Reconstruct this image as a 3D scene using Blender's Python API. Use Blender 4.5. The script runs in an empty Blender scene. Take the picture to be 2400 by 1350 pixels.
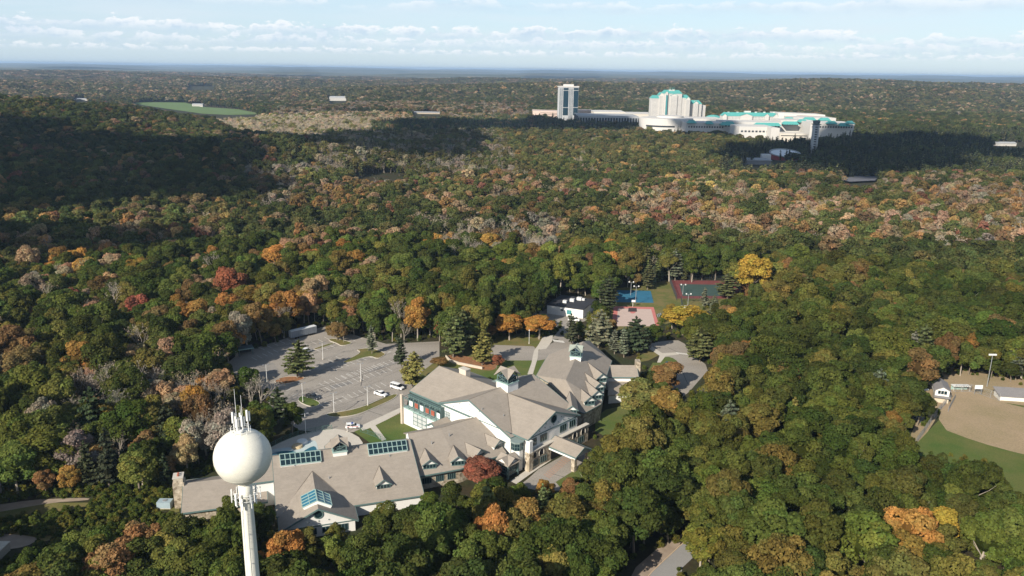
import bpy, math, random
import numpy as np
from mathutils import Vector
C = bpy.context.scene.collection
scn = bpy.context.scene
random.seed(7); rng = np.random.default_rng(11)

# ------------------------------------------------------------------ camera
F = 1867.0; H = 120.0; PITCH = math.atan(512 / F); ROLL = math.atan(34 / 2400)
cam = bpy.data.cameras.new("camera"); cam.sensor_width = 36; cam.lens = 36 * F / 2400
cam.clip_start = 1.0; cam.clip_end = 80000
co = bpy.data.objects.new("camera", cam); C.objects.link(co); scn.camera = co
from mathutils import Matrix
co.matrix_world = Matrix.Translation((0, 0, H)) @ Matrix.Rotation(math.pi / 2 - PITCH, 4, 'X') @ Matrix.Rotation(ROLL, 4, 'Z')

# ------------------------------------------------------------------ light
SUN_AZ = math.radians(55); SUN_EL = math.radians(30)      # shadows fall towards SUN_AZ
w = bpy.data.worlds.new("World"); scn.world = w; w.use_nodes = True
nt = w.node_tree; nt.nodes.clear()
def N(t, **k):
    n = nt.nodes.new(t)
    for a, b in k.items(): setattr(n, a, b)
    return n
def L(a, b): nt.links.new(a, b)
def M(op, a, b=None, c=None):
    n = N('ShaderNodeMath', operation=op)
    for i, v in enumerate((a, b, c)):
        if v is None: continue
        if isinstance(v, (int, float)): n.inputs[i].default_value = v
        else: L(v, n.inputs[i])
    return n.outputs[0]
def ramp(v, a, b):
    n = N('ShaderNodeMapRange', interpolation_type='SMOOTHSTEP'); L(v, n.inputs[0])
    n.inputs[1].default_value = a; n.inputs[2].default_value = b
    return n.outputs[0]
def mixc(f, a, b):
    n = N('ShaderNodeMix', data_type='RGBA')
    if isinstance(f, (int, float)): n.inputs[0].default_value = f
    else: L(f, n.inputs[0])
    for i, v in ((6, a), (7, b)):
        if isinstance(v, tuple): n.inputs[i].default_value = (*v, 1)
        else: L(v, n.inputs[i])
    return n.outputs[2]
sky = N('ShaderNodeTexSky', sky_type='NISHITA', sun_disc=False)
sky.sun_elevation = SUN_EL; sky.sun_rotation = math.radians(215); sky.altitude = 100
sky.air_density = 1.0; sky.dust_density = 0.6; sky.ozone_density = 1.5
tc = N('ShaderNodeTexCoord'); sep = N('ShaderNodeSeparateXYZ'); L(tc.outputs['Generated'], sep.inputs[0])
X, Y, Z = sep.outputs
zc = M('MAXIMUM', Z, 0.0)
def noise(vec, scale, detail=6, rough=0.55):
    n = N('ShaderNodeTexNoise'); L(vec, n.inputs['Vector'])
    n.inputs['Scale'].default_value = scale; n.inputs['Detail'].default_value = detail; n.inputs['Roughness'].default_value = rough
    return n.outputs[0]
def comb(x, y, z):
    n = N('ShaderNodeCombineXYZ')
    for i, v in enumerate((x, y, z)):
        if isinstance(v, (int, float)): n.inputs[i].default_value = v
        else: L(v, n.inputs[i])
    return n.outputs[0]
# high streaky layer in perspective
inv = M('DIVIDE', 1.0, M('ADD', zc, 0.05))
pl = comb(M('MULTIPLY', X, inv), M('MULTIPLY', Y, inv), 0.3)
layer = M('MULTIPLY', ramp(noise(pl, 0.42, 8, 0.58), 0.40, 0.68), ramp(zc, 0.012, 0.05))
# banks of heaped cloud low over the horizon: ragged bright tops, flat bluish bases
az = N('ShaderNodeMath', operation='ARCTAN2'); L(X, az.inputs[0]); L(Y, az.inputs[1]); AZ = az.outputs[0]
def bank(seed, top, base, fa, amp, thick):
    prof = noise(comb(M('MULTIPLY', AZ, fa), seed, 0.0), 1.0, 7, 0.62)
    gate = ramp(noise(comb(M('MULTIPLY', AZ, fa * .28), seed + 5.0, 0.0), 1.0, 3, 0.5), 0.26, 0.52)
    edge = M('ADD', base, M('MULTIPLY', M('MULTIPLY', M('SUBTRACT', prof, 0.22), amp), gate))
    det = noise(comb(M('MULTIPLY', AZ, fa * 3.2), M('MULTIPLY', Z, fa * 7.0), seed), 1.0, 6, 0.6)
    edge = M('ADD', edge, M('MULTIPLY', M('SUBTRACT', det, 0.5), amp * .9))
    up = ramp(M('SUBTRACT', edge, Z), 0.0, 0.0035)
    dn = ramp(M('SUBTRACT', Z, M('SUBTRACT', base, M('MULTIPLY', det, thick))), 0.0, thick)
    cover = M('MULTIPLY', up, dn)
    bright = M('MULTIPLY', M('SUBTRACT', 1.0, ramp(M('SUBTRACT', edge, Z), 0.002, 0.014)), ramp(det, 0.36, 0.56))
    return cover, bright
skyc = N('ShaderNodeMix', data_type='RGBA', blend_type='MULTIPLY'); skyc.inputs[0].default_value = 1
L(sky.outputs[0], skyc.inputs[6]); skyc.inputs[7].default_value = (1.0, 1.0, 1.0, 1)
hor = M('SUBTRACT', 1.0, ramp(zc, 0.10, 0.45))
pale = mixc(M('MULTIPLY_ADD', hor, 0.56, 0.06), skyc.outputs[2], (6.6, 8.7, 10.6))
c1 = mixc(M('MULTIPLY', layer, M('MULTIPLY_ADD', hor, 0.25, 0.22)), pale, (7.4, 8.2, 9.0))
c2 = c1
for seed, top, base, fa, amp, thick, op in ((1.0, 0, .0255, 16.0, .036, .022, .75), (9.0, 0, .037, 11.0, .042, .022, .8), (17.0, 0, .017, 26.0, .020, .010, .65), (31.0, 0, .070, 9.0, .03, .02, .5)):
    cover, bright = bank(seed, top, base, fa, amp, thick)
    c2 = mixc(M('MULTIPLY', cover, op), c2, mixc(bright, (5.6, 7.0, 8.5), (9.7, 9.8, 10.1)))
bg = N('ShaderNodeBackground'); L(c2, bg.inputs[0]); bg.inputs[1].default_value = 0.075
wo = N('ShaderNodeOutputWorld'); L(bg.outputs[0], wo.inputs[0])

sd = bpy.data.lights.new("sun", 'SUN'); sd.energy = 5.0; sd.angle = math.radians(0.5); sd.color = (1.0, 0.92, 0.79)
so = bpy.data.objects.new("sun", sd); C.objects.link(so)
sdir = Vector((math.cos(SUN_AZ) * math.cos(SUN_EL), math.sin(SUN_AZ) * math.cos(SUN_EL), -math.sin(SUN_EL)))
so.rotation_euler = sdir.to_track_quat('-Z', 'Y').to_euler()
scn.view_settings.view_transform = 'Standard'; scn.view_settings.look = 'None'
scn.view_settings.exposure = 0.5; scn.view_settings.gamma = 1.0; scn.view_settings.use_curve_mapping = False
scn.cycles.use_denoising = True
scn.cycles.max_bounces = 6; scn.cycles.diffuse_bounces = 3; scn.cycles.volume_bounces = 1
scn.cycles.transparent_max_bounces = 6

# ------------------------------------------------------------------ projection helpers (photo measurements -> metres)
def ray(x, y):
    a = x - 1200; b = 675 - y; c, s = math.cos(ROLL), math.sin(ROLL)
    a2 = a * c - b * s; b2 = a * s + b * c
    return np.array([a2, F * math.cos(PITCH) + b2 * math.sin(PITCH), -F * math.sin(PITCH) + b2 * math.cos(PITCH)])
def px(x, y, z=0.0):
    d = ray(x, y); t = (z - H) / d[2]
    return np.array([d[0] * t, d[1] * t, z])
def proj(P):
    P = np.atleast_2d(np.asarray(P, float)) - [0, 0, H]
    fy = P[:, 1] * math.cos(PITCH) - P[:, 2] * math.sin(PITCH); up = P[:, 1] * math.sin(PITCH) + P[:, 2] * math.cos(PITCH)
    fy = np.maximum(fy, 1e-3); a2 = P[:, 0] / fy * F; b2 = up / fy * F
    c, s = math.cos(ROLL), math.sin(ROLL)
    return np.stack([1200 + a2 * c + b2 * s, 675 - (-a2 * s + b2 * c), fy], 1)
def onplane(x, y, p, n):
    d = ray(x, y); o = np.array([0, 0, H]); t = np.dot(p - o, n) / np.dot(d, n)
    return o + d * t
def height_for(x, y, ytop):
    b = px(x, y); lo, hi = 0, 200
    for _ in range(40):
        m = (lo + hi) / 2
        if proj([b[0], b[1], m])[0][1] > ytop: lo = m
        else: hi = m
    return lo

# ------------------------------------------------------------------ materials
MATS = {}
def mat(name, col, rough=0.85, var=0.12, scale=0.6, bump=0.0, metal=0.0, spec=0.3, scale2=None, streak=None):
    if name in MATS: return MATS[name]
    m = bpy.data.materials.new(name); m.use_nodes = True; t = m.node_tree; b = t.nodes['Principled BSDF']
    b.inputs['Roughness'].default_value = rough; b.inputs['Metallic'].default_value = metal
    b.inputs['Specular IOR Level'].default_value = spec
    g = t.nodes.new('ShaderNodeNewGeometry'); mp = t.nodes.new('ShaderNodeMapping')
    t.links.new(g.outputs['Position'], mp.inputs[0])
    if streak: mp.inputs['Rotation'].default_value = (0, 0, -math.radians(streak)); mp.inputs['Scale'].default_value = (0.12, 1, 1)
    n1 = t.nodes.new('ShaderNodeTexNoise'); n1.inputs['Scale'].default_value = scale; n1.inputs['Detail'].default_value = 6; n1.inputs['Roughness'].default_value = .6
    t.links.new(mp.outputs[0], n1.inputs['Vector'])
    n2 = t.nodes.new('ShaderNodeTexNoise'); n2.inputs['Scale'].default_value = scale2 or scale * 9; n2.inputs['Detail'].default_value = 3
    t.links.new(g.outputs['Position'], n2.inputs['Vector'])
    ad = t.nodes.new('ShaderNodeMath'); ad.operation = 'ADD'; t.links.new(n1.outputs[0], ad.inputs[0]); t.links.new(n2.outputs[0], ad.inputs[1])
    mr = t.nodes.new('ShaderNodeMapRange'); mr.inputs[1].default_value = .65; mr.inputs[2].default_value = 1.35
    mr.inputs[3].default_value = 1 - var; mr.inputs[4].default_value = 1 + var; t.links.new(ad.outputs[0], mr.inputs[0])
    mx = t.nodes.new('ShaderNodeVectorMath'); mx.operation = 'SCALE'; mx.inputs[0].default_value = col; t.links.new(mr.outputs[0], mx.inputs['Scale'])
    t.links.new(mx.outputs[0], b.inputs['Base Color'])
    if bump:
        bp = t.nodes.new('ShaderNodeBump'); bp.inputs['Strength'].default_value = bump; bp.inputs['Distance'].default_value = .1
        t.links.new(n2.outputs[0], bp.inputs['Height']); t.links.new(bp.outputs[0], b.inputs['Normal'])
    MATS[name] = m; return m
def mat2(name, ca, cb, scale=0.08, lo=.42, hi=.58, rough=.95, fine=0.25, fs=1.2):
    """two-colour ground material with fine grain"""
    m = bpy.data.materials.new(name); m.use_nodes = True; t = m.node_tree; b = t.nodes['Principled BSDF']
    b.inputs['Roughness'].default_value = rough; b.inputs['Specular IOR Level'].default_value = .15
    g = t.nodes.new('ShaderNodeNewGeometry')
    n1 = t.nodes.new('ShaderNodeTexNoise'); n1.inputs['Scale'].default_value = scale; n1.inputs['Detail'].default_value = 8; n1.inputs['Roughness'].default_value = .65
    n2 = t.nodes.new('ShaderNodeTexNoise'); n2.inputs['Scale'].default_value = fs; n2.inputs['Detail'].default_value = 5; n2.inputs['Roughness'].default_value = .7
    for n in (n1, n2): t.links.new(g.outputs['Position'], n.inputs['Vector'])
    mr = t.nodes.new('ShaderNodeMapRange'); mr.inputs[1].default_value = lo; mr.inputs[2].default_value = hi; t.links.new(n1.outputs[0], mr.inputs[0])
    mx = t.nodes.new('ShaderNodeMix'); mx.data_type = 'RGBA'; mx.inputs[6].default_value = (*ca, 1); mx.inputs[7].default_value = (*cb, 1); t.links.new(mr.outputs[0], mx.inputs[0])
    m2 = t.nodes.new('ShaderNodeMapRange'); m2.inputs[1].default_value = .3; m2.inputs[2].default_value = .7; m2.inputs[3].default_value = 1 - fine; m2.inputs[4].default_value = 1 + fine
    t.links.new(n2.outputs[0], m2.inputs[0])
    sc = t.nodes.new('ShaderNodeVectorMath'); sc.operation = 'SCALE'; t.links.new(mx.outputs[2], sc.inputs[0]); t.links.new(m2.outputs[0], sc.inputs['Scale'])
    t.links.new(sc.outputs[0], b.inputs['Base Color']); MATS[name] = m; return m
def shingle_mat():
    """asphalt shingles: fine tab-sized tone changes, soft weathering"""
    m = bpy.data.materials.new("roof_shingle"); m.use_nodes = True; t = m.node_tree; b = t.nodes['Principled BSDF']
    b.inputs['Roughness'].default_value = .95; b.inputs['Specular IOR Level'].default_value = .1
    g = t.nodes.new('ShaderNodeNewGeometry')
    v = t.nodes.new('ShaderNodeTexVoronoi'); v.inputs['Scale'].default_value = 1.6; t.links.new(g.outputs['Position'], v.inputs['Vector'])
    n1 = t.nodes.new('ShaderNodeTexNoise'); n1.inputs['Scale'].default_value = .22; n1.inputs['Detail'].default_value = 6; t.links.new(g.outputs['Position'], n1.inputs['Vector'])
    mp = t.nodes.new('ShaderNodeMapping'); mp.inputs['Scale'].default_value = (.25, .25, 5.0); t.links.new(g.outputs['Position'], mp.inputs[0])
    n2 = t.nodes.new('ShaderNodeTexNoise'); n2.inputs['Scale'].default_value = 1.0; n2.inputs['Detail'].default_value = 4; t.links.new(mp.outputs[0], n2.inputs['Vector'])
    sv = t.nodes.new('ShaderNodeSeparateColor'); t.links.new(v.outputs['Color'], sv.inputs[0])
    a = t.nodes.new('ShaderNodeMath'); a.operation = 'MULTIPLY_ADD'; t.links.new(sv.outputs[0], a.inputs[0]); a.inputs[1].default_value = .10; a.inputs[2].default_value = .73
    b2 = t.nodes.new('ShaderNodeMath'); b2.operation = 'MULTIPLY_ADD'; t.links.new(n1.outputs[0], b2.inputs[0]); b2.inputs[1].default_value = .30; t.links.new(a.outputs[0], b2.inputs[2])
    c2 = t.nodes.new('ShaderNodeMath'); c2.operation = 'MULTIPLY_ADD'; t.links.new(n2.outputs[0], c2.inputs[0]); c2.inputs[1].default_value = .22; t.links.new(b2.outputs[0], c2.inputs[2])
    sc = t.nodes.new('ShaderNodeVectorMath'); sc.operation = 'SCALE'; sc.inputs[0].default_value = (.282, .246, .208); t.links.new(c2.outputs[0], sc.inputs['Scale'])
    t.links.new(sc.outputs[0], b.inputs['Base Color']); MATS['roof_shingle'] = m; return m
def stone_mat():
    m = bpy.data.materials.new("field_stone"); m.use_nodes = True; t = m.node_tree; b = t.nodes['Principled BSDF']; b.inputs['Roughness'].default_value = .9
    g = t.nodes.new('ShaderNodeNewGeometry'); v = t.nodes.new('ShaderNodeTexVoronoi'); v.inputs['Scale'].default_value = 1.3; t.links.new(g.outputs['Position'], v.inputs['Vector'])
    cr = t.nodes.new('ShaderNodeValToRGB'); cr.color_ramp.elements[0].color = (.20, .16, .11, 1); cr.color_ramp.elements[1].color = (.52, .45, .35, 1)
    sv = t.nodes.new('ShaderNodeSeparateColor'); t.links.new(v.outputs['Color'], sv.inputs[0]); t.links.new(sv.outputs[0], cr.inputs[0])
    t.links.new(cr.outputs[0], b.inputs['Base Color'])
    bp = t.nodes.new('ShaderNodeBump'); bp.inputs['Distance'].default_value = .08; t.links.new(v.outputs['Distance'], bp.inputs['Height']); t.links.new(bp.outputs[0], b.inputs['Normal'])
    MATS['stone'] = m; return m
def foliage_mat(name="foliage"):
    m = bpy.data.materials.new(name); m.use_nodes = True; t = m.node_tree; t.nodes.clear()
    at = t.nodes.new('ShaderNodeAttribute'); at.attribute_type = 'INSTANCER'; at.attribute_name = 'tint'
    a2 = t.nodes.new('ShaderNodeAttribute'); a2.attribute_name = 'leafv'
    hs = t.nodes.new('ShaderNodeSeparateColor'); t.links.new(a2.outputs['Color'], hs.inputs[0])
    sc = t.nodes.new('ShaderNodeVectorMath'); sc.operation = 'SCALE'; t.links.new(at.outputs['Color'], sc.inputs[0]); t.links.new(hs.outputs[0], sc.inputs['Scale'])
    mx = t.nodes.new('ShaderNodeMix'); mx.data_type = 'RGBA'; mx.blend_type = 'MULTIPLY'; mx.inputs[0].default_value = 1
    cb = t.nodes.new('ShaderNodeCombineColor'); t.links.new(hs.outputs[1], cb.inputs[0]); cb.inputs[1].default_value = 1; cb.inputs[2].default_value = 1
    t.links.new(sc.outputs[0], mx.inputs[6]); t.links.new(cb.outputs[0], mx.inputs[7])
    d = t.nodes.new('ShaderNodeBsdfDiffuse'); tr = t.nodes.new('ShaderNodeBsdfTranslucent')
    t.links.new(mx.outputs[2], d.inputs[0]); t.links.new(mx.outputs[2], tr.inputs[0])
    ms = t.nodes.new('ShaderNodeMixShader'); ms.inputs[0].default_value = .26; t.links.new(d.outputs[0], ms.inputs[1]); t.links.new(tr.outputs[0], ms.inputs[2])
    o = t.nodes.new('ShaderNodeOutputMaterial'); t.links.new(ms.outputs[0], o.inputs[0]); MATS[name] = m; return m
shingle_mat(); stone_mat(); FOL = foliage_mat()
ROOF = MATS['roof_shingle']; STONE = MATS['stone']
WHITE = mat("white_stucco", (.72, .71, .68), .8, .05, .4)
GREYW = mat("pale_grey_stucco", (.66, .68, .70), .8, .05, .4)
TEALT = mat("green_grey_trim", (.11, .17, .165), .55, .08, 1)
TEALL = mat("light_teal_trim", (.30, .42, .39), .5, .08, 1)
GLASSD = mat("dark_window_glass", (.012, .028, .035), .12, .2, .8, spec=.6)
GLASSB = mat("blue_skylight_glass", (.02, .13, .20), .15, .35, .5, spec=.6)
ASPH = mat("weathered_asphalt", (.29, .262, .23), .95, .26, .10, scale2=2.0, streak=31)
ASPHD = mat("road_asphalt", (.27, .265, .26), .95, .10, .15, scale2=3)
CONC = mat("concrete", (.50, .46, .40), .9, .10, .5)
PAINT = mat("white_road_paint", (.62, .60, .56), .8, .18, 1.2)
BARK = mat("bark", (.20, .165, .125), .95, .2, 2)
BARKP = mat("pale_bark", (.36, .315, .26), .95, .2, 2)
DARKI = mat("interior_shade_black", (.02, .02, .02), .9)  # near-black painted on solid faces as the shade of an interior
TANKW = mat("cream_tank_paint", (.70, .675, .59), .5, .09, .5, spec=.35)
METAL = mat("galvanised_metal", (.36, .37, .38), .5, .1, 1, metal=.4)
WPAINT = mat("white_metal_paint", (.74, .74, .72), .45, .05, 1)
BLACKR = mat("black_rubber", (.02, .02, .02), .8)
SOIL = mat2("pine_needle_bed", (.30, .14, .07), (.22, .12, .06), .5)
GRASS = mat2("mown_grass", (.070, .115, .026), (.135, .135, .045), .06, .38, .66, fine=.3, fs=2.5)
GRASSD = mat2("dry_grass", (.17, .14, .055), (.11, .12, .035), .12, fine=.22, fs=2)
DIRT = mat2("infield_dirt", (.36, .27, .18), (.28, .225, .13), .05, .35, .65, fine=.22, fs=1.5)
FLOOR = mat2("leaf_litter", (.045, .036, .02), (.035, .042, .018), .06, fine=.35, fs=.8)
PATH = mat2("gravel_path", (.34, .27, .21), (.28, .22, .17), .3, fine=.15)

# ------------------------------------------------------------------ mesh builder
def tag(o, label=None, cat=None, group=None, kind=None):
    if label: o['label'] = label
    if cat: o['category'] = cat
    if group: o['group'] = group
    if kind: o['kind'] = kind
    return o
def empty(name, loc, label, cat, group=None):
    o = bpy.data.objects.new(name, None); C.objects.link(o); o.location = loc; o.empty_display_size = .5
    return tag(o, label, cat, group)
def rootloc(p):
    while p and p.parent: p = p.parent
    return np.array(p.location) if p else np.zeros(3)
class MB:
    def __init__(s): s.v = []; s.f = []
    def poly(s, *pts):
        n = len(s.v); s.v += [tuple(map(float, p)) for p in pts]; s.f.append(tuple(range(n, n + len(pts)))); return s
    def prism(s, pts, z0, z1):
        n = len(s.v); k = len(pts)
        s.v += [(float(p[0]), float(p[1]), z0) for p in pts] + [(float(p[0]), float(p[1]), z1) for p in pts]
        s.f.append(tuple(range(n + k - 1, n - 1, -1))); s.f.append(tuple(range(n + k, n + 2 * k)))
        for i in range(k): j = (i + 1) % k; s.f.append((n + i, n + j, n + k + j, n + k + i))
        return s
    def slab(s, pts, t=.25):
        """roof facet with thickness, pts on top"""
        pts = [np.array(p, float) for p in pts]; n = len(s.v); k = len(pts)
        s.v += [tuple(p) for p in pts] + [tuple(p - [0, 0, t]) for p in pts]
        s.f.append(tuple(range(n, n + k))); s.f.append(tuple(range(n + 2 * k - 1, n + k - 1, -1)))
        for i in range(k): j = (i + 1) % k; s.f.append((n + i, n + k + i, n + k + j, n + j))
        return s
    def obox(s, c, a, b, ha, hb, z0, z1):
        """box centred at c (xy) along unit axes a,b"""
        c = np.array(c[:2], float); P = [c + a * i * ha + b * j * hb for i, j in ((-1, -1), (1, -1), (1, 1), (-1, 1))]
        return s.prism(P, z0, z1)
    def box(s, x0, x1, y0, y1, z0, z1): return s.prism([(x0, y0), (x1, y0), (x1, y1), (x0, y1)], z0, z1)
    def hexa(s, P):
        n = len(s.v); s.v += [tuple(map(float, p)) for p in P]
        for f in ((3, 2, 1, 0), (4, 5, 6, 7), (0, 1, 5, 4), (1, 2, 6, 5), (2, 3, 7, 6), (3, 0, 4, 7)): s.f.append(tuple(n + i for i in f))
        return s
    def bar(s, p, q, r=.05, r2=None, k=4):
        p = np.array(p, float); q = np.array(q, float); d = q - p; l = np.linalg.norm(d)
        if l < 1e-6: return s
        d /= l; a = np.cross(d, [0, 0, 1.0] if abs(d[2]) < .9 else [1.0, 0, 0]); a /= np.linalg.norm(a); b = np.cross(d, a)
        r2 = r if r2 is None else r2; n = len(s.v)
        for c_, rr in ((p, r), (q, r2)):
            for i in range(k):
                t = 2 * math.pi * (i + .5) / k; s.v.append(tuple(c_ + (a * math.cos(t) + b * math.sin(t)) * rr))
        for i in range(k): j = (i + 1) % k; s.f.append((n + i, n + j, n + k + j, n + k + i))
        s.f.append(tuple(range(n + k - 1, n - 1, -1))); s.f.append(tuple(range(n + k, n + 2 * k))); return s
    def lathe(s, prof, c=(0, 0), k=48):
        n = len(s.v); m = len(prof)
        for r, z in prof:
            for i in range(k): t = 2 * math.pi * i / k; s.v.append((c[0] + r * math.cos(t), c[1] + r * math.sin(t), z))
        for a in range(m - 1):
            for i in range(k): j = (i + 1) % k; s.f.append((n + a * k + i, n + a * k + j, n + (a + 1) * k + j, n + (a + 1) * k + i))
        return s
    def add(s, o):
        n = len(s.v); s.v += o.v; s.f += [tuple(i + n for i in f) for f in o.f]; return s
    def mesh(s, name, m, off=None):
        me = bpy.data.meshes.new(name); V = np.array(s.v)
        if off is not None: V = V - off
        me.from_pydata(V.tolist(), [], s.f); me.materials.append(m); me.update(); return me
    def build(s, name, m, parent=None, smooth=False, origin=None):
        off = rootloc(parent) if parent else (np.array(origin, float) if origin is not None else np.zeros(3))
        o = bpy.data.objects.new(name, s.mesh(name, m, off)); C.objects.link(o)
        if smooth: o.data.polygons.foreach_set('use_smooth', [True] * len(o.data.polygons))
        if parent: o.parent = parent
        elif origin is not None: o.location = origin
        return o
def copy_tree(o, parent=None):
    c = o.copy(); C.objects.link(c)
    if parent: c.parent = parent
    for ch in o.children: copy_tree(ch, c)
    return c
def sheet(name, pts, z, m, kind='structure', label=None, cat=None, parent=None):
    """flat ground patch from a photo outline"""
    P = [px(x, y, 0) for x, y in pts]; b = MB(); b.poly(*[(p[0], p[1], z) for p in P])
    o = b.build(name, m, parent)
    if not parent: tag(o, label, cat, kind=kind)
    return o
def smooth_poly(pts, it=2):
    for _ in range(it):
        q = []
        for i in range(len(pts)):
            a, b = np.array(pts[i], float), np.array(pts[(i + 1) % len(pts)], float)
            q += [tuple(a * .75 + b * .25), tuple(a * .25 + b * .75)]
        pts = q
    return pts

# ------------------------------------------------------------------ terrain
HILLS = [(-1020, 1380, 290, 270, 50), (-283, 960, 105, 90, 24), (300, 3250, 400, 380, 50), (-450, 3300, 380, 300, 24),
         (1120, 3900, 420, 450, 46), (1750, 4600, 450, 420, 58), (1650, 3300, 480, 300, 44), (2600, 4100, 520, 420, 56),
         (-2200, 3400, 600, 420, 22), (-1500, 4600, 500, 420, 26), (900, 5600, 800, 400, 30), (-300, 5600, 600, 400, 26),
         (-3200, 5600, 900, 500, 34), (2300, 2600, 420, 300, 20)]
def sstep(a, b, x): t = np.clip((x - a) / (b - a), 0, 1); return t * t * (3 - 2 * t)
_ph = rng.uniform(0, 6.28, (14, 2)); _fr = [(.0009, .0007), (.0013, -.0006), (-.0005, .0016), (.0021, .0013), (-.0017, .0024), (.0031, -.0019), (.0008, .0034)]
def wav(x, y):
    s = 0
    for i, (a, b) in enumerate(_fr): s = s + np.sin(a * x + b * y + _ph[i, 0] + 1.3 * np.sin(b * x * .7 - a * y * .6 + _ph[i, 1])) / (1 + i * .35)
    return s / 3.2
def ground_h(x, y):
    x = np.asarray(x, float); y = np.asarray(y, float); d = np.hypot(x, y); z = np.zeros_like(d)
    for cx, cy, sx, sy, h in HILLS: z = z + h * np.exp(-((x - cx) / sx) ** 2 / 2 - ((y - cy) / sy) ** 2 / 2) * sstep(450, 700, d)
    far = sstep(2900, 6500, d)
    z = z + far * (14 + 24 * wav(x, y)) + sstep(6500, 12000, d) * (14 + 44 * wav(x * .8 + 900, y * .6)) + sstep(12000, 30000, d) * (52 + 34 * wav(x * .5 + 5000, y * .35))
    z = z + sstep(1000, 1400, d) * (1 - sstep(2000, 2400, d) * 0) * .8 * (wav(x * 3, y * 3) + .9)
    return np.maximum(z, 0)
def polar(name, radii, angs, m, drop=0.0, close=False):
    V = []; Fc = []; na = len(angs)
    for r in radii:
        xs = r * np.sin(angs); ys = r * np.cos(angs); zs = ground_h(xs, ys) - drop
        V += list(zip(xs.tolist(), ys.tolist(), zs.tolist()))
    for i in range(len(radii) - 1):
        for j in range(na - 1): Fc.append((i * na + j, i * na + j + 1, (i + 1) * na + j + 1, (i + 1) * na + j))
    me = bpy.data.meshes.new(name); me.from_pydata(V, [], Fc); me.materials.append(m); me.update()
    me.polygons.foreach_set('use_smooth', [True] * len(Fc))
    o = bpy.data.objects.new(name, me); C.objects.link(o); tag(o, kind='structure'); return o
angs = np.concatenate([np.radians(np.arange(-180, -44, 4.0)), np.radians(np.arange(-44, 44, .5)), np.radians(np.arange(44, 180.1, 4.0))])
radn = np.concatenate([[0.01, 60, 140], np.arange(200, 700, 50), np.arange(700, 5000, 40), np.arange(5000, 5401, 100)])
polar("ground", radn, angs, FLOOR)
FARM = mat2("far_woodland", (.045, .060, .028), (.135, .118, .062), .0016, .38, .64, fine=.5, fs=.012)
polar("distant_hills", np.concatenate([[5390], np.geomspace(5450, 36000, 120)]), angs, FARM, drop=.5)

# ------------------------------------------------------------------ the lodge (clubhouse)
lodge = empty("lodge_building", tuple(px(1180, 1010, 0)), "sprawling white lodge with taupe shingle roofs, dormers, cupolas and teal trim in the clearing", "building")
def frame(ang, o):
    t = math.radians(ang); return np.array([math.cos(t), math.sin(t)]), np.array([math.sin(t), -math.cos(t)]), np.array(o[:2], float)
class Fr:
    def __init__(s, ang, o): s.a, s.b, s.o = frame(ang, o)
    def P(s, a, b, z): q = s.o + s.a * a + s.b * b; return np.array([q[0], q[1], z])
    def xy(s, a, b): return s.o + s.a * a + s.b * b
FA = Fr(18, px(638, 1070, 10.5)); FB = Fr(47, (0, 223.3))
def block(fr, axis, l0, l1, c0, c1, zr, z0, z1=None, over=.7, base=0.0, wall=WHITE, wall_open=False, t=.3, cr=None, gables=(1, 1)):
    """gable block; ridge runs along `axis` ('a' or 'b') from l0 to l1, eaves at cross positions c0 (height z0) and c1 (z1)"""
    z1 = z0 if z1 is None else z1; cr = (c0 + c1) / 2 if cr is None else cr
    Q = (lambda l, c, z: fr.P(l, c, z)) if axis == 'a' else (lambda l, c, z: fr.P(c, l, z))
    r = MB(); r.slab([Q(l0, c0, z0), Q(l1, c0, z0), Q(l1, cr, zr), Q(l0, cr, zr)], t)
    r.slab([Q(l0, cr, zr), Q(l1, cr, zr), Q(l1, c1, z1), Q(l0, c1, z1)], t); ro = r.build("roof", ROOF, lodge)
    i0, i1 = l0 + over * gables[0], l1 - over * gables[1]; k0 = (c0 + over) if c0 < c1 else c0 - over; k1 = c1 - over if c0 < c1 else c1 + over
    s0 = (zr - z0) / abs(cr - c0) * over; s1 = (zr - z1) / abs(cr - c1) * over
    b = MB(); e0, e1, er = z0 + s0 - t - .02, z1 + s1 - t - .02, zr - t - .02
    A = [Q(i0, k0, base), Q(i0, k1, base), Q(i0, k1, e1), Q(i0, cr, er), Q(i0, k0, e0)]
    B = [Q(i1, k0, base), Q(i1, k1, base), Q(i1, k1, e1), Q(i1, cr, er), Q(i1, k0, e0)]
    b.poly(*A); b.poly(*B[::-1]); b.poly(A[0], B[0], B[4], A[4]); b.poly(A[1], A[2], B[2], B[1])
    b.build("wall", wall, lodge)
    # fascia and rake boards, in the trim colour, a little proud of the roof edge
    f = MB(); g = MB()
    for c, z, sg in ((c0, z0, -1), (c1, z1, 1)):
        sgn = sg if c0 < c1 else -sg
        f.hexa([Q(l0, c, z - .42), Q(l1, c, z - .42), Q(l1, c + sgn * .12, z - .42), Q(l0, c + sgn * .12, z - .42),
                Q(l0, c, z + .02), Q(l1, c, z + .02), Q(l1, c + sgn * .12, z + .02), Q(l0, c + sgn * .12, z + .02)])
    for l, sg, on in ((l0, -1, gables[0]), (l1, 1, gables[1])):
        if not on: continue
        for c, z in ((c0, z0), (c1, z1)):
            f.hexa([Q(l, c, z - .45), Q(l + sg * .12, c, z - .45), Q(l + sg * .12, cr, zr - .45), Q(l, cr, zr - .45),
                    Q(l, c, z + .03), Q(l + sg * .12, c, z + .03), Q(l + sg * .12, cr, zr + .03), Q(l, cr, zr + .03)])
    f.build("fascia", TEALT, ro)
    return ro
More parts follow.
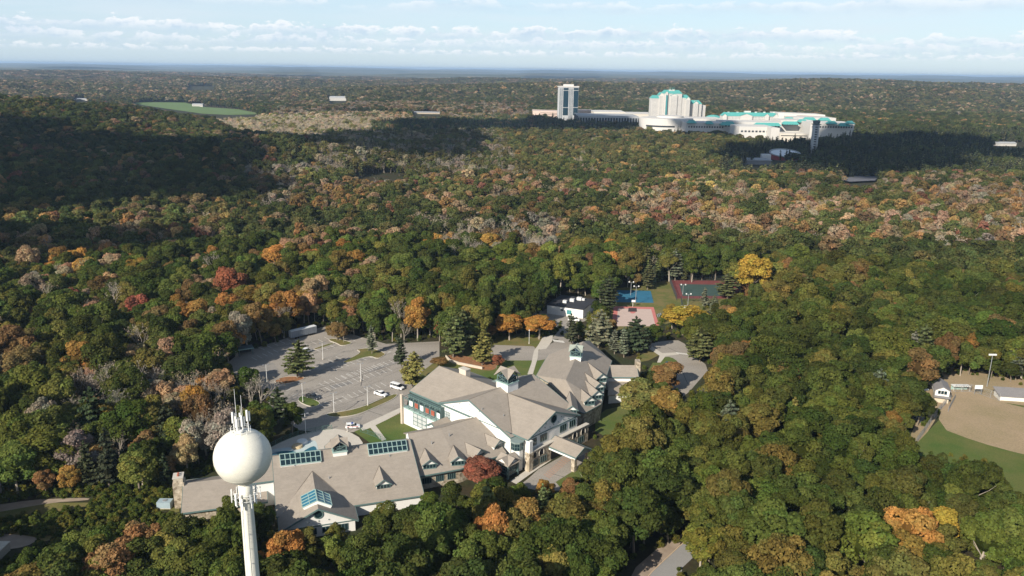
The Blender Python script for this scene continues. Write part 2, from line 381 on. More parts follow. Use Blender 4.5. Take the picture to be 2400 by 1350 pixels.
def window(parent, c, right, up, w, h, nx=2, ny=1, fr_m=TEALT, glass=GLASSD, bar=.12, name="window", proud=.09):
    c = np.array(c, float); right = np.array(right, float); up = np.array(up, float); right /= np.linalg.norm(right); up /= np.linalg.norm(up)
    n = np.cross(right, up)
    def bx(x0, x1, y0, y1, d0, d1):
        return [c + right * x + up * y + n * d for d in (d0, d1) for x, y in ((x0, y0), (x1, y0), (x1, y1), (x0, y1))]
    m = MB()
    for i in range(nx + 1):
        x = -w / 2 + w * i / nx; m.hexa(bx(x - bar / 2, x + bar / 2, -h / 2 - bar / 2, h / 2 + bar / 2, 0.0, proud))
    for i in range(nx):
        x0 = -w / 2 + w * i / nx + bar / 2; x1 = -w / 2 + w * (i + 1) / nx - bar / 2
        for j in range(ny + 1):
            y = -h / 2 + h * j / ny; m.hexa(bx(x0, x1, y - bar / 2, y + bar / 2, 0.0, proud - .01))
    o = m.build(name, fr_m, parent)
    for i in range(nx):
        for j in range(ny):
            x0 = -w / 2 + w * i / nx + bar / 2; x1 = x0 + w / nx - bar; y0 = -h / 2 + h * j / ny + bar / 2; y1 = y0 + h / ny - bar
            g = MB().poly(*[c + right * x + up * y + n * .03 for x, y in ((x0, y0), (x1, y0), (x1, y1), (x0, y1))])
            if o.parent == lodge or parent is None or o.parent.parent is None: g.build("pane", glass, o)
            else: g.build("pane", glass, parent)
    return o
def dormer(plane, back, tip, width=5.0, drop=1.75, face=1.5, wins=4, side=.45, box=True):
    p, n = plane; B = onplane(back[0], back[1], p, n); T = px(tip[0], tip[1], B[2])
    d = T[:2] - B[:2]; Ln = np.linalg.norm(d); d /= Ln; s = np.array([-d[1], d[0]]); zr = B[2]; hw = width / 2
    def Q(l, c, z): q = B[:2] + d * l + s * c; return np.array([q[0], q[1], z])
    zon = lambda q: p[2] - (n[0] * (q[0] - p[0]) + n[1] * (q[1] - p[1])) / n[2]
    def seat(c, z):   # where an eave line at cross position c meets the main roof
        lo, hi = -2.0, Ln
        for _ in range(30):
            m = (lo + hi) / 2
            if zon(Q(m, c, 0)) > z: lo = m
            else: hi = m
        return lo
    ze = zr - drop; lb = seat(hw, ze); lb2 = seat(-hw, ze)
    r = MB(); r.slab([Q(Ln, hw, ze), Q(Ln, 0, zr), Q(0, 0, zr), Q(lb, hw, ze)], .22); r.slab([Q(Ln, 0, zr), Q(Ln, -hw, ze), Q(lb2, -hw, ze), Q(0, 0, zr)], .22)
    dr = r.build("dormer", ROOF, lodge)
    MB().bar(Q(0, 0, zr + .02), Q(lb, hw, ze + .02), .07).bar(Q(0, 0, zr + .02), Q(lb2, -hw, ze + .02), .07).build("valley_flashing", FLASH, dr)
    iw = hw - side; lf = Ln - .55; zi = zr - drop * iw / hw - .25
    wl = MB(); bot = ze - face
    wl.poly(Q(lf, -iw, bot - 1), Q(lf, iw, bot - 1), Q(lf, iw, zi), Q(lf, 0, zr - .25), Q(lf, -iw, zi))
    wl.poly(Q(lf, iw, bot - 1), Q(lb - 1, iw, bot - 1), Q(lb - 1, iw, zi), Q(lf, iw, zi)); wl.poly(Q(lf, -iw, bot - 1), Q(lf, -iw, zi), Q(lb2 - 1, -iw, zi), Q(lb2 - 1, -iw, bot - 1))
    wl.build("wall", WHITE, dr)
    tr = MB()
    for sg in (-1, 1):
        tr.hexa([Q(Ln, sg * hw, ze - .3), Q(Ln + .1, sg * hw, ze - .3), Q(Ln + .1, 0, zr - .3), Q(Ln, 0, zr - .3), Q(Ln, sg * hw, ze + .03), Q(Ln + .1, sg * hw, ze + .03), Q(Ln + .1, 0, zr + .03), Q(Ln, 0, zr + .03)])
    bz0, bz1 = bot + .05, ze - .12
    if box:
        tr.hexa([Q(lf + .05, -iw - .02, bz0 - .45), Q(lf + .05, iw + .02, bz0 - .45), Q(lf + .16, iw + .02, bz0 - .45), Q(lf + .16, -iw - .02, bz0 - .45),
                 Q(lf + .05, -iw - .02, bz0), Q(lf + .05, iw + .02, bz0), Q(lf + .16, iw + .02, bz0), Q(lf + .16, -iw - .02, bz0)])
    tr.build("trim", TEALT, dr)
    c = Q(lf + .02, 0, (bz0 + bz1) / 2)
    window(dr, c, [-s[0], -s[1], 0] if np.cross([-s[0], -s[1], 0], [0, 0, 1]) @ np.array([d[0], d[1], 0]) > 0 else [s[0], s[1], 0], [0, 0, 1], iw * 2 - .2, bz1 - bz0, wins, 1, name="window_frame", bar=.16)
    return dr
def plane_of(a, b, c):
    n = np.cross(b - a, c - a); n /= np.linalg.norm(n); n = n if n[2] > 0 else -n; return (a, n)
FLASH = mat("valley_flashing", (.13, .11, .09), .7)
# --- pool wing
PWR, PWE, PWC = 11.2, 3.7, 1.4
block(FA, 'a', 0, 40.2, -.2, 22.2, PWR, 10.7, PWE, cr=PWC, over=.5)
pw = plane_of(FA.P(0, PWC, PWR), FA.P(10, PWC, PWR), FA.P(0, 22.2, PWE))
block(FA, 'b', -9.5, 1.5, 15.6, 23.4, 10.4, 7.2, over=.5)          # rear stub behind the small cupola
# front gable with the pyramid skylight
block(FA, 'b', 5, 29.6, .4, 20.8, 8.6, 3.5, over=.8, gables=(0, 1))
fgL = plane_of(FA.P(10.6, 5, 8.6), FA.P(10.6, 20, 8.6), FA.P(.4, 20, 3.5)); fgR = plane_of(FA.P(10.6, 5, 8.6), FA.P(10.6, 20, 8.6), FA.P(20.8, 20, 3.5))
MB().obox(FA.xy(10.6, 28.92), FA.a, FA.b, 9.3,   .08, 3.1, 3.35).build("belt_trim", TEALT, lodge)
def round_window(c, right, nrm, r, parent=lodge, m=TEALT):
    c = np.array(c, float); b = MB(); k = 20; up = np.array([0, 0, 1.0]); right = np.array([*right, 0.0]); nrm = np.array([*nrm, 0.0])
    P = lambda t, rr, d: c + right * rr * math.cos(t) + up * rr * math.sin(t) + nrm * d
    for i in range(k):
        t, u = 2 * math.pi * i / k, 2 * math.pi * (i + 1) / k
        b.hexa([P(t, r, 0), P(u, r, 0), P(u, r * 1.28, 0), P(t, r * 1.28, 0), P(t, r, .14), P(u, r, .14), P(u, r * 1.28, .14), P(t, r * 1.28, .14)])
    o = b.build("round_window", m, parent); MB().poly(*[P(2 * math.pi * i / k, r, .04) for i in range(k)]).build("pane", GLASSD, o); return o
round_window(FA.P(10.6, 28.86, 6.5), FA.a, FA.b, 1.0)
def studs(pts, m=TEALT, parent=lodge, nrm=None):
    b = MB()
    for p in pts: b.bar(np.array(p), np.array(p) + np.array([nrm[0], nrm[1], 0]) * .14, .17, k=6)
    o = b.build("wall_anchor_studs", m, parent); o["kind"] = "stuff"; return o
studs([FA.P(x, 28.85, z) for x, z in ((8, 4.6), (10.6, 4.6), (13.2, 4.6), (13, 7), (8.2, 7), (15.5, 5.4), (5.7, 5.4), (17.5, 4.5))], nrm=FA.b)
for i, (z) in enumerate((1.7,)):
    for a in (4.5, 8.6, 12.7, 16.8): window(lodge, FA.P(a, 28.82, z), [*FA.a, 0], [0, 0, 1], 2.6, 1.8, 3, 1)
def roof_light(quad_px, plane, nx, ny, glass, lift=.55, fm=TEALL):
    """glazed roof light: quad given in the photo (bl, br, tr, tl) on a roof plane"""
    p, n = plane; P = [onplane(x, y, p + n * lift, n) for x, y in quad_px]
    m = MB(); n8 = [q - n * lift * 1.4 for q in P]
    m.hexa(n8 + P); o = m.build("skylight", WPAINT, lodge)
    f = MB(); g = []
    L_ = lambda u, v: (P[0] * (1 - u) + P[1] * u) * (1 - v) + (P[3] * (1 - u) + P[2] * u) * v
    for i in range(nx + 1): f.bar(L_(i / nx, 0) + n * .06, L_(i / nx, 1) + n * .06, .13)
    for j in range(ny + 1): f.bar(L_(0, j / ny) + n * .06, L_(1, j / ny) + n * .06, .13)
    f.build("frame", fm, o)
    for i in range(nx):
        for j in range(ny):
            e = .04; MB().poly(L_((i + e) / nx, (j + e) / ny) + n * .04, L_((i + 1 - e) / nx, (j + e) / ny) + n * .04, L_((i + 1 - e) / nx, (j + 1 - e) / ny) + n * .04, L_((i + e) / nx, (j + 1 - e) / ny) + n * .04).build("pane", glass, o)
roof_light([(658, 1092.5), (753, 1081), (750, 1056), (655, 1065)], pw, 8, 2, GLASSD)
roof_light([(865, 1067), (955, 1055), (951, 1031.5), (861, 1041)], pw, 8, 2, GLASSD)
roof_light([(709, 1190), (743, 1174), (738, 1147), (705, 1164)], fgL, 2, 4, GLASSB, .8, TEALL)
roof_light([(744, 1174), (778, 1185), (772, 1159), (739, 1147)], fgR, 2, 4, GLASSB, .8, TEALL)
dormer(pw, (888.5, 1091), (899, 1124.5), 4.8, 1.7, 1.4, 4)
MB().obox(FA.xy(31, 20.9), FA.a, FA.b, 8.6, .25, 0, 3.2).build("wall", WHITE, lodge)
for a in (25.5, 29.5, 33.5, 37.5): window(lodge, FA.P(a, 21.52, 1.9), [*FA.a, 0], [0, 0, 1], 2.4, 1.5, 3, 1)
for a, b_, zt in ((33, 7, .5), (15, 12, .5), (6, 6, .4)):
    q = FA.P(a, b_, 0); z = PWR - (PWR - PWE) / (22.2 - PWC) * (b_ - PWC); MB().bar([q[0], q[1], z - .1], [q[0], q[1], z + .7], .14, k=8).build("vent_pipe", METAL, lodge)
# low west wing with stone chimney
LW = Fr(17, px(432, 1133, 7)); block(LW, 'a', -.3, 22, -7, 9.5, 7.0, 4.4, 3.2, cr=0, wall=STONE)
block(FA, 'a', -6.5, 2, .4, 9.5, 10.2, 9.9, 7.8, cr=1.6, over=.4)
ch = px(425, 1183, 0)
cc = MB().obox(ch, LW.a, LW.b, 1.5, 1.9, 0, 7.6).obox(ch, LW.a, LW.b, 1.25, 1.6, 7.6, 9.0); co_ = cc.build("chimney", STONE, lodge)
MB().obox(ch, LW.a, LW.b, 1.4, 1.75, 9.0, 9.25).build("chimney_cap", CONC, co_)
for dx in (-.5, .5): MB().bar([*(ch[:2] + LW.b * dx), 9.25], [*(ch[:2] + LW.b * dx), 9.8], .28, k=8).build("flue", mat("clay_red", (.35, .12, .08)), co_)
# --- mid wing: two bends
ME, MR = 5.0, 11.6
E0 = px(975, 1118, ME); R0 = px(954.5, 1016.5, MR); E1 = px(1080, 1099, ME); R1 = px(1032, 1003, MR); E2 = px(1188, 1062, ME); R2 = px(1125.6, 975, MR)
dn0 = (R0 - E0)[:2]; back = lambda R, E, k=.55: np.array([*(R[:2] + (R - E)[:2] * k), MR - (MR - ME) * k])
r = MB(); r.slab([E0, E1, R1, R0], .3); r.build("roof", ROOF, lodge); r = MB(); r.slab([E1, E2, R2, R1], .3); r.build("roof", ROOF, lodge)
r = MB(); r.slab([R0, R1, back(R1, E1), back(R0, E0)], .3); r.slab([R1, R2, back(R2, E2), back(R1, E1)], .3); r.build("roof", ROOF, lodge)
f = MB()
for p, q in ((E0, E1), (E1, E2)): f.bar(p - [0, 0, .15], q - [0, 0, .15], .26)
f.build("gutter", TEALT, lodge)
f = MB(); f.bar(E0 + [0, 0, -.05], R0 + [0, 0, -.05], .22); f.build("rake_board", WPAINT, lodge)
def inset(E, R, k=.06): return E[:2] + (R - E)[:2] * k
wb = MB(); i0, i1, i2 = inset(E0, R0), inset(E1, R1), inset(E2, R2)
sh = lambda q, z: np.array([*q, z])
zi = ME + (MR - ME) * .06 - .32
m0 = i0 + (E1 - E0)[:2] / np.linalg.norm((E1 - E0)[:2]) * .8
wb.poly(sh(m0, 0), sh(i1, 0), sh(i1, zi), sh(m0, zi)); wb.poly(sh(i1, 0), sh(i2, 0), sh(i2, zi), sh(i1, zi)); wb.build("wall", STONE, lodge)
bk = back(R0, E0)[:2] * .97 + R0[:2] * .03; off = m0 - i0
w2 = MB(); w2.poly(sh(m0, 0), sh(m0, zi), sh(R0[:2] + off, MR - .35), sh(bk + off, back(R0, E0)[2] - .4), sh(bk + off, 0)); w2.poly(sh(bk + off, 0), sh(bk + off, back(R0, E0)[2] - .4), sh(back(R2, E2)[:2] * .97 + R2[:2] * .03, back(R0, E0)[2] - .4), sh(back(R2, E2)[:2] * .97 + R2[:2] * .03, 0)); w2.build("wall", WHITE, lodge)
m1p = plane_of(E0, E1, R0); m2p = plane_of(E1, E2, R2)
dd = (i1 - m0) / np.linalg.norm(i1 - m0); nn = np.array([dd[1], -dd[0]])
for t, wd in ((2.6, 2.8), (6.6, 2.4), (10.2, 2.4)): q = m0 + dd * t + nn * .03; window(lodge, sh(q, 2.7), [*dd, 0], [0, 0, 1], wd, 1.9, 4, 1)
dormer(m1p, (995.5, 1050), (1007.5, 1077.6), 4.9, 1.7, 1.4, 4)
dormer(m1p, (1062, 1043), (1074, 1070), 4.9, 1.7, 1.4, 4)
dormer(m2p, (1089, 1036), (1127, 1053.7), 4.9, 1.7, 1.4, 3)
dormer(m2p, (1135, 1015), (1172, 1031.5), 4.9, 1.7, 1.4, 3)
# --- main hall
MZ, ME_ = 17.0, 10.0
block(FB, 'a', 1.9, 33.4, -35.0, -1.4, MZ, 11.4, ME_, cr=-20.3)
mhR = plane_of(FB.P(2, -20.3, MZ), FB.P(30, -20.3, MZ), FB.P(2, -1.4, ME_))
# front cross gable
block(FB, 'b', -19, 4.0, 3.8, 29.7, 15.8, 10.5, over=.7, gables=(0, 1))
g2n = 3.33
MB().obox(FB.xy(16.75, g2n + .05), FB.a, FB.b, 12.1, .07, 10.0, 10.28).build("belt_trim", TEALT, lodge)
round_window(FB.P(16.75, g2n + .02, 13.1), FB.a, FB.b, 1.15)
studs([FB.P(x, g2n, z) for x, z in ((10, 11.1), (12.5, 11.5), (15, 10.9), (16.75, 11.2), (19, 11.3), (21.5, 11.4), (24, 11.0), (13, 12.6), (20.5, 12.7))], nrm=FB.b)
for u in (7.0, 12.0, 21.6, 26.4): window(lodge, FB.P(u, g2n + .02, 8.3), [*FB.a, 0], [0, 0, 1], 3.2, 2.4, 3, 1)
# stone lower storeys in front of the cross gable, with arches
st = MB().prism([FB.xy(3.6, 3.4), FB.xy(33.5, 3.4), FB.xy(33.5, 4.6), FB.xy(3.6, 4.6)], 0, 6.1); st.build("stone_base", STONE, lodge)
st = MB(); st.prism([FB.xy(3.6, 3.4), FB.xy(33.6, 3.4), FB.xy(33.6, 4.9), FB.xy(3.6, 4.9)], 6.1, 6.35).build("stone_coping", CONC, lodge)
for u in (6.6, 10.6, 24.6, 29.5):
    window(lodge, FB.P(u, 4.63, 1.9), [*FB.a, 0], [0, 0, 1], 2.9, 2.0, 3, 1)
def arch(u, z, w_, h_, parent=lodge):
    b = MB(); k = 8; pts = [(-w_ / 2, 0), (w_ / 2, 0)] + [(w_ / 2 * math.cos(math.pi * i / k), h_ - w_ / 2 + w_ / 2 * math.sin(math.pi * i / k)) for i in range(k + 1)]
    b.poly(*[FB.P(u + p, 4.64, z + q) for p, q in pts]); o = b.build("arch_shade_panel", DARKI, parent)  # flat panel, its black painted as the shade within the arch
    r_ = MB(); pts = pts[1:] + [(-w_ / 2, 0)]
    for p, q in zip(pts[:-1], pts[1:]): r_.bar(FB.P(u + p[0], 4.68, z + p[1]), FB.P(u + q[0], 4.68, z + q[1]), .14)
    r_.build("arch_rim", CONC, o)
for u in (6.3, 9.6, 26.2, 30.6): arch(u, 3.7, 2.2, 2.1)
# corner pier and entry bay
MB().obox(FB.xy(4.4, 4.2), FB.a, FB.b, .9, .9, 0, 6.2).build("stone_pier", STONE, lodge)
MB().obox(FB.xy(4.4, 4.2), FB.a, FB.b, .75, .75, 6.2, 10.1).build("corner_pier", WHITE, lodge)
bay = MB(); bc = FB.xy(2.7, .6); k = 8
bp_ = [bc + np.array([math.cos(t), math.sin(t)]) * 1.95 for t in np.linspace(0, 2 * math.pi, k, endpoint=False) + .39]
bay.prism(bp_, 0, 9.4); bo = bay.build("entry_bay", WHITE, lodge)
for i in range(k):
    a_, b_ = bp_[i], bp_[(i + 1) % k]; m_ = (a_ + b_) / 2; d_ = (b_ - a_); nrm = m_ - bc
    if nrm @ np.array([-.3, -1]) > 0: window(bo, [*m_, 8.0], [*d_, 0], [0, 0, 1], 1.5, 2.2, 2, 2, name="bay_window", glass=GLASSD)
r = MB(); r.prism([bc + (p - bc) * 1.18 for p in bp_], 9.4, 9.75); r.build("bay_roof_edge", mat("bay_roof", (.20, .25, .235)), lodge)
# entrance tower with cross gable roof
ec = px(1190, 1112, 0)[:2]; FE = Fr(47, ec)
et = MB()
for i in (-1, 1):
    for j in (-1, 1): et.obox(FE.xy(i * 2.1, j * 2.1), FE.a, FE.b, .28, .28, 0, 4.7)
et.build("porch_post", TEALT, lodge)
et = MB(); et.obox(FE.xy(0, 0), FE.a, FE.b, 2.0, 2.0, 0, 4.5).build("porch_core", DARKI, lodge)  # solid box blackened as the inner shade of the porch
r = MB(); z0_, z1_ = 4.7, 6.6; h_ = 2.9
for ax in (0, 1):
    Q = (lambda l, c, z: FE.P(l, c, z)) if ax == 0 else (lambda l, c, z: FE.P(c, l, z))
    r.slab([Q(-h_, -h_, z0_), Q(h_, -h_, z0_), Q(h_, 0, z1_ + .004 * ax), Q(-h_, 0, z1_ + .004 * ax)], .2); r.slab([Q(-h_, 0, z1_ + .004 * ax), Q(h_, 0, z1_ + .004 * ax), Q(h_, h_, z0_), Q(-h_, h_, z0_)], .2)
r.build("porch_roof", ROOF, lodge)
gb = MB()
for Q in ((lambda l, c, z: FE.P(l, c, z)), (lambda l, c, z: FE.P(c, l, z))):
    for l in (-2.4, 2.4): gb.poly(Q(l, -2.4, 4.5), Q(l, 2.4, 4.5), Q(l, 0, 6.2))
gb.build("porch_gable", WHITE, lodge)
for u, s_ in ((-2.08, -1), (2.08, 1)):
    window(lodge, FE.P(u, 0, 2.6), [*(FE.b * -s_ * -1), 0], [0, 0, 1], 3.4, 3.0, 4, 3, bar=.16); window(lodge, FE.P(0, u, 2.6), [*(FE.a * s_), 0], [0, 0, 1], 3.4, 3.0, 4, 3, bar=.16)
# porte cochere
block(FB, 'b', 3.6, 15.5, 13.2, 21.4, 7.2, 5.2, over=.6, base=4.4)
pc = MB()
for u in (13.9, 20.7):
    for v in (14.4,): pc.obox(FB.xy(u, v), FB.a, FB.b, .65, .65, 0, 4.4)
pc.build("stone_post", STONE, lodge)
pc = MB(); pc.obox(FB.xy(13.5, 9.3), FB.a, FB.b, .2, 5.8, 4.1, 4.9).obox(FB.xy(21.1, 9.3), FB.a, FB.b, .2, 5.8, 4.1, 4.9); pc.build("porte_cochere_beam", WPAINT, lodge)
MB().poly(FB.P(14.3, 4.66, 0), FB.P(20.3, 4.66, 0), FB.P(20.3, 4.66, 3.8), FB.P(14.3, 4.66, 3.8)).build("entrance_shade_sheet", DARKI, lodge)  # black sheet painted as the shade under the porte cochere
# north-west wing
block(FB, 'b', -50.6, -20.5, 2.4, 30.0, 16.5, 11.0, over=.8)
nw = plane_of(FB.P(16.2, -40, 16.5), FB.P(16.2, -30, 16.5), FB.P(2.4, -40, 11.0))
lo = MB().prism([FB.xy(-1.2, -49.6), FB.xy(3.2, -49.6), FB.xy(3.2, -32.6), FB.xy(-1.2, -32.6)], 0, 6.0); lo.build("wall", WHITE, lodge)
bl = MB().prism([FB.xy(-1.4, -49.9), FB.xy(1.2, -49.9), FB.xy(1.2, -32.4), FB.xy(-1.4, -32.4)], 6.0, 6.35); bl.build("balcony_floor", TEALL, lodge)
rl = MB(); rl.bar(FB.P(-1.2, -49.7, 7.3), FB.P(-1.2, -32.6, 7.3), .09); rl.bar(FB.P(-1.2, -49.7, 6.8), FB.P(-1.2, -32.6, 6.8), .05); rl.build("balcony_rail", TEALT, lodge)
for i in range(7):
    v = -49.6 + 17 * i / 6; MB().bar(FB.P(-1.15, v, 6.3), FB.P(-1.15, v, 9.8), .17).build("balcony_post", TEALT, lodge)
pg = MB(); pg.bar(FB.P(-1.3, -49.9, 9.9), FB.P(-1.3, -32.4, 9.9), .16); pg.bar(FB.P(1.0, -49.9, 9.95), FB.P(1.0, -32.4, 9.95), .1)
for i in range(15):
    v = -49.6 + 17 * i / 14; pg.bar(FB.P(-1.7, v, 10.05), FB.P(2.2, v, 10.4), .10)
pg.build("pergola", TEALT, lodge)
MB().prism([FB.xy(1.0, -49.6), FB.xy(3.4, -49.6), FB.xy(3.4, -32.6), FB.xy(1.0, -32.6)], 6.35, 10.2).build('wall', TEALT, lodge)
red = mat("brick_red_panel", (.30, .08, .05), .8)
for i, c_ in enumerate((0, 1, 0, 1, 1, 0)):
    v = -48.2 + 2.83 * i; MB().poly(FB.P(.92, v - .9, 6.4), FB.P(.92, v + .9, 6.4), FB.P(.92, v + .9, 8.2), FB.P(.92, v - .9, 8.2)).build("balcony_panel", red if c_ else WPAINT, lodge)
    window(lodge, FB.P(.9, v, 8.95), [*FB.b, 0], [0, 0, 1], 1.8, 1.1, 2, 1)
window(lodge, FB.P(-1.23, -41, 3.6), [*FB.b, 0], [0, 0, 1], 7.0, 4.4, 3, 3, glass=mat("bright_window_glass", (.45, .47, .47), .3), bar=.22)
window(lodge, FB.P(2.55, -31.2, 8.0), [*FB.b, 0], [0, 0, 1], 2.6, 2.0, 3, 2, glass=mat("bright_window_glass", (.45, .47, .47)), bar=.2)
MB().obox(FB.xy(2.5, -18.3), FB.a, FB.b, .07, 16.0, 10.9, 11.15).build("belt_trim", TEALT, lodge)
studs([FB.P(2.5, v, z) for v, z in ((-28, 12), (-24, 12.6), (-20.3, 13), (-16.5, 12.6), (-25, 14), (-20.3, 15), (-16, 14.1))], nrm=-FB.a)
block(FB, 'a', -4.6, 2.4, -34.2, -28.2, 7.4, 5.6, over=.5)
MB().obox(FB.xy(-1.6, -50.0), FB.a, FB.b, .45, .45, 0, 11.0).build("downpipe_pier", mat("tan_pier", (.52, .44, .36)), lodge)
chp = FB.xy(17.5, -38.5); c2_ = MB().obox(chp, FB.a, FB.b, 1.1, 1.7, 14.5, 18.3).build("chimney", mat("light_stone", (.55, .48, .40), var=.2, scale=2), lodge)
MB().obox(chp, FB.a, FB.b, 1.25, 1.85, 18.3, 18.55).build("chimney_cap", CONC, c2_)
# flat roof strip with units behind the north-west wing
MB().prism([FB.xy(19, -34), FB.xy(34, -34), FB.xy(34, -22), FB.xy(19, -22)], 0, 12.5).build("flat_roof_block", mat("grey_green_roof", (.22, .25, .23)), lodge)
vz = -20.3 + (17 - 15.8) / .3704
MB().bar(FB.P(16.75, vz, 15.83), FB.P(3.9, -2.8, 10.55), .1).bar(FB.P(16.75, vz, 15.83), FB.P(29.6, -2.8, 10.55), .1).build("valley_flashing", FLASH, lodge)
MB().bar(FA.P(10.6, 8.6, 8.63), FA.P(.6, 22.0, 3.6), .1).bar(FA.P(10.6, 8.6, 8.63), FA.P(20.6, 22.0, 3.6), .1).build("valley_flashing", FLASH, lodge)
RC = mat("ridge_cap", (.24, .205, .17), .9)
MB().bar(FB.P(1.9, -20.3, 17.02), FB.P(33.4, -20.3, 17.02), .11).build("ridge_cap", RC, lodge); MB().bar(FB.P(16.75, vz, 15.83), FB.P(16.75, 4.0, 15.83), .11).build("ridge_cap", RC, lodge)
MB().bar(FB.P(16.2, -50.6, 16.52), FB.P(16.2, -22, 16.52), .11).build("ridge_cap", RC, lodge); MB().bar(R0 + [0, 0, .02], R1 + [0, 0, .02], .1).bar(R1 + [0, 0, .02], R2 + [0, 0, .02], .1).build("ridge_cap", RC, lodge)
for x, y in ((1053, 1021), (1012, 1040)): q = onplane(x, y, *m1p); MB().bar(q - [0, 0, .2], q + [0, 0, .8], .16, k=8).build("vent_pipe", METAL, lodge)
for x, y in ((1130, 960), (1180, 975)): q = onplane(x, y, *mhR); MB().bar(q - [0, 0, .2], q + [0, 0, .6], .14, k=8).build("vent_pipe", METAL, lodge)
# --- cupolas
def cupola(fr, a, b, z0, w=2.6, hb=3.6, hf=2.3, hr=2.6, roofm=ROOF):
    base = MB().obox(fr.xy(a, b), fr.a, fr.b, w, w, z0 - 3, z0 + hb); o = base.build("cupola", WHITE, lodge)
    MB().obox(fr.xy(a, b), fr.a, fr.b, w + .22, w + .22, z0 + hb, z0 + hb + .3).build("ledge", TEALL, o)
    zt = z0 + hb + .3; p = MB()
    ww = w * .92
    for i in (-1, 0, 1):
        for j in (-1, 0, 1):
            if i or j:
                if i and j: p.bar(fr.P(a + i * ww, b + j * ww, zt), fr.P(a + i * ww, b + j * ww, zt + hf), .2)
    for i in (-1, 1):
        for ax in (0, 1):
            Pq = (lambda l, c, z: fr.P(a + l, b + c, z)) if ax else (lambda l, c, z: fr.P(a + c, b + l, z))
            p.bar(Pq(i * ww, -ww, zt + .1), Pq(i * ww, ww, zt + hf), .09); p.bar(Pq(i * ww, ww, zt + .1), Pq(i * ww, -ww, zt + hf), .09)
            p.bar(Pq(i * ww, -ww, zt + hf), Pq(i * ww, 0, zt + hf + hr * .8), .16); p.bar(Pq(i * ww, ww, zt + hf), Pq(i * ww, 0, zt + hf + hr * .8), .16)
            p.bar(Pq(i * ww, -ww, zt + hf), Pq(i * ww, ww, zt + hf), .1); p.bar(Pq(i * ww, 0, zt), Pq(i * ww, 0, zt + hf + hr * .7), .08)
    p.build("lattice", TEALT, o)
    MB().obox(fr.xy(a, b), fr.a, fr.b, ww * .88, ww * .88, zt, zt + hf * .95).build("glazing", GLASSD, o)
    r = MB(); h = w * 1.28; ze, zr = zt + hf, zt + hf + hr
    for ax in (0, 1):
        Q = (lambda l, c, z: fr.P(a + l, b + c, z)) if ax == 0 else (lambda l, c, z: fr.P(a + c, b + l, z))
        e = .004 * ax
        r.slab([Q(-h, -h, ze), Q(h, -h, ze), Q(h, 0, zr + e), Q(-h, 0, zr + e)], .18); r.slab([Q(-h, 0, zr + e), Q(h, 0, zr + e), Q(h, h, ze), Q(-h, h, ze)], .18)
    # keep each gable slope only outside the crossing one: the lower faces lie inside the other gable
    r.build("cupola_roof", roofm, o)
    return o
def cross_roof(fr, a, b, h, ze, zr, m, parent):
    r = MB(); c = fr.P(a, b, zr)
    for sa, sb in ((1, 0), (-1, 0), (0, 1), (0, -1)):
        tip = fr.P(a + sa * h, b + sb * h, zr)
        for s_ in (-1, 1):
            corner = fr.P(a + (sa * h if sa else s_ * h), b + (sb * h if sb else s_ * h), ze)
            r.slab([c, tip, corner] if True else 0, .16)
    return r.build("cupola_roof", m, parent)
_old = cupola
def cupola(fr, a, b, z0, w=2.6, hb=3.6, hf=2.3, hr=2.6, roofm=ROOF):
    o = _old(fr, a, b, z0, w, hb, hf, hr, roofm)
    for ch in list(o.children):
        if ch.name.startswith("cupola_roof"): bpy.data.objects.remove(ch)
    zt = z0 + hb + .3; cross_roof(fr, a, b, w * 1.25, zt + hf, zt + hf + hr, roofm, o); return o
cupola(FB, 19.4, -19.6, 16.7, 2.6, 1.9, 2.0, 2.4)
cupola(FA, 19.0, 2.4, 10.4, 2.0, .9, 1.5, 1.9)
# --- back wing
BK, BE = 14.0, 8.0
K0 = px(1326, 890, BK); K1 = px(1367, 800, BK); EL0 = px(1257, 880, BE); EL1 = px(1284, 832, BE); ER0 = px(1413, 925, BE - .3); ER1 = px(1434, 845, BE)
EF0 = px(1288, 898, 9.5); EF1 = px(1343, 958, BE - .5); EF2 = px(1370, 968, BE - 1.2); EF3 = px(1410, 946, BE - 1.2); ER2 = px(1423, 876, BE)
EB = px(1330, 812, BE + 2)
faces = [[K0, K1, EL1, EL0], [K0, EL0, EF0], [K0, EF0, EF1], [K0, EF1, EF2, EF3], [K0, EF3, ER2], [K0, ER2, ER1, K1]]
for fc in faces: MB().slab(fc, .3).build("roof", ROOF, lodge)
bw = MB(); ring = [EL0, EF0, EF1, EF2, EF3, ER2, ER1, EL1]
cen = np.mean([p[:2] for p in ring], 0); ins = [np.array([*(cen + (p[:2] - cen) * .955), p[2] - .28]) for p in ring]
for i in range(len(ins)):
    a_, b_ = ins[i], ins[(i + 1) % len(ins)]; bw.poly([a_[0], a_[1], 0], [b_[0], b_[1], 0], b_, a_)
bw.build("wall", STONE, lodge)
f = MB()
for i in range(len(ring)): f.bar(ring[i] - [0, 0, .15], ring[(i + 1) % len(ring)] - [0, 0, .15], .2)
f.build("gutter", TEALT, lodge)
far = [K1, ER1, np.array([*(K1[:2] * 2 - px(1326, 890, BK)[:2] * 1.0 - (K1 - K0)[:2] * .55), BE]), EL1]
MB().slab([K1, ER1, far[2]], .3).slab([K1, far[2], EL1], .3).build("roof", ROOF, lodge)
MB().poly([*(cen + (far[2][:2] - cen) * .955), BE - .5], [*ins[-1][:2], BE - .5], [*ins[-1][:2], 0], [*(cen + (far[2][:2] - cen) * .955), 0]).poly([*(cen + (far[2][:2] - cen) * .955), BE - .5], [*(cen + (far[2][:2] - cen) * .955), 0], [*ins[-2][:2], 0], [*ins[-2][:2], BE - .5]).build("wall", STONE, lodge)
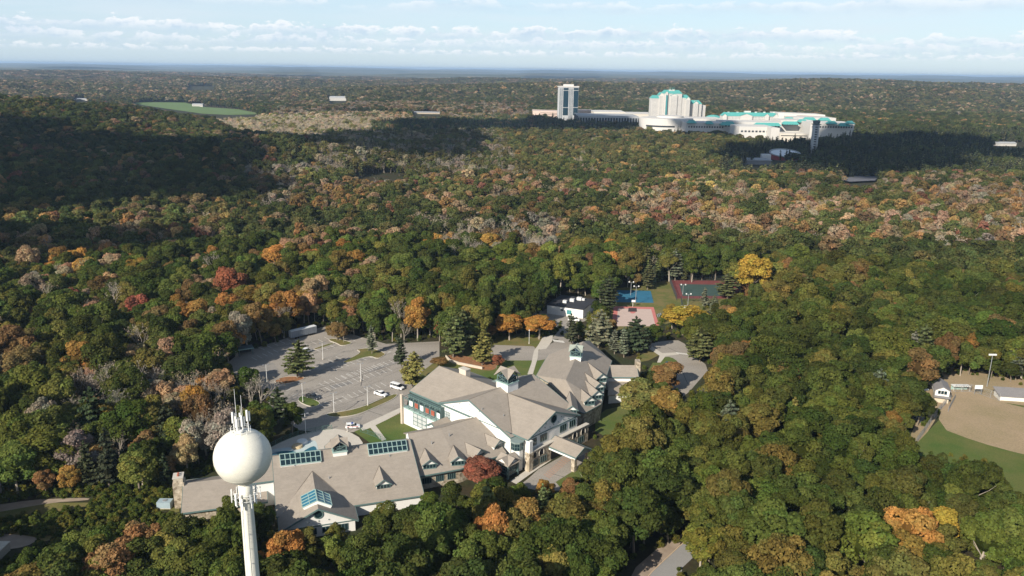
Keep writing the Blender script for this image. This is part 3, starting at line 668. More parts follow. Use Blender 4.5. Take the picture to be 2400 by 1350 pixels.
pf = plane_of(K0, EF2, EF3); prt = plane_of(K0, EF3, ER2); prr = plane_of(K0, ER2, ER1); pfl = plane_of(K0, EF0, EF1)
dormer(pf, (1335, 917), (1341, 951), 4.4, 1.7, 1.2, 3)
dormer(pf, (1362, 911), (1384, 930), 4.8, 1.8, 1.3, 3)
dormer(prt, (1370, 890), (1401, 916), 5.0, 1.9, 1.3, 3)
dormer(prt, (1370, 873), (1406, 898), 5.0, 1.9, 1.3, 3)
dormer(prr, (1377, 849), (1412, 876), 5.0, 1.9, 1.3, 3)
Kd = (K1 - K0)[:2]; FC = Fr(math.degrees(math.atan2(Kd[1], Kd[0])) - 90, (K0[:2] + Kd * .56))
cupola(FC, 0, 0, 13.8, 2.1, .9, 1.9, 2.0, mat("teal_grey_roof", (.28, .31, .27)))
# extension to the right with end chimney
X0 = px(1400, 855, 8.2); X1 = px(1492, 856, 8.2); xd = (X1 - X0)[:2]; xl = np.linalg.norm(xd); FX = Fr(math.degrees(math.atan2(xd[1], xd[0])), X0)
block(FX, 'a', 0, xl, -5.5, 6.2, 8.2, 6.0, 5.6, cr=0)
MB().obox(FX.xy(xl + .4, 0), FX.a, FX.b, .9, 1.6, 0, 10.2).build("chimney", STONE, lodge)
l0_ = px(1400, 900, 3.4)
MB().prism([FX.xy(4, 5.4), FX.xy(xl - .5, 5.4), FX.xy(xl - .5, 16.5), FX.xy(2, 19.5)], 3.2, 3.5).build("flat_roof", mat("tan_roof_membrane", (.33, .28, .22)), lodge)
MB().prism([FX.xy(4.4, 5.4), FX.xy(xl - 1, 5.4), FX.xy(xl - 1, 16.2), FX.xy(2.4, 19)], 0, 3.2).build("wall", WHITE, lodge)

# ------------------------------------------------------------------ paved and mown ground (outlines measured on the photograph)
sheet("parking_lot_asphalt", [(520, 862), (560, 828), (680, 790), (760, 765), (840, 788), (905, 806), (1030, 800), (1030, 840), (990, 870), (960, 920), (952, 955), (905, 985), (862, 1002), (842, 1012), (770, 1016), (700, 1008), (640, 960), (600, 900)], .03, ASPH)
sheet("lawn", [(830, 1012), (880, 990), (945, 965), (975, 940), (1000, 1010), (945, 1040), (870, 1040)], .045, GRASS)
sheet("lawn", [(955, 905), (1010, 850), (1060, 830), (1140, 795), (1160, 780), (1300, 785), (1262, 815), (1290, 840), (1255, 900), (1100, 930)], .02, GRASSD)
sheet("lawn", [(1100, 862), (1160, 850), (1240, 838), (1290, 830), (1262, 885), (1200, 900), (1120, 890)], .04, GRASS)
sheet("side_lot_asphalt", [(1150, 808), (1250, 812), (1262, 822), (1320, 790), (1345, 795), (1350, 830), (1262, 845), (1190, 845), (1150, 835)], .055, ASPH)
sheet("drive_asphalt", [(1292, 795), (1330, 795), (1345, 760), (1400, 745), (1395, 725), (1260, 725), (1240, 745), (1300, 760), (1310, 775)], .06, ASPH)
sheet("sidewalk", [(1272, 790), (1296, 785), (1294, 800), (1280, 818), (1262, 820), (1260, 840), (1249, 877), (1236, 878), (1246, 850), (1248, 838), (1252, 822), (1262, 808)], .085, CONC)
sheet("needle_bed", smooth_poly([(1040, 835), (1070, 830), (1165, 850), (1160, 870), (1120, 866), (1060, 852)]), .06, SOIL)
sheet("side_yard_lawn", [(1395, 980), (1420, 960), (1465, 950), (1500, 900), (1530, 850), (1580, 850), (1560, 900), (1500, 985), (1430, 1030), (1395, 1010)], .02, GRASS)
sheet("loop_road_asphalt", smooth_poly([(1515, 808), (1560, 798), (1600, 798), (1620, 830), (1665, 862), (1640, 890), (1610, 925), (1580, 940), (1570, 905), (1585, 870), (1565, 838), (1535, 828)], 1), .05, ASPH)
sheet("island_bed", [(1490, 838), (1530, 818), (1550, 830), (1520, 845), (1495, 850)], .06, GRASSD)
sheet("sidewalk", [(1528, 812), (1552, 828), (1590, 826), (1592, 831), (1560, 835), (1548, 850), (1540, 850), (1546, 834), (1522, 818)], .08, CONC)
sheet("lawn", smooth_poly([(1545, 855), (1550, 838), (1572, 836), (1592, 850), (1560, 862)], 1), .07, GRASS)
sheet("drive_asphalt", [(1240, 1120), (1262, 1100), (1330, 1062), (1395, 1060), (1380, 1110), (1310, 1150), (1262, 1150), (1215, 1140)], .04, ASPH)
sheet("sidewalk", [(1196, 1128), (1240, 1098), (1300, 1064), (1308, 1068), (1248, 1108), (1210, 1135)], .08, CONC)
sheet("lawn", [(1302, 1130), (1350, 1100), (1375, 1110), (1320, 1150)], .05, GRASS)
sheet("play_field_grass", [(1400, 765), (1420, 700), (1440, 676), (1520, 668), (1565, 655), (1720, 660), (1740, 705), (1640, 735), (1560, 760), (1500, 775), (1430, 775)], .03, GRASSD)
BLUEC = mat("blue_court_paint", (.03, .14, .23), .8, .12, .3); REDC = mat("faded_red_court_paint", (.50, .17, .15), .85, .1, .3); GREYC = mat("pale_court_paint", (.50, .385, .335), .85, .08, .3)
DKRED = mat("dark_red_court_paint", (.17, .05, .05), .85, .2, .2); DKGRN = mat("dark_green_court_paint", (.045, .08, .07), .85, .2, .2)
sheet("blue_court", [(1446, 680), (1525, 682), (1532, 710), (1436, 708)], .06, BLUEC)
sheet("basketball_court", [(1438, 718), (1532, 720), (1545, 765), (1434, 765)], .07, REDC)
sheet("court_centre", [(1448, 723), (1526, 725), (1537, 765), (1445, 765)], .09, GREYC)
sheet("court_key", [(1473, 722), (1492, 722), (1493, 731), (1472, 731)], .11, mat("black_court_paint", (.05, .04, .04)))
sheet("court_key", [(1475, 731), (1491, 731), (1486, 735), (1480, 735)], .12, REDC)
sheet("tennis_court", [(1568, 656), (1740, 658), (1752, 700), (1586, 700)], .06, DKRED)
sheet("tennis_court_centre", [(1592, 666), (1710, 668), (1718, 694), (1600, 694)], .08, DKGRN)
sheet("infield", smooth_poly([(2195, 1000), (2215, 930), (2245, 918), (2400, 955), (2520, 985), (2520, 1090), (2400, 1066), (2290, 1036)], 1), .04, DIRT)
sheet("outfield_grass", [(2140, 1048), (2200, 985), (2240, 925), (2420, 955), (2520, 985), (2520, 1330), (2380, 1260), (2330, 1180), (2250, 1115), (2140, 1062)], .02, GRASS)
sheet("ballpark_verge", [(2140, 850), (2220, 850), (2300, 875), (2440, 890), (2460, 960), (2230, 925), (2150, 1050), (2125, 1040), (2170, 940)], .015, DIRT)
sheet("south_road", [(1480, 1400), (1530, 1340), (1592, 1282), (1640, 1240), (1680, 1255), (1600, 1330), (1580, 1420)], .05, ASPHD)
sheet("road_shoulder", [(1455, 1400), (1490, 1330), (1545, 1282), (1600, 1250), (1592, 1282), (1530, 1340), (1480, 1400)], .03, PATH)
kb = MB(); pts = [px(x, y) for x, y in ((1476, 1404), (1528, 1341), (1590, 1283), (1638, 1241))]
for p, q in zip(pts[:-1], pts[1:]): kb.bar([*p[:2], .05], [*q[:2], .05], .16)
tag(kb.build("road_kerb", mat("tan_kerb", (.5, .38, .26))), kind='structure')
sheet("dirt_path", smooth_poly([(-60, 1190), (0, 1183), (70, 1172), (150, 1168), (212, 1167), (205, 1173), (120, 1178), (0, 1200), (-60, 1208)], 1), .03, PATH)
sheet("clearing_floor", smooth_poly([(-60, 1255), (0, 1250), (60, 1255), (95, 1262), (60, 1282), (0, 1290), (-60, 1300)], 1), .025, PATH)
sheet("brush_clearing", [(-80, 1180), (210, 1178), (330, 1150), (420, 1150), (420, 1200), (300, 1215), (100, 1270), (-80, 1260)], .015, GRASSD)
sheet("ridge_road", [(1815, 676), (1845, 690), (1838, 694), (1808, 680)], .06, ASPHD)
sheet("woods_road", [(1990, 815), (2005, 798), (2016, 818), (2010, 842), (1995, 830)], .05, ASPHD)
sheet("pool_deck", smooth_poly([(600, 1070), (640, 1045), (700, 1018), (775, 1003), (815, 1010), (850, 1030), (850, 1060), (760, 1090), (640, 1095)], 1), .05, CONC)
pl_ = sheet("pool_shell_rim", smooth_poly([(632, 1055), (660, 1050), (700, 1048), (708, 1038), (738, 1030), (745, 1045), (745, 1070), (660, 1085), (625, 1080)], 1), .07, mat("pool_rim_pale", (.45, .52, .52)))
sheet("pool_water", smooth_poly([(630, 1062), (664, 1057), (694, 1058), (700, 1068), (722, 1050), (742, 1044), (744, 1075), (640, 1095)], 2), .09, mat("pool_water", (.02, .12, .17), .08, .35, .3, spec=.6))
sheet("far_meadow", [(300, 243), (345, 238), (420, 238), (470, 252), (560, 258), (620, 270), (500, 272), (400, 258)], 2.3, mat("meadow_green", (.115, .175, .058), .95, .15, .01))
sheet("far_clearing", [(830, 408), (940, 406), (960, 412), (850, 416)], 2.5, GRASSD)
sheet("far_parking_lot", [(1965, 424), (2010, 416), (2062, 418), (2050, 428), (1990, 431)], 2.5, mat("far_grey_asphalt", (.12, .12, .135), .9, .2, .03))

# kerbed planting islands of the parking lot
def island(pts, m, label=None, k=2):
    P = [px(x, y)[:2] for x, y in smooth_poly(pts, k)]
    b = MB(); b.prism([tuple(p) for p in P], .02, .15); o = b.build("parking_island", m); tag(o, kind='structure')
    r = MB()
    for i in range(len(P)): r.bar([*P[i], .12], [*P[(i + 1) % len(P)], .12], .16)
    r.build("kerb", CONC, None); q = bpy.context.scene.objects; kk = [x for x in q if x.name.startswith("kerb") and x.parent is None][-1]; kk.parent = o
    return o
island([(763, 970), (800, 966), (850, 955), (905, 930), (935, 922), (925, 935), (880, 955), (840, 972), (800, 979), (770, 977)], GRASSD)
island([(766, 797), (785, 793), (822, 802), (825, 806), (800, 812), (790, 805)], GRASSD)
island([(733, 818), (780, 803), (785, 806), (740, 821)], GRASSD)
island([(832, 820), (870, 815), (905, 829), (900, 834), (885, 842), (866, 834), (812, 852), (800, 850), (850, 826)], GRASSD)
island([(640, 893), (670, 882), (715, 884), (712, 890), (680, 899), (655, 902)], SOIL)
island([(695, 940), (705, 928), (725, 932), (752, 944), (745, 952), (728, 955)], GRASS)
# painted bay lines
def lines(rows, w=.2, col=PAINT, z=.06, name="parking_bay_line"):
    b = MB()
    for (x0, y0), (x1, y1), n, (dx, dy) in rows:
        for i in range(n):
            t = i / max(n - 1, 1); sx, sy = x0 + (x1 - x0) * t, y0 + (y1 - y0) * t
            p = px(sx, sy); q = px(sx + dx, sy + dy); d = (q - p)[:2]; l = np.linalg.norm(d); d /= l; s = np.array([-d[1], d[0]]) * w / 2
            b.poly([*(p[:2] + s), z], [*(p[:2] - s), z], [*(q[:2] - s), z], [*(q[:2] + s), z])
    return tag(b.build(name, col), kind='structure')
lines([((748, 912), (905, 862), 13, (14, 8)), ((762, 955), (905, 905), 12, (-13, -8)), ((728, 870), (800, 842), 5, (-13, -6)), ((790, 867), (915, 826), 10, (-14, -6)),
       ((735, 830), (850, 795), 8, (-12, -6)), ((700, 812), (760, 790), 5, (12, 6)), ((620, 820), (700, 795), 6, (-12, -5)), ((655, 905), (700, 940), 4, (14, -6)), ((590, 838), (640, 820), 5, (12, 6)), ((760, 905), (900, 858), 12, (-13, -7)), ((905, 818), (985, 838), 7, (-10, 7)), ((800, 880), (925, 840), 10, (14, 7)), ((720, 925), (748, 912), 3, (14, 8))])
# crack-sealed joints and old tyre marks
def cracks(segs, w, m, z, name):
    b = MB()
    for pts in segs:
        for (x0, y0), (x1, y1) in zip(pts[:-1], pts[1:]):
            p = px(x0, y0); q = px(x1, y1); d = (q - p)[:2]; l = np.linalg.norm(d); d /= l; s = np.array([-d[1], d[0]]) * w / 2
            b.poly([*(p[:2] + s), z], [*(p[:2] - s), z], [*(q[:2] - s), z], [*(q[:2] + s), z])
    return tag(b.build(name, m), kind='structure')
TAR = mat("crack_sealant", (.085, .08, .075), .8, .2, 1)
cracks([[(705, 975), (740, 960), (770, 945), (800, 935)], [(740, 905), (800, 895), (850, 878), (900, 862), (930, 852)], [(800, 968), (830, 950), (842, 940)], [(760, 860), (800, 868), (830, 872)], [(800, 850), (850, 838), (900, 820)],
        [(640, 815), (700, 806), (745, 800)], [(850, 880), (846, 905)], [(880, 812), (920, 822)], [(860, 962), (900, 975)], [(1590, 850), (1612, 900)], [(1565, 815), (1600, 830)], [(1290, 1110), (1330, 1120)]], .22, TAR, .065, "asphalt_crack_seal")
rng2 = random.Random(5)
seg = []
for i in range(150):
    x = rng2.uniform(640, 930); y = rng2.uniform(800, 975); a = rng2.uniform(10, 45); seg.append([(x, y), (x + a, y - a * .36 + rng2.uniform(-2, 2))])
cracks(seg, .16, mat("hairline_crack", (.17, .155, .14), .9), .062, "asphalt_hairline_cracks")
pm = mat2("asphalt_patch", (.20, .19, .18), (.27, .25, .23), .15, fine=.12)
for i, q in enumerate(([(770, 905), (820, 893), (828, 899), (778, 912)], [(840, 840), (900, 826), (905, 832), (848, 846)], [(690, 820), (730, 812), (736, 820), (700, 828)], [(850, 950), (905, 928), (912, 933), (862, 956)], [(800, 985), (850, 975), (846, 985), (806, 992)], [(590, 860), (640, 850), (655, 870), (610, 884)], [(860, 868), (930, 846), (934, 850), (866, 874)])):
    sheet("asphalt_patch", q, .05, pm)
# crossings
lines([((1296, 796), (1318, 799), 7, (4, 5))], .7, PAINT, .09, "pedestrian_crossing")
lines([((1585, 826), (1608, 829), 7, (3, 3))], .6, PAINT, .09, "pedestrian_crossing")
lines([((850, 1002), (938, 962), 20, (7, 5))], .3, mat("terracotta_bay_paint", (.40, .24, .17)), .07, "drop_off_bay_marking")
lines([((1275, 1112), (1325, 1068), 14, (14, 9))], .35, mat("terracotta_bay_paint", (.40, .24, .17)), .07, "drop_off_bay_marking")
sheet("sidewalk", [(842, 1000), (940, 955), (948, 962), (905, 985), (880, 997), (905, 1030), (895, 1034), (868, 1003), (850, 1010)], .08, CONC)
b = MB()
pts = [px(x, y)[:2] for x, y in ((1044, 838), (1054, 848), (1075, 855), (1100, 860), (1130, 866))]
for p, q in zip(pts[:-1], pts[1:]): b.hexa([[*p, 0], [*q, 0], [*(q + [.2, .5]), 0], [*(p + [.2, .5]), 0], [*p, 1.1], [*q, 1.1], [*(q + [.2, .5]), 1.1], [*(p + [.2, .5]), 1.1]])
tag(b.build("retaining_wall", mat("pale_wall_stone", (.5, .43, .35), var=.2, scale=2)), "low curved pale stone retaining wall below the two pines beside the lodge lawn", "wall")

# ------------------------------------------------------------------ water tower
base = px(597, 1396, 0); TX, TY = -60.6, 163.5
tower = empty("water_tower", (TX, TY, 0), "tall cream ball-shaped water tower on a slim column with antennas on top", "water tower")
d0 = proj([TX, TY, 37])[0][2]; R = 66.0 / F * d0
def zfor(yy):
    lo, hi = 0, 80
    for _ in range(40):
        m = (lo + hi) / 2
        if proj([TX, TY, m])[0][1] > yy: lo = m
        else: hi = m
    return lo
zc_ = zfor(1069)
# nudge so the ball's centre falls where the photograph has it
for _ in range(6):
    e = 569 - proj([TX, TY, zc_])[0][0]; TX += e * d0 / F; zc_ = zfor(1069)
tower.location = (TX, TY, 0); bpy.context.view_layer.update()
prof = [(4.6, 0), (3.2, 1.0), (2.2, 3), (1.6, 8), (1.52, 12), (1.40, zc_ - R - 4.0)]
MB().lathe(prof, (TX, TY), 40).build("column", TANKW, tower, smooth=True)
pr = []
for i in range(33):
    t = math.radians(-52 + (90 + 52) * i / 32); pr.append((max(R * math.cos(t), .001), zc_ + R * math.sin(t)))
zb = pr[0][1]; zb = zc_ - R; pr = [(1.55, zb - .7), (1.6, zb - .3)] + pr
MB().lathe(pr, (TX, TY), 64).build("tank", TANKW, tower, smooth=True)
MB().lathe([(1.40, zb - 5.0), (1.58, zb - 4.9), (1.58, zb - .5), (1.4, zb - .4)], (TX, TY), 40).build("column_collar", TANKW, tower, smooth=True)
lad = MB()
for s in (-.22, .22): lad.bar([TX + s + .6, TY - 1.62, 1], [TX + s + .6, TY - 1.56, zb - 4.2], .035)
for i in range(int((zb - 5) / .9)): lad.bar([TX + .38, TY - 1.6, 1.2 + i * .9], [TX + .82, TY - 1.6, 1.2 + i * .9], .03, k=3)
lad.build("column_ladder", METAL, tower)
cnd = MB()
for a_ in (-.7, -.45): cnd.bar([TX + a_, TY - 1.35 - abs(a_) * .1, 0], [TX + a_, TY - 1.35 - abs(a_) * .1, zb - 3.5], .06)
cnd.build("cable_conduit", WPAINT, tower)
sm = MB()
for lat in (-38, -8, 22, 50):
    r_ = (R + .012) * math.cos(math.radians(lat)); z_ = zc_ + R * math.sin(math.radians(lat))
    for i in range(48): t, u = 2 * math.pi * i / 48, 2 * math.pi * (i + 1) / 48; sm.bar([TX + r_ * math.cos(t), TY + r_ * math.sin(t), z_], [TX + r_ * math.cos(u), TY + r_ * math.sin(u), z_], .022, k=4)
sm.build("weld_seam", TANKW, tower)
# antenna ring under the ball
zr_ = zb - 3.2; aring = MB()
for k in range(24):
    t, u = 2 * math.pi * k / 24, 2 * math.pi * (k + 1) / 24
    for z in (zr_ - .7, zr_ + .7): aring.bar([TX + 2.7 * math.cos(t), TY + 2.7 * math.sin(t), z], [TX + 2.7 * math.cos(u), TY + 2.7 * math.sin(u), z], .06)
    if k % 4 == 0: aring.bar([TX + 1.7 * math.cos(t), TY + 1.7 * math.sin(t), zr_], [TX + 2.8 * math.cos(t), TY + 2.8 * math.sin(t), zr_], .09)
aring.build("antenna_ring", WPAINT, tower)
pan = MB().box(-.16, .16, -.1, .1, -1.15, 1.15).mesh("antenna_panel", WPAINT)
def panel(x, y, z, a, s=1.0):
    o = bpy.data.objects.new("antenna_panel", pan); C.objects.link(o); o.parent = tower; o.location = (x - TX, y - TY, z); o.rotation_euler = (0, 0, a); o.scale = (s, s, s); return o
for k in range(18):
    t = 2 * math.pi * k / 18 + .1
    if k % 3 == 2: continue
    panel(TX + 3.2 * math.cos(t), TY + 3.2 * math.sin(t), zr_ + random.uniform(-.35, .3), t + math.pi / 2, random.uniform(.9, 1.25))
for k in range(6):
    t = 2 * math.pi * k / 6 + .4; panel(TX + 2.15 * math.cos(t), TY + 2.15 * math.sin(t), zr_ - 1.5, t + math.pi / 2, 1.2)
# rooftop railing, antenna masts
zt = zc_ + R; rr_ = 2.2; rail = MB()
for k in range(20):
    t, u = 2 * math.pi * k / 20, 2 * math.pi * (k + 1) / 20; zrl = zc_ + math.sqrt(R * R - rr_ * rr_)
    for dz in (.55, 1.1): rail.bar([TX + rr_ * math.cos(t), TY + rr_ * math.sin(t), zrl + dz], [TX + rr_ * math.cos(u), TY + rr_ * math.sin(u), zrl + dz], .04)
    if k % 2 == 0: rail.bar([TX + rr_ * math.cos(t), TY + rr_ * math.sin(t), zrl - .1], [TX + rr_ * math.cos(t), TY + rr_ * math.sin(t), zrl + 1.1], .05)
rail.build("roof_railing", WPAINT, tower)
for dx, dy, h in ((-1.5, .2, 4.3), (-.6, -.5, 3.6), (.1, .5, 4.0), (.7, -.4, 3.8), (1.7, .3, 4.8), (-.2, -1.1, 3.2)):
    m_ = MB().bar([TX + dx, TY + dy, zt - .5], [TX + dx, TY + dy, zt + h], .12, k=8); m_.build("mast", WPAINT, tower)
    panel(TX + dx - .1, TY + dy - .25, zt + h - 1.2, .1, 1.15)
    if abs(dx) > .5: panel(TX + dx + .35, TY + dy + .2, zt + h - 1.5, 1.2, 1.0)
for dx, dy, h in ((-.75, .1, 9.9), (.55, .2, 8.4), (.1, .6, 5.6)): MB().bar([TX + dx, TY + dy, zt - .3], [TX + dx, TY + dy, zt + h], .075, .04, k=6).build("whip_antenna", WPAINT, tower)
MB().bar([TX + .2, TY - .2, zt - .3], [TX + .2, TY - .2, zt + 3], .45, k=6).bar([TX - .5, TY - .2, zt + 2.2], [TX + 1.7, TY + .3, zt + 2.8], .07).build("cable_bundle", mat("grey_cable", (.35, .35, .34)), tower)
MB().lathe([(.55, zt - .3), (.55, zt + .5), (.01, zt + .6)], (TX + .3, TY - .9), 16).build("roof_hatch", WPAINT, tower)

# true height: the tower stands nearer than a first guess, so shrink everything about the foot and lengthen the column
S_ = .75
for o_ in tower.children:
    if o_.name.startswith("antenna_panel"): o_.location = (o_.location[0] * S_, o_.location[1] * S_, o_.location[2] * S_ + H * (1 - S_)); o_.scale = [q * S_ for q in o_.scale]; continue
    for v in o_.data.vertices:
        z_ = v.co.z * S_ + H * (1 - S_)
        if o_.name.split(".")[0] in ("column", "column_ladder", "cable_conduit") and v.co.z < 13: z_ = (v.co.z / 12) * (12 * S_ + H * (1 - S_))
        v.co = (v.co.x * S_, v.co.y * S_, z_)
TX, TY = TX * S_, TY * S_; tower.location = (TX, TY, 0)

# ------------------------------------------------------------------ lamp posts
def lamp(h, arms=2):
    t = bpy.data.objects.new("lamp_post", None); C.objects.link(t)
    MB().bar([0, 0, 0], [0, 0, h], .10, .07, 6).build("pole", WPAINT, t); MB().bar([0, 0, 0], [0, 0, .6], .25, k=8).build("footing", CONC, t)
    if arms: MB().bar([-.7, 0, h - .1], [.7, 0, h - .1], .05).build("bracket", METAL, t)
    for s in ((-1, 1) if arms else ()): MB().box(s * .95 - .35, s * .95 + .35, -.2, .2, h - .12, h + .06).build("lamp_head", METAL, t)
    if not arms: MB().lathe([(.01, h - .05), (.28, h + .1), (.28, h + .35), (.01, h + .5)], (0, 0), 12).build("lamp_globe", WPAINT, t)
    return t
l0 = lamp(7.6); used = False
LP = [((757, 843), "grey twin-head lamp post in the upper half of the parking lot"), ((846, 894), "twin-head lamp post standing in the middle rows of the parking lot"), ((710, 943), "twin-head lamp post on the small green round island at the lot's edge"),
      ((783, 967), "twin-head lamp post on the long curved island nearest the lodge"), ((862, 951), "twin-head lamp post beside the last bay row before the lodge"), ((626, 897), "lamp post in tree shade left of the big lone pine"),
      ((717, 1018), "lamp post on the verge behind the empty pool")]
for (x, y), lab in LP:
    o = l0 if not used else copy_tree(l0); used = True; p = px(x, y); o.location = (p[0], p[1], 0); o.rotation_euler = (0, 0, .5); tag(o, lab, "lamp post", "lamp posts round the parking lot")
l1 = lamp(6.3, 0); used = False
for (x, y), lab in [((1240, 806), "single white lamp post on the lawn in front of the orange trees"), ((814, 1012), "short white globe lamp beside the white patrol car"), ((420, 1155), "small globe lamp behind the stone chimney of the low wing"), ((1466, 1000), "pale lamp post on the lawn beside the golden tree right of the lodge")]:
    o = l1 if not used else copy_tree(l1); used = True; p = px(x, y); o.location = (p[0], p[1], 0); s = {814: .5, 420: .8, 1466: .7}.get(x, 1); o.scale = (1, 1, s); tag(o, lab, "lamp post")
# floodlight masts
def flood(h, n=4, m=WPAINT, tag_=None):
    t = bpy.data.objects.new("floodlight_mast", None); C.objects.link(t)
    MB().bar([0, 0, 0], [0, 0, h], .17, .11, 8).build("pole", METAL, t); MB().bar([-1.2, 0, h], [1.2, 0, h], .07).build("crossarm", METAL, t)
    for i in range(n): x = -1.2 + 2.4 * i / (n - 1); MB().hexa([[x - .3, -.25, h], [x + .3, -.25, h], [x + .3, .2, h], [x - .3, .2, h], [x - .3, -.35, h + .5], [x + .3, -.35, h + .5], [x + .3, .2, h + .6], [x - .3, .2, h + .6]]).build("floodlight", WPAINT, t)
    return t
for (x, y, yt), lab in [((2313, 906, 833), "tall floodlight mast behind the ball field backstop"), ((2160, 955, 915), "floodlight mast among the trees left of the ball field booth"), ((1489, 716, 672), "thin floodlight mast between the blue and pink courts"), ((1478, 692, 662), "thin floodlight mast at the left edge of the blue court"), ((1612, 716, 690), "floodlight mast at the near corner of the fenced tennis court"), ((1600, 690, 668), "floodlight mast inside the fenced tennis court")]:
    o = flood(height_for(x, y, yt), 4 if y > 800 else 2); p = px(x, y); o.location = (p[0], p[1], 0); tag(o, lab, "floodlight")

# ------------------------------------------------------------------ vehicles
CARG = mat("car_glass", (.015, .02, .025), .1, spec=.7); 
def vehicle(kind, paint):
    t = bpy.data.objects.new("parked_" + kind, None); C.objects.link(t)
    L_, W, Hh = {"pickup": (5.7, 1.95, 1.85), "van": (5.8, 2.05, 2.25), "suv": (4.9, 1.95, 1.75), "car": (4.6, 1.8, 1.45)}[kind]
    hb = {"pickup": 1.12, "van": 1.25, "suv": 1.1, "car": .92}[kind]; h = L_ / 2; wz = .38
    b = MB()
    def loft(secs, m, name, par=t):
        q = MB(); n = len(secs)
        for x, w0, w1, z0, z1 in secs: q.v += [(x, -w0 / 2, z0), (x, w0 / 2, z0), (x, w1 / 2, z1), (x, -w1 / 2, z1)]
        for i in range(n - 1):
            a = i * 4; 
            for k in range(4): k2 = (k + 1) % 4; q.f.append((a + k, a + k2, a + 4 + k2, a + 4 + k))
        q.f.append((3, 2, 1, 0)); a = (n - 1) * 4; q.f.append((a, a + 1, a + 2, a + 3)); return q.build(name, m, par)
    loft([(-h, W * .9, W * .86, .45, hb * .9), (-h + .12, W, W * .95, .35, hb), (-.4, W, W * .97, .32, hb), (h * .45, W, W * .95, .32, hb * .98), (h - .5, W * .98, W * .92, .34, hb * .86), (h - .05, W * .9, W * .84, .42, hb * .74), (h, W * .84, W * .8, .48, hb * .66)], paint, "body")
    if kind == "pickup":
        c0, c1, r0, r1 = -.75, 1.45, -.5, .85
        bd = MB()
        bd.box(-h + .25, -.95, -W / 2 + .18, W / 2 - .18, hb - .02, hb + .015); bd.build("cargo_bed", mat("bed_liner", (.06, .06, .06)), t)
        for s in (-1, 1): MB().box(-h + .1, -.8, s * (W / 2 - .12) - .06, s * (W / 2 - .12) + .06, hb - .05, hb + .18).build("bed_side", paint, t)
        MB().box(-h + .05, -h + .17, -W / 2 + .1, W / 2 - .1, hb - .05, hb + .18).build("tailgate", paint, t)
    elif kind == "van": c0, c1, r0, r1 = -h + .08, h - 1.0, -h + .2, h - 1.7
    elif kind == "suv": c0, c1, r0, r1 = -h + .1, h * .5, -h + .45, h * .22
    else: c0, c1, r0, r1 = -h + .7, h * .5, -h + 1.4, h * .15
    loft([(c0, W * .93, W * .93, hb - .03, hb - .02), (r0, W * .93, W * .78, hb - .03, Hh - .08), (r1, W * .93, W * .78, hb - .03, Hh - .08), (c1, W * .9, W * .9, hb * .97, hb * .98)], CARG, "cabin_glass")
    loft([(r0 - .05, W * .80, W * .76, Hh - .12, Hh - .02), (r0 + .3, W * .80, W * .74, Hh - .11, Hh), (r1 - .3, W * .80, W * .74, Hh - .11, Hh), (r1 + .05, W * .80, W * .76, Hh - .12, Hh - .03)], paint, "roof")
    pl2 = MB()
    for s in (-1, 1):
        for x in ((r0 + r1) / 2, r0 + .02, *( [r0 + (r1 - r0) * .25, r0 + (r1 - r0) * .75] if kind == "van" else [])): pl2.bar([x, s * W * .468, hb - .02], [x, s * W * .40, Hh - .08], .06)
    pl2.build("pillar", paint, t)
    for x in (-h * .62, h * .64):
        for s in (-1, 1):
            wv = MB(); wv.bar([x, s * (W / 2 - .16), wz], [x, s * (W / 2 + .03), wz], wz, k=16); wo_ = wv.build("wheel", BLACKR, t)
            MB().bar([x, s * (W / 2 + .02), wz], [x, s * (W / 2 + .045), wz], wz * .55, k=12).build("rim", METAL, wo_)
    for s in (-1, 1):
        MB().box(h - .12, h + .02, s * W * .36 - .16, s * W * .36 + .16, hb * .6, hb * .74).build("headlight", mat("lamp_lens", (.7, .7, .68), .2), t)
        MB().box(-h - .02, -h + .1, s * W * .4 - .1, s * W * .4 + .1, hb * .62, hb * .88).build("taillight", mat("tail_lens", (.35, .02, .02), .3), t)
    MB().box(h - .05, h + .06, -W * .42, W * .42, .38, .55).build("bumper", METAL, t); MB().box(-h - .06, -h + .05, -W * .42, W * .42, .38, .55).build("bumper", METAL, t)
    return t
CARW = mat("white_car_paint", (.78, .78, .78), .25, .02, 1, spec=.6); CARD = mat("dark_car_paint", (.03, .035, .04), .25, .02, spec=.6); CARGN = mat("dark_green_car_paint", (.02, .06, .05), .25, spec=.6)
def park(kind, paint, x, y, ang, label, cat):
    o = vehicle(kind, paint); p = px(x, y); o.location = (p[0], p[1], .065); o.rotation_euler = (0, 0, math.radians(ang)); tag(o, label, cat); return o
park("pickup", CARW, 893, 927, -32, "white pickup truck with dark windows parked in the row nearest the lodge", "pickup truck")
park("van", CARW, 931, 911, -32, "white passenger van parked beside the golden pine at the lodge corner", "van")
pc_ = park("suv", CARW, 827, 1003, 8, "white patrol car with a red side stripe stopped on the drive behind the pool", "patrol car")
for s in (-1, 1): MB().box(-1.9, 1.9, s * .985 - .012, s * .985 + .012, .78, .92).build("side_stripe", mat("red_stripe", (.5, .04, .03), .4), pc_).location = (0, 0, 0)
for ch in pc_.children:
    if ch.name.startswith("side_stripe"):
        me = ch.data
        for v in me.vertices: v.co += Vector((px(827, 1003)[0], px(827, 1003)[1], .065))
MBx = MB().box(-.5, .1, -.6, .6, 1.76, 1.9); me = MBx.mesh("roof_light_bar", mat("light_bar", (.05, .08, .3), .3)); lb = bpy.data.objects.new("roof_light_bar", me); C.objects.link(lb); lb.parent = pc_
park("van", CARW, 716, 828, 60, "white van half hidden behind the big lone pine in the lot", "van")
park("pickup", CARD, 733, 934, -30, "dark pickup in tree shade by the small green round island", "pickup truck")
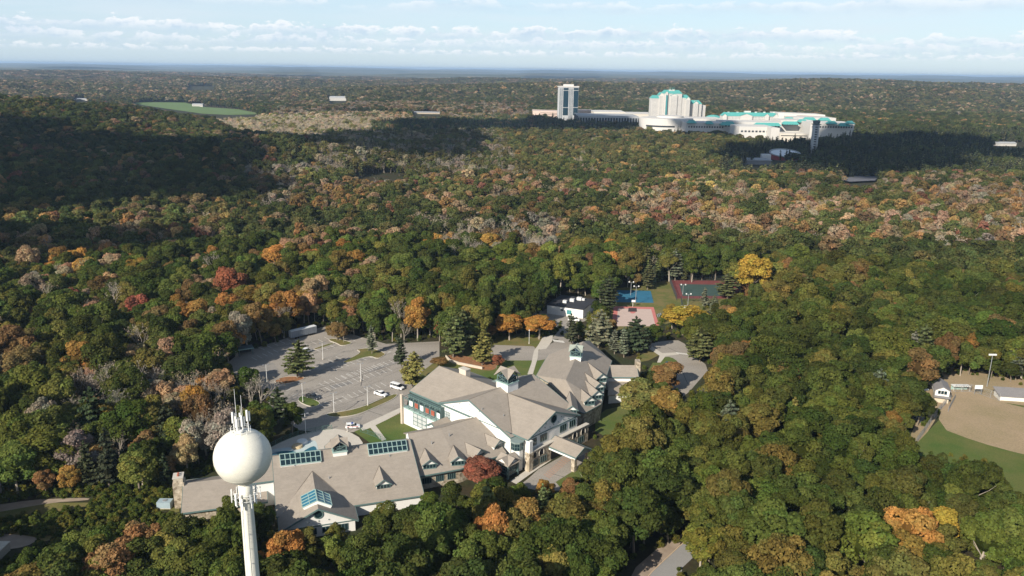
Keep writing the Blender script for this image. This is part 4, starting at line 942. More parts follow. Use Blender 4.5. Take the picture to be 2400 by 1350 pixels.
park("suv", CARGN, 1572, 858, -10, "dark green car beside the small lawn of the loop road", "car")
park("van", CARW, 1345, 752, -15, "white van parked in front of the flat-roofed white building", "van")
# storage trailer
b = MB(); a0 = px(684, 797)[:2]; a1 = px(743, 783)[:2]; d = (a1 - a0); Ln = np.linalg.norm(d); FT = Fr(math.degrees(math.atan2(d[1], d[0])), a0)
tr = empty("storage_trailer", (*a0, 0), "long grey box trailer at the far back corner of the parking lot", "trailer")
MB().prism([FT.xy(0, 0), FT.xy(Ln, 0), FT.xy(Ln, -2.6), FT.xy(0, -2.6)], .9, 3.9).build("box", mat("trailer_grey", (.20, .22, .25), .6, .1, .5), tr)
MB().prism([FT.xy(-.03, .03), FT.xy(Ln + .03, .03), FT.xy(Ln + .03, -2.63), FT.xy(-.03, -2.63)], 3.9, 4.02).build("roof_panel", mat("pale_trailer_roof", (.6, .62, .63)), tr)
ribs = MB()
for i in range(1, int(Ln)): ribs.obox(FT.xy(i, .04), FT.a, FT.b, .05, .04, 1.0, 3.8)
ribs.build("side_ribs", mat("trailer_rib", (.23, .25, .28)), tr)
for i in (2.2, 3.5, Ln - 3.6, Ln - 2.4):
    for s in (0.0, -2.3): MB().bar(FT.P(i, s, .5), FT.P(i, s - .3, .5), .5, k=14).build("wheel", BLACKR, tr)
MB().obox(FT.xy(-.05, -1.3), FT.a, FT.b, .04, 1.2, 1.0, 3.8).build("rear_door", mat("pale_trailer_roof", (.6, .62, .63)), tr)
# bus shelter in the shade
sp = px(560, 832); sh_ = empty("shelter", tuple(sp), "small open shelter with a teal-edged roof in shade at the parking lot's left corner", "shelter")
FS = Fr(28, sp)
MB().prism([FS.xy(-6, -2.4), FS.xy(6, -2.4), FS.xy(6, 2.4), FS.xy(-6, 2.4)], 2.9, 3.15).build("roof", mat("shelter_roof", (.10, .15, .17)), sh_)
MB().obox(FS.xy(0, 2.46), FS.a, FS.b, 6.05, .05, 2.85, 3.2).build("fascia", TEALL, sh_)
for i in (-5.5, 0, 5.5):
    for j in (-2, 2): MB().obox(FS.xy(i, j), FS.a, FS.b, .12, .12, 0, 2.9).build("post", TEALT, sh_)
MB().obox(FS.xy(0, -2.2), FS.a, FS.b, 5.6, .08, 0, 2.7).build("back_wall", DARKI, sh_)
# ------------------------------------------------------------------ maintenance building, courts
mb = empty("flat_roofed_building", tuple(px(1330, 745)), "low white building with a flat black roof and rooftop units beyond the orange trees", "building")
q0 = px(1282, 735)[:2]; q1 = px(1366, 747)[:2]; dq = q1 - q0; FM = Fr(math.degrees(math.atan2(dq[1], dq[0])), q0); lm = np.linalg.norm(dq)
bk_ = px(1388, 722)[:2]; dep = abs((bk_ - q0) @ FM.b); dep = max(dep, 16)
MB().prism([FM.xy(0, 0), FM.xy(lm, 0), FM.xy(lm, -dep), FM.xy(0, -dep)], 0, 4.6).build("wall", WHITE, mb)
MB().prism([FM.xy(-.25, .25), FM.xy(lm + .25, .25), FM.xy(lm + .25, -dep - .25), FM.xy(-.25, -dep - .25)], 4.6, 4.9).build("roof", mat("black_roof_membrane", (.035, .037, .045), .8, .15, .2), mb)
for a_, b_, s in ((7, -7, 1), (9.5, -11, 1.1), (12, -15, 1.2), (14, -15.5, .8)): MB().obox(FM.xy(a_, b_), FM.a, FM.b, s, s * .8, 4.9, 4.9 + s * 1.3).build("rooftop_unit", mat("unit_white", (.6, .6, .6)), mb)
window(mb, FM.P(lm * .62, .04, 2.4), [*FM.a, 0], [0, 0, 1], 2.4, 2.2, 2, 1, fr_m=TEALL, glass=mat("teal_door_glass", (.05, .22, .24), .2)); window(mb, FM.P(lm * .42, .04, 3.0), [*FM.a, 0], [0, 0, 1], 1.3, .7, 1, 1)
def fence(pts, h, m, label, posts=2.6, mesh=True, rails=(0.05, 1.0), cat="fence", name="chain_link_fence", cell=1.3):
    P = [px(x, y) for x, y in pts]; t = empty(name, tuple(P[0]), label, cat); r = MB(); w_ = MB()
    for p, q in zip(P[:-1], P[1:]):
        d = q - p; l = np.linalg.norm(d); n = max(1, int(l / posts))
        for i in range(n + 1): a = p + d * i / n; MB().bar(a, a + [0, 0, h], .08, k=5).build("post", m, t)
        for f_ in rails: r.bar(p + [0, 0, h * f_], q + [0, 0, h * f_], .045)
        if mesh:
            k = int(l / cell)
            for i in range(k): a = p + d * i / k; b_ = p + d * min(i + h / cell, k) / k; w_.bar(a, [*b_[:2], h], .028, k=3); w_.bar([*a[:2], h], b_, .028, k=3)
    r.build("rail", m, t)
    if mesh: tag(w_.build("wire_mesh", m, t), kind=None)
    return t
FG_ = mat("black_fence", (.03, .04, .04), .6)
fence([(1586, 704), (1568, 657), (1742, 659)], 3.2, FG_, "tall black wire fence round the dark red tennis court", 4, cell=.8)
fence([(1599, 722), (1596, 706), (1680, 706)], 3.0, FG_, "short dark fence bay at the near side of the tennis court", 3, cell=.8)
fence([(632, 1050), (660, 1035), (700, 1020), (760, 1008), (778, 1006)], 1.6, mat("green_fence", (.08, .16, .13), .6), "green railing curving behind the empty pool", 2.5, cell=.7, name="pool_railing", cat="railing")
fence([(845, 1012), (880, 1024), (905, 1038)], 1.5, mat("green_fence", (.08, .16, .13)), "green railing between the pool deck and the small lawn", 2.5, cell=.7, name="pool_railing", cat="railing")
def hoop(x, y, ang, label):
    p = px(x, y); t = empty("basketball_hoop", tuple(p), label, "basketball hoop"); FH = Fr(ang, p)
    MB().bar([*p[:2], 0], [*p[:2], 3.4], .1, k=6).bar([*p[:2], 3.4], FH.P(0, 1.3, 3.6), .07).build("post", WPAINT, t)
    MB().prism([FH.xy(-.95, 1.3), FH.xy(.95, 1.3), FH.xy(.95, 1.36), FH.xy(-.95, 1.36)], 2.95, 4.1).build("backboard", WPAINT, t)
    r = MB()
    for i in range(10): a, b_ = 2 * math.pi * i / 10, 2 * math.pi * (i + 1) / 10; r.bar(FH.P(.23 * math.cos(a), 1.62 + .23 * math.sin(a), 3.05), FH.P(.23 * math.cos(b_), 1.62 + .23 * math.sin(b_), 3.05), .03)
    r.build("rim", mat("orange_rim", (.6, .15, .03)), t)
hoop(1483, 719, 0, "basketball hoop with white backboard at the far end of the pink court"); hoop(1439, 722, 0, "leaning white hoop at the far left corner of the pink court")
def bench(x, y, ang, label):
    p = px(x, y); FH = Fr(ang, p); t = empty("bench", tuple(p), label, "bench")
    for i in range(3): MB().obox(FH.xy(0, i * .8), FH.a, FH.b, 2.6, .22, .35 + .3 * i, .42 + .3 * i).build("seat_plank", METAL, t)
    for s in (-2.2, 0, 2.2): MB().bar(FH.P(s, -.2, 0), FH.P(s, 1.8, 1.0), .05).build("leg", METAL, t)
bench(1541, 741, 85, "blue-grey bleacher bench on the right side of the pink court")
wl_ = px(1610, 720); MB_ = MB().obox(wl_, np.array([1., 0]), np.array([0., 1]), 3, 1.2, 0, .5); tag(MB_.build("concrete_pad", WPAINT, origin=tuple(wl_)), "small pale practice slab in front of the tennis court fence", "slab")
# ------------------------------------------------------------------ ball field
bo_ = px(2203, 938); booth = empty("score_booth", tuple(bo_), "two-storey white score booth with a grey gable roof behind home plate", "booth"); FQ = Fr(-20, bo_)
MB().obox(FQ.xy(0, 0), FQ.a, FQ.b, 2.4, 2.6, 0, 2.6).build("base", mat("tan_block", (.5, .44, .34)), booth)
MB().prism([FQ.xy(-2.4, 2.4), FQ.xy(2.4, 2.4), FQ.xy(2.4, -7), FQ.xy(-2.4, -7)], 2.6, 5.2).poly(FQ.P(-2.4, 2.4, 5.2), FQ.P(2.4, 2.4, 5.2), FQ.P(0, 2.4, 6.4)).build("wall", WHITE, booth)
MB().slab([FQ.P(-2.9, 2.9, 5.0), FQ.P(0, 2.9, 6.5), FQ.P(0, -7.4, 6.5), FQ.P(-2.9, -7.4, 5.0)], .2).slab([FQ.P(0, 2.9, 6.5), FQ.P(2.9, 2.9, 5.0), FQ.P(2.9, -7.4, 5.0), FQ.P(0, -7.4, 6.5)], .2).build("roof", mat("grey_roof", (.22, .21, .21), var=.15), booth)
window(booth, FQ.P(0, 2.42, 4.1), [*FQ.a, 0], [0, 0, 1], 3.2, 1.5, 3, 1, fr_m=WPAINT)
MB().slab([FQ.P(-2.8, 2.4, 2.7), FQ.P(2.8, 2.4, 2.7), FQ.P(2.8, 3.8, 2.4), FQ.P(-2.8, 3.8, 2.4)], .12).build("awning", mat("grey_roof", (.22, .21, .21)), booth)
dg = px(2342, 938); dug = empty("dugout", tuple(dg), "long white dugout with a grey shed roof along the far side of the infield", "dugout"); FD = Fr(-8, dg)
MB().prism([FD.xy(0, 0), FD.xy(20, 0), FD.xy(20, -5), FD.xy(0, -5)], 0, 2.1).build("wall", WHITE, dug)
MB().slab([FD.P(-.6, .6, 2.0), FD.P(20.6, .6, 2.0), FD.P(20.6, -5.6, 3.5), FD.P(-.6, -5.6, 3.5)], .2).build("roof", mat("grey_roof", (.22, .21, .21)), dug)
MB().bar(FD.P(.2, .5, 0), FD.P(.2, .5, 2), .08).bar(FD.P(10, .5, 0), FD.P(10, .5, 2), .08).build("post", WPAINT, dug)
fence([(2145, 1043), (2165, 1015), (2185, 985), (2205, 960), (2228, 935)], 2.4, METAL, "grey chain-link fence running down the left foul line of the ball field", 3, cell=.8)
fence([(2238, 918), (2275, 918), (2300, 925), (2342, 940)], 3.0, METAL, "tall backstop fence between the booth and the dugout", 3, cell=.9, name="backstop_fence")
fence([(2222, 965), (2238, 935)], 2.0, METAL, "short bare fence panel beside the score booth", 3, cell=.6)
sb = px(2291, 925); sg = empty("scoreboard", tuple(sb), "small white board on posts fixed above the backstop", "sign")
MB().box(sb[0] - 1.5, sb[0] + 1.5, sb[1] - .08, sb[1] + .08, 2.4, 4.0).build("board", WPAINT, sg)
for s in (-1.3, 1.3): MB().bar([sb[0] + s, sb[1], 0], [sb[0] + s, sb[1], 2.4], .08).build("post", METAL, sg)
ob = px(2250, 915); tb = empty("dugout", tuple(ob), "low teal-and-white bench shelter left of the backstop", "dugout")
MB().box(ob[0] - 3.4, ob[0] + 3.4, ob[1] - 1, ob[1] + 1.2, 2.0, 2.2).build("roof", WPAINT, tb); MB().box(ob[0] - 3.2, ob[0] + 3.2, ob[1] + .9, ob[1] + 1.0, 0, 2.0).build("back_wall", TEALL, tb)
for s in (-3.2, 0, 3.2): MB().bar([ob[0] + s, ob[1] - .9, 0], [ob[0] + s, ob[1] - .9, 2], .06).build("post", WPAINT, tb)
bl_ = px(2160, 985); bs = empty("bleachers", tuple(bl_), "small aluminium bleachers under the trees by the foul-line fence", "bleachers"); FL = Fr(52, bl_)
for i in range(5): MB().obox(FL.xy(0, -i * .8), FL.a, FL.b, 3.2, .25, .3 + .35 * i, .38 + .35 * i).build("seat_plank", METAL, bs)
for s in (-2.8, 0, 2.8): MB().bar(FL.P(s, .2, 0), FL.P(s, -3.4, 1.9), .06).bar(FL.P(s, -3.3, 0), FL.P(s, -3.3, 1.9), .06).build("frame", METAL, bs)
# little shed at the left edge
s0 = px(2, 1300); sd_ = empty("utility_shed", tuple(s0), "small pale flat-roofed shed at the left edge of the small clearing", "shed")
MB().box(s0[0] - 4, s0[0] + 1.2, s0[1] - 2, s0[1] + 2, 0, 2.3).build("wall", mat("shed_wall", (.35, .31, .25)), sd_); MB().box(s0[0] - 4.2, s0[0] + 1.4, s0[1] - 2.2, s0[1] + 2.2, 2.3, 2.5).build("roof", mat("pale_shed_roof", (.55, .5, .42)), sd_)
u0 = px(392, 1188); ut = empty("air_handling_unit", tuple(u0), "pale blue-grey air unit on the ground left of the stone chimney", "air unit")
MB().box(u0[0] - 2.4, u0[0] + 1.4, u0[1] - 1.2, u0[1] + 1.2, .2, 2.0).build("cabinet", mat("unit_blue_grey", (.30, .38, .42), .5), ut); MB().box(u0[0] - 2.4, u0[0] + 1.4, u0[1] - 1.2, u0[1] + 1.2, 0, .2).build("plinth", CONC, ut)
MB().lathe([(.01, 2.15), (.6, 2.15), (.6, 2.0)], (u0[0] - .5, u0[1]), 14).build("fan_cover", METAL, ut)
# pool furniture
def umb(x, y, label, m):
    p = px(x, y); t = empty("pool_slide", tuple(p), label, "pool feature")
    MB().lathe([(.01, .9), (1.6, .75), (1.9, .1)], tuple(p[:2]), 14).build("rock_body", m, t)
umb(708, 1037, "white rounded play feature at the far rim of the pool", WPAINT); umb(697, 1048, "tan rock feature on the near rim of the pool", mat("tan_rock", (.5, .4, .25)))
sgn = px(1207, 1100); st_ = empty("entrance_sign", tuple(sgn), "small white sign with a red mark beside the lodge entrance", "sign")
MB().obox(sgn, FB.a, FB.b, 1.2, .06, .8, 1.7).build("board", WPAINT, st_); MB().obox(sgn + np.array([*FB.b, 0]) * .08, FB.a, FB.b, .35, .03, 1.05, 1.45).build("red_mark", mat("red_stripe", (.5, .04, .03)), st_)
for s in (-1, 1): MB().obox(FB.o * 0 + sgn[:2] + FB.a * s, FB.a, FB.b, .06, .06, 0, .8).build("post", WPAINT, st_)

# ------------------------------------------------------------------ far resort and museum
def pt(x, y, D):
    d = ray(x, y); t = D / d[1]; return np.array([d[0] * t, D, H + d[2] * t])
FW = mat("far_white_wall", (.56, .535, .50), .8, .03, .02); FTEAL = mat("teal_copper_roof", (.09, .35, .32), .6, .08, .05); FWIN = mat("far_window_shade", (.16, .165, .18), .5); FDK = mat("far_dark_glass", (.008, .03, .045), .6, spec=.15)
FPINK = mat("pinkish_precast", (.55, .43, .37), .85, .05, .02); FGREY = mat("far_grey_roof", (.33, .34, .35), .8, .05, .02); FSHD = mat("far_window_recess_shade", (.03, .035, .04), .9)  # last one: near-black for windows and for shade painted into recesses
def fbox(par, name, x0, x1, yt, D, depth, m, ybot=None, skew=0.0):
    a, b = pt(x0, yt, D), pt(x1, yt, D); z1 = (a[2] + b[2]) / 2; z0 = 0 if ybot is None else pt((x0 + x1) / 2, ybot, D)[2]
    o = MB().prism([(a[0], D), (b[0], D + skew), (b[0], D + depth + skew), (a[0], D + depth)], z0, z1).build(name, m, par); return a[0], b[0], z0, z1
def grid(par, X0, X1, z0, z1, D, nx, nz, m=FWIN, fw=.5, fh=.5, skew=0.0, name="window"):
    b = MB(); w = (X1 - X0) / nx; h = (z1 - z0) / nz
    for i in range(nx):
        for j in range(nz):
            cx = X0 + w * (i + .5); cz = z0 + h * (j + .5); y = D + skew * (cx - X0) / (X1 - X0 + 1e-6) - .12
            b.poly((cx - w * fw / 2, y, cz - h * fh / 2), (cx + w * fw / 2, y, cz - h * fh / 2), (cx + w * fw / 2, y, cz + h * fh / 2), (cx - w * fw / 2, y, cz + h * fh / 2))
    return tag(b.build(name, m, par), kind="stuff")
def gable_roof(par, X0, X1, D, depth, z0, h, m=FTEAL, front=True, name="roof"):
    b = MB(); xm = (X0 + X1) / 2; ym = D + depth / 2
    if front: b.slab([(X0 - .6, D - .6, z0), (xm, D - .6, z0 + h), (xm, D + depth, z0 + h), (X0 - .6, D + depth, z0)], .5).slab([(xm, D - .6, z0 + h), (X1 + .6, D - .6, z0), (X1 + .6, D + depth, z0), (xm, D + depth, z0 + h)], .5)
    else: b.slab([(X0 - .6, D - .6, z0), (X1 + .6, D - .6, z0), (X1 - h * .6, ym, z0 + h), (X0 + h * .6, ym, z0 + h)], .5).slab([(X0 + h * .6, ym, z0 + h), (X1 - h * .6, ym, z0 + h), (X1 + .6, D + depth, z0), (X0 - .6, D + depth, z0)], .5).poly((X0 - .6, D - .6, z0), (X0 + h * .6, ym, z0 + h), (X0 - .6, D + depth, z0)).poly((X1 + .6, D - .6, z0), (X1 + .6, D + depth, z0), (X1 - h * .6, ym, z0 + h))
    o = b.build(name, m, par)
    if front: MB().poly((X0, D - .05, z0 - .2), (X1, D - .05, z0 - .2), (xm, D - .05, z0 + h - .6)).build("gable", FW, par)
    return o
# glass-striped tower
gt = empty("glass_hotel_tower", (*pt(1333, 280, 1900)[:2], 0), "tall white hotel tower with two dark glass stripes, left end of the resort", "tower")
X0, X1, _, z1 = fbox(gt, "tower_body", 1309, 1356.5, 203, 1900, 26, mat("tower_precast", (.43, .435, .44), .8, .04, .02))
fbox(gt, "cornice", 1307.5, 1358, 202, 1899, 28.5, FW, 204); fbox(gt, "penthouse", 1321, 1345, 197.5, 1904, 18, FW, 202.5)
Xa = lambda x: pt(x, 240, 1900)[0]
for a, b_ in ((1319.8, 1331.6), (1343.8, 1354.6)):
    for y0, y1 in ((206, 211), (212.5, 251), (252.5, 270)):
        zt_, zb_ = pt(a, y0, 1900)[2], pt(a, y1, 1900)[2]; MB().box(Xa(a), Xa(b_), 1899.3, 1899.9, zb_, zt_).build("glass_stripe", FDK, gt)
for a, b_, nx in ((1310.5, 1319, 2), (1333, 1343, 3)): grid(gt, Xa(a), Xa(b_), 8, z1 - 4, 1900, nx, 28, FDK, .8, .5)
MB().box(X0 + 2, X1 - 2, 1899.4, 1899.9, 2, 6).build("lobby_glass", FWIN, gt)
# grand hotel
gh = empty("grand_hotel", (*pt(1590, 290, 1800)[:2], 0), "huge stepped white hotel with teal gabled roofs and spires, tallest mass of the resort", "hotel")
D = 1800; skx = 14
def wing(x0, x1, yt, D, depth, nx, nz, roof=None, rh=4, yb=276):
    a, b_, z0, z1 = fbox(gh, "wing", x0, x1, yt, D, depth, FW); grid(gh, a + .8, b_ - .8, pt(x0, yb, D)[2], z1 - 1.5, D, nx, nz, FWIN, .5, .5)
    if roof: gable_roof(gh, a, b_, D, depth, z1, rh, front=(roof == 'f'))
    return a, b_, z1
wing(1527.5, 1547, 230, 1800, 30, 8, 16, 's', 6); wing(1546, 1556, 223, 1797, 30, 4, 18, 'f', 6)
a, b_, z1 = wing(1555, 1599, 219, 1794, 34, 16, 20, 's', 7)
wing(1560, 1566, 217, 1791, 6, 2, 20, 'f', 3); wing(1572, 1588, 224, 1791, 5, 6, 18, 'f', 4); wing(1599, 1616, 229, 1796, 30, 7, 17, 's', 6); wing(1608, 1618, 232, 1792, 8, 4, 16, 'f', 5)
wing(1618, 1645, 243, 1806, 28, 10, 13, 's', 7); wing(1627, 1637, 241, 1802, 10, 4, 14, 'f', 3.5); wing(1644, 1654, 247, 1812, 24, 4, 12)
MB().box(pt(1560.6, 240, 1790)[0], pt(1564, 240, 1790)[0], 1789.4, 1790, pt(1562, 270, 1790)[2], pt(1562, 223, 1790)[2]).build("glass_stripe", mat("teal_glass", (.05, .22, .23), .25), gh)
for x0, x1, yt, yb in ((1567, 1582, 214, 220), (1569, 1573, 210, 216), (1577, 1581, 210, 216), (1572, 1578, 211.5, 216)): fbox(gh, "crown_block", x0, x1, yt, 1806, 12, FW, yb)
sp_ = MB()
for x in (1570.5, 1575.5, 1580): p, q = pt(x, 212, 1812), pt(x, 203.5, 1812); sp_.bar(p, q, .8, .15, 6)
sp_.build("spire", FTEAL, gh)
for x0, x1, y0 in ((1628, 1633, 239.5), (1549, 1554, 222)): fbox(gh, "roof_lantern", x0, x1, y0 - 3, 1812, 6, FW, y0 + 2)
# convention hall, garages, podiums
def simple(name, lab, cat, x0, x1, yt, D, depth, m, bands=0, bm=FSHD, teal=False, nx=0, skew=0.0, rm=None):
    t = empty(name, (*pt((x0 + x1) / 2, yt + 10, D)[:2], 0), lab, cat); a, b_, z0, z1 = fbox(t, "wall", x0, x1, yt, D, depth, m, skew=skew)
    for i in range(bands): z = z1 - 3.2 - i * 3.6; MB().hexa([(a + 2, D - .3, z - 1.3), (b_ - 2, D - .3 + skew, z - 1.3), (b_ - 2, D + .3 + skew, z - 1.3), (a + 2, D + .3, z - 1.3), (a + 2, D - .3, z), (b_ - 2, D - .3 + skew, z), (b_ - 2, D + .3 + skew, z), (a + 2, D + .3, z)]).build("deck_shade_strip", bm, t)  # dark strips on the wall face, painted as shade inside the decks
    if nx: grid(t, a + 2, b_ - 2, z1 - 11, z1 - 5, D, nx, 1, FSHD, .6, .5, skew)
    if rm: MB().prism([(a - .5, D - .5), (b_ + .5, D + skew - .5), (b_ + .5, D + depth + skew), (a - .5, D + depth)], z1, z1 + .6).build("roof", rm, t)
    return t, a, b_, z1
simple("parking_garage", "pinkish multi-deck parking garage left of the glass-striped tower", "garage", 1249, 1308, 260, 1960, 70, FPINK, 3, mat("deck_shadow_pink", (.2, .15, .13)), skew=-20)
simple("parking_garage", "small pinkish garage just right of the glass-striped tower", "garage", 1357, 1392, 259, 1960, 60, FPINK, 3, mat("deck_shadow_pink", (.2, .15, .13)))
simple("convention_hall", "long cream windowless hall between the glass tower and the grand hotel", "hall", 1392, 1466, 263, 1880, 90, mat("cream_wall", (.62, .56, .48), .8, .04, .01), rm=FW)
simple("convention_hall", "lower cream hall block just left of the grand hotel", "hall", 1464, 1530, 267, 1860, 80, mat("cream_wall", (.62, .56, .48)), rm=FW)
t, a, b_, z1 = simple("open_podium", "grey flat-roofed open podium with dark underside in front of the cream hall", "building", 1355, 1498, 273, 1760, 120, FSHD, rm=FGREY)  # solid block coloured near-black as the shade under its roof
MB().hexa([(a, 1759.2, z1 - 3), (b_, 1759.2, z1 - 3), (b_, 1760, z1 - 3), (a, 1760, z1 - 3), (a, 1759.2, z1 + .3), (b_, 1759.2, z1 + .3), (b_, 1760, z1 + .3), (a, 1760, z1 + .3)]).build("parapet", FGREY, t)
for i in range(22): x = a + (b_ - a) * (i + .5) / 22; MB().box(x - .8, x + .8, 1758.6, 1759.9, 0, z1 - 3).build("column", FGREY, t)
# round casino hall
rc = pt(1560, 300, 1600); rh_ = empty("round_hall", (rc[0], rc[1], 0), "big round white hall with a row of small dark windows below the grand hotel", "hall"); zt_ = pt(1560, 280, 1545)[2]; rr2 = (pt(1622, 280, 1600)[0] - pt(1497, 280, 1600)[0]) / 2
MB().lathe([(rr2, 0), (rr2, zt_), (rr2 * .97, zt_ + .6), (.01, zt_ + 1.2)], (rc[0], rc[1]), 48).build("drum_wall", FW, rh_)
b = MB()
for k in range(26):
    t = math.radians(195 + 62 * k / 25 + 20); b.obox((rc[0] + (rr2 + .1) * math.cos(t), rc[1] + (rr2 + .1) * math.sin(t)), np.array([math.cos(t), math.sin(t)]), np.array([-math.sin(t), math.cos(t)]), .2, 1.1, zt_ - 15, zt_ - 12)
tag(b.build("window", FSHD, rh_), kind="stuff"); MB().lathe([(rr2 * .5, zt_ + 1), (rr2 * .5, zt_ + 4), (.01, zt_ + 4.5)], (rc[0] + 8, rc[1] + 6), 32).build("upper_drum", FW, rh_)
simple("low_wing", "plain white podium wing right of the round hall below the grand hotel towers", "building", 1600, 1695, 278, 1620, 70, FW, nx=12)
# teal dome
dc = pt(1672, 272, 1720); dm = empty("domed_hall", (dc[0], dc[1], 0), "round white hall with a shallow teal dome between the two hotels", "hall"); zd = pt(1672, 276, 1720)[2]
MB().lathe([(17, 0), (17, zd), ], (dc[0], dc[1]), 32).build("drum_wall", FW, dm); MB().lathe([(18, zd), (14, zd + 3.2), (8, zd + 5.4), (.01, zd + 6.4)], (dc[0], dc[1]), 32).build("dome", FTEAL, dm, smooth=True)
# mid hotel
mh = empty("teal_roof_hotel", (*pt(1760, 290, 1660)[:2], 0), "long mid-rise white hotel with a continuous teal roof right of the dome", "hotel")
a, b_, z0, z1 = fbox(mh, "wing", 1694, 1824, 272, 1660, 24, FW); grid(mh, a + 1, b_ - 1, pt(1760, 296, 1660)[2], z1 - 1, 1660, 38, 6, FWIN, .45, .45)
gable_roof(mh, a, b_, 1660, 24, z1, 6.5, front=False)
for x0, x1 in ((1694, 1704), (1736, 1764), (1793, 1803), (1815, 1824)): A_, B_, _, Z_ = fbox(mh, "bay", x0, x1, 271, 1656, 8, FW); gable_roof(mh, A_, B_, 1656, 12, Z_, 4)
for x in (1708, 1729, 1772, 1792, 1814): fbox(mh, "roof_lantern", x - 2.2, x + 2.2, 262, 1672, 4, FW, 266)
fbox(mh, "roof_lantern", 1746, 1760, 260, 1672, 8, FW, 266)
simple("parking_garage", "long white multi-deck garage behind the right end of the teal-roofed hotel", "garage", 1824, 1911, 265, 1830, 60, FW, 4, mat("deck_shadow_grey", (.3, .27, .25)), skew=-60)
# low mall with teal roofs
ml = empty("resort_mall", (*pt(1850, 300, 1520)[:2], 0), "long low white mall with teal canopies stretching right of the hotels", "building")
for x0, x1, yt, D_, nx in ((1610, 1700, 288, 1500, 14), (1696, 1832, 286, 1530, 18), (1830, 1905, 282, 1560, 12), (1900, 2003, 288, 1500, 16), (1860, 1960, 276, 1640, 12)):
    a, b_, z0, z1 = fbox(ml, "wall", x0, x1, yt, D_, 60, FW); grid(ml, a + 2, b_ - 2, z1 - 10, z1 - 5, D_, nx, 1, FSHD, .55, .6)
for x0, x1, yt, D_ in ((1612, 1632, 286, 1494), (1655, 1672, 288, 1492), (1700, 1722, 289, 1520), (1770, 1830, 292, 1515), (1835, 1872, 289, 1545), (1872, 1892, 284, 1550), (1940, 1962, 288, 1490), (1968, 1992, 293, 1486), (1985, 2003, 288, 1484), (1840, 1862, 279, 1628), (1885, 1912, 279, 1628), (1922, 1946, 280, 1628), (1690, 1716, 291, 1488)):
    a, b_ = pt(x0, yt, D_), pt(x1, yt, D_); gable_roof(ml, a[0], b_[0], D_ - 3, 16, a[2] - 1.5, 5.0, front=False)
simple("loading_block", "white front block with small windows projecting lowest of the resort", "building", 1733, 1815, 297, 1400, 60, FW, nx=9)
simple("stair_block", "plain white tall box at the right end of the front block", "building", 1808, 1828, 300, 1375, 30, FW)
simple("loading_dock", "low pale dock and ramp walls right of the front block", "building", 1828, 1895, 313, 1440, 40, mat("cream_wall", (.62, .56, .48)), 1)
# observation tower
ob_ = empty("observation_tower", (*px(1905, 366)[:2], 0), "slender dark observation tower with horizontal slots in cloud shade near the resort", "tower"); oc = px(1905, 366); zt_ = height_for(1905, 366, 292)
OG = mat("observation_concrete", (.42, .44, .46), .8, .08, .1)
for s in (-1, 1): MB().box(oc[0] + s * 3.2 - .9, oc[0] + s * 3.2 + .9, oc[1] - 3.5, oc[1] + 3.5, 0, zt_).build("shaft", OG, ob_)
for i in range(13): z = zt_ * (i + .5) / 13; MB().box(oc[0] - 2.3, oc[0] + 2.3, oc[1] - 3.4, oc[1] + 3.4, z - .8, z + .8).build("landing", OG, ob_)
MB().box(oc[0] - 1.9, oc[0] + 1.9, oc[1] - 1, oc[1] + 1, 0, zt_).build("lift_core", FSHD, ob_)
MB().box(oc[0] - 5.6, oc[0] + 5.6, oc[1] - 5, oc[1] + 5, zt_, zt_ + 1.2).lathe([(4.6, zt_ + 1.2), (5.4, zt_ + 4.2), (5.0, zt_ + 6.0), (.01, zt_ + 6.6)], (oc[0], oc[1]), 12).build("lookout_deck", mat("lookout_dark", (.10, .13, .14)), ob_)
# museum
mc = px(1838, 374); mu = empty("museum_building", tuple(mc), "dark red round museum hall with a tilted white dish roof in the cloud shade", "museum")
ra = (px(1872, 374)[0] - px(1806, 374)[0]) / 2
def tilt(k, r0, z, t): return (mc[0] + r0 * math.cos(k), mc[1] + r0 * .9 * math.sin(k), z + t * math.sin(k))
b = MB(); K = 32
for i in range(K): k0, k1 = 2 * math.pi * i / K, 2 * math.pi * (i + 1) / K; b.poly(tilt(k0, ra, 0, 0), tilt(k1, ra, 0, 0), tilt(k1, ra, 9, 3.0), tilt(k0, ra, 9, 3.0))
b.build("drum_wall", mat("museum_red", (.26, .035, .035), .8, .08), mu)
b = MB(); b.poly(*[tilt(2 * math.pi * i / K, ra * .93, 9.3, 3.4) for i in range(K)]); b.build("dish_roof", mat("dish_white", (.72, .74, .76), .6, .04), mu)
b = MB()
for i in range(K):
    k0, k1 = 2 * math.pi * i / K, 2 * math.pi * (i + 1) / K; b.bar(tilt(k0, ra * 1.0, 9.6, 3.8), tilt(k1, ra * 1.0, 9.6, 3.8), .9)
b.build("roof_rim", mat("rim_steel", (.35, .38, .40)), mu)
mw = px(1760, 385); MB().box(mw[0] - 24, mw[0] + 26, mw[1] - 4, mw[1] + 26, 0, 5.5).build("low_wing", mat("museum_grey", (.22, .22, .23)), mu); MB().box(mw[0] - 25, mw[0] + 27, mw[1] - 5, mw[1] + 27, 5.5, 6.3).build("wing_roof", FGREY, mu)
mw = px(1794, 378); MB().box(mw[0] - 6, mw[0] + 6, mw[1] - 4, mw[1] + 6, 0, 10).build("stair_block", mat("museum_pale", (.6, .6, .6)), mu)
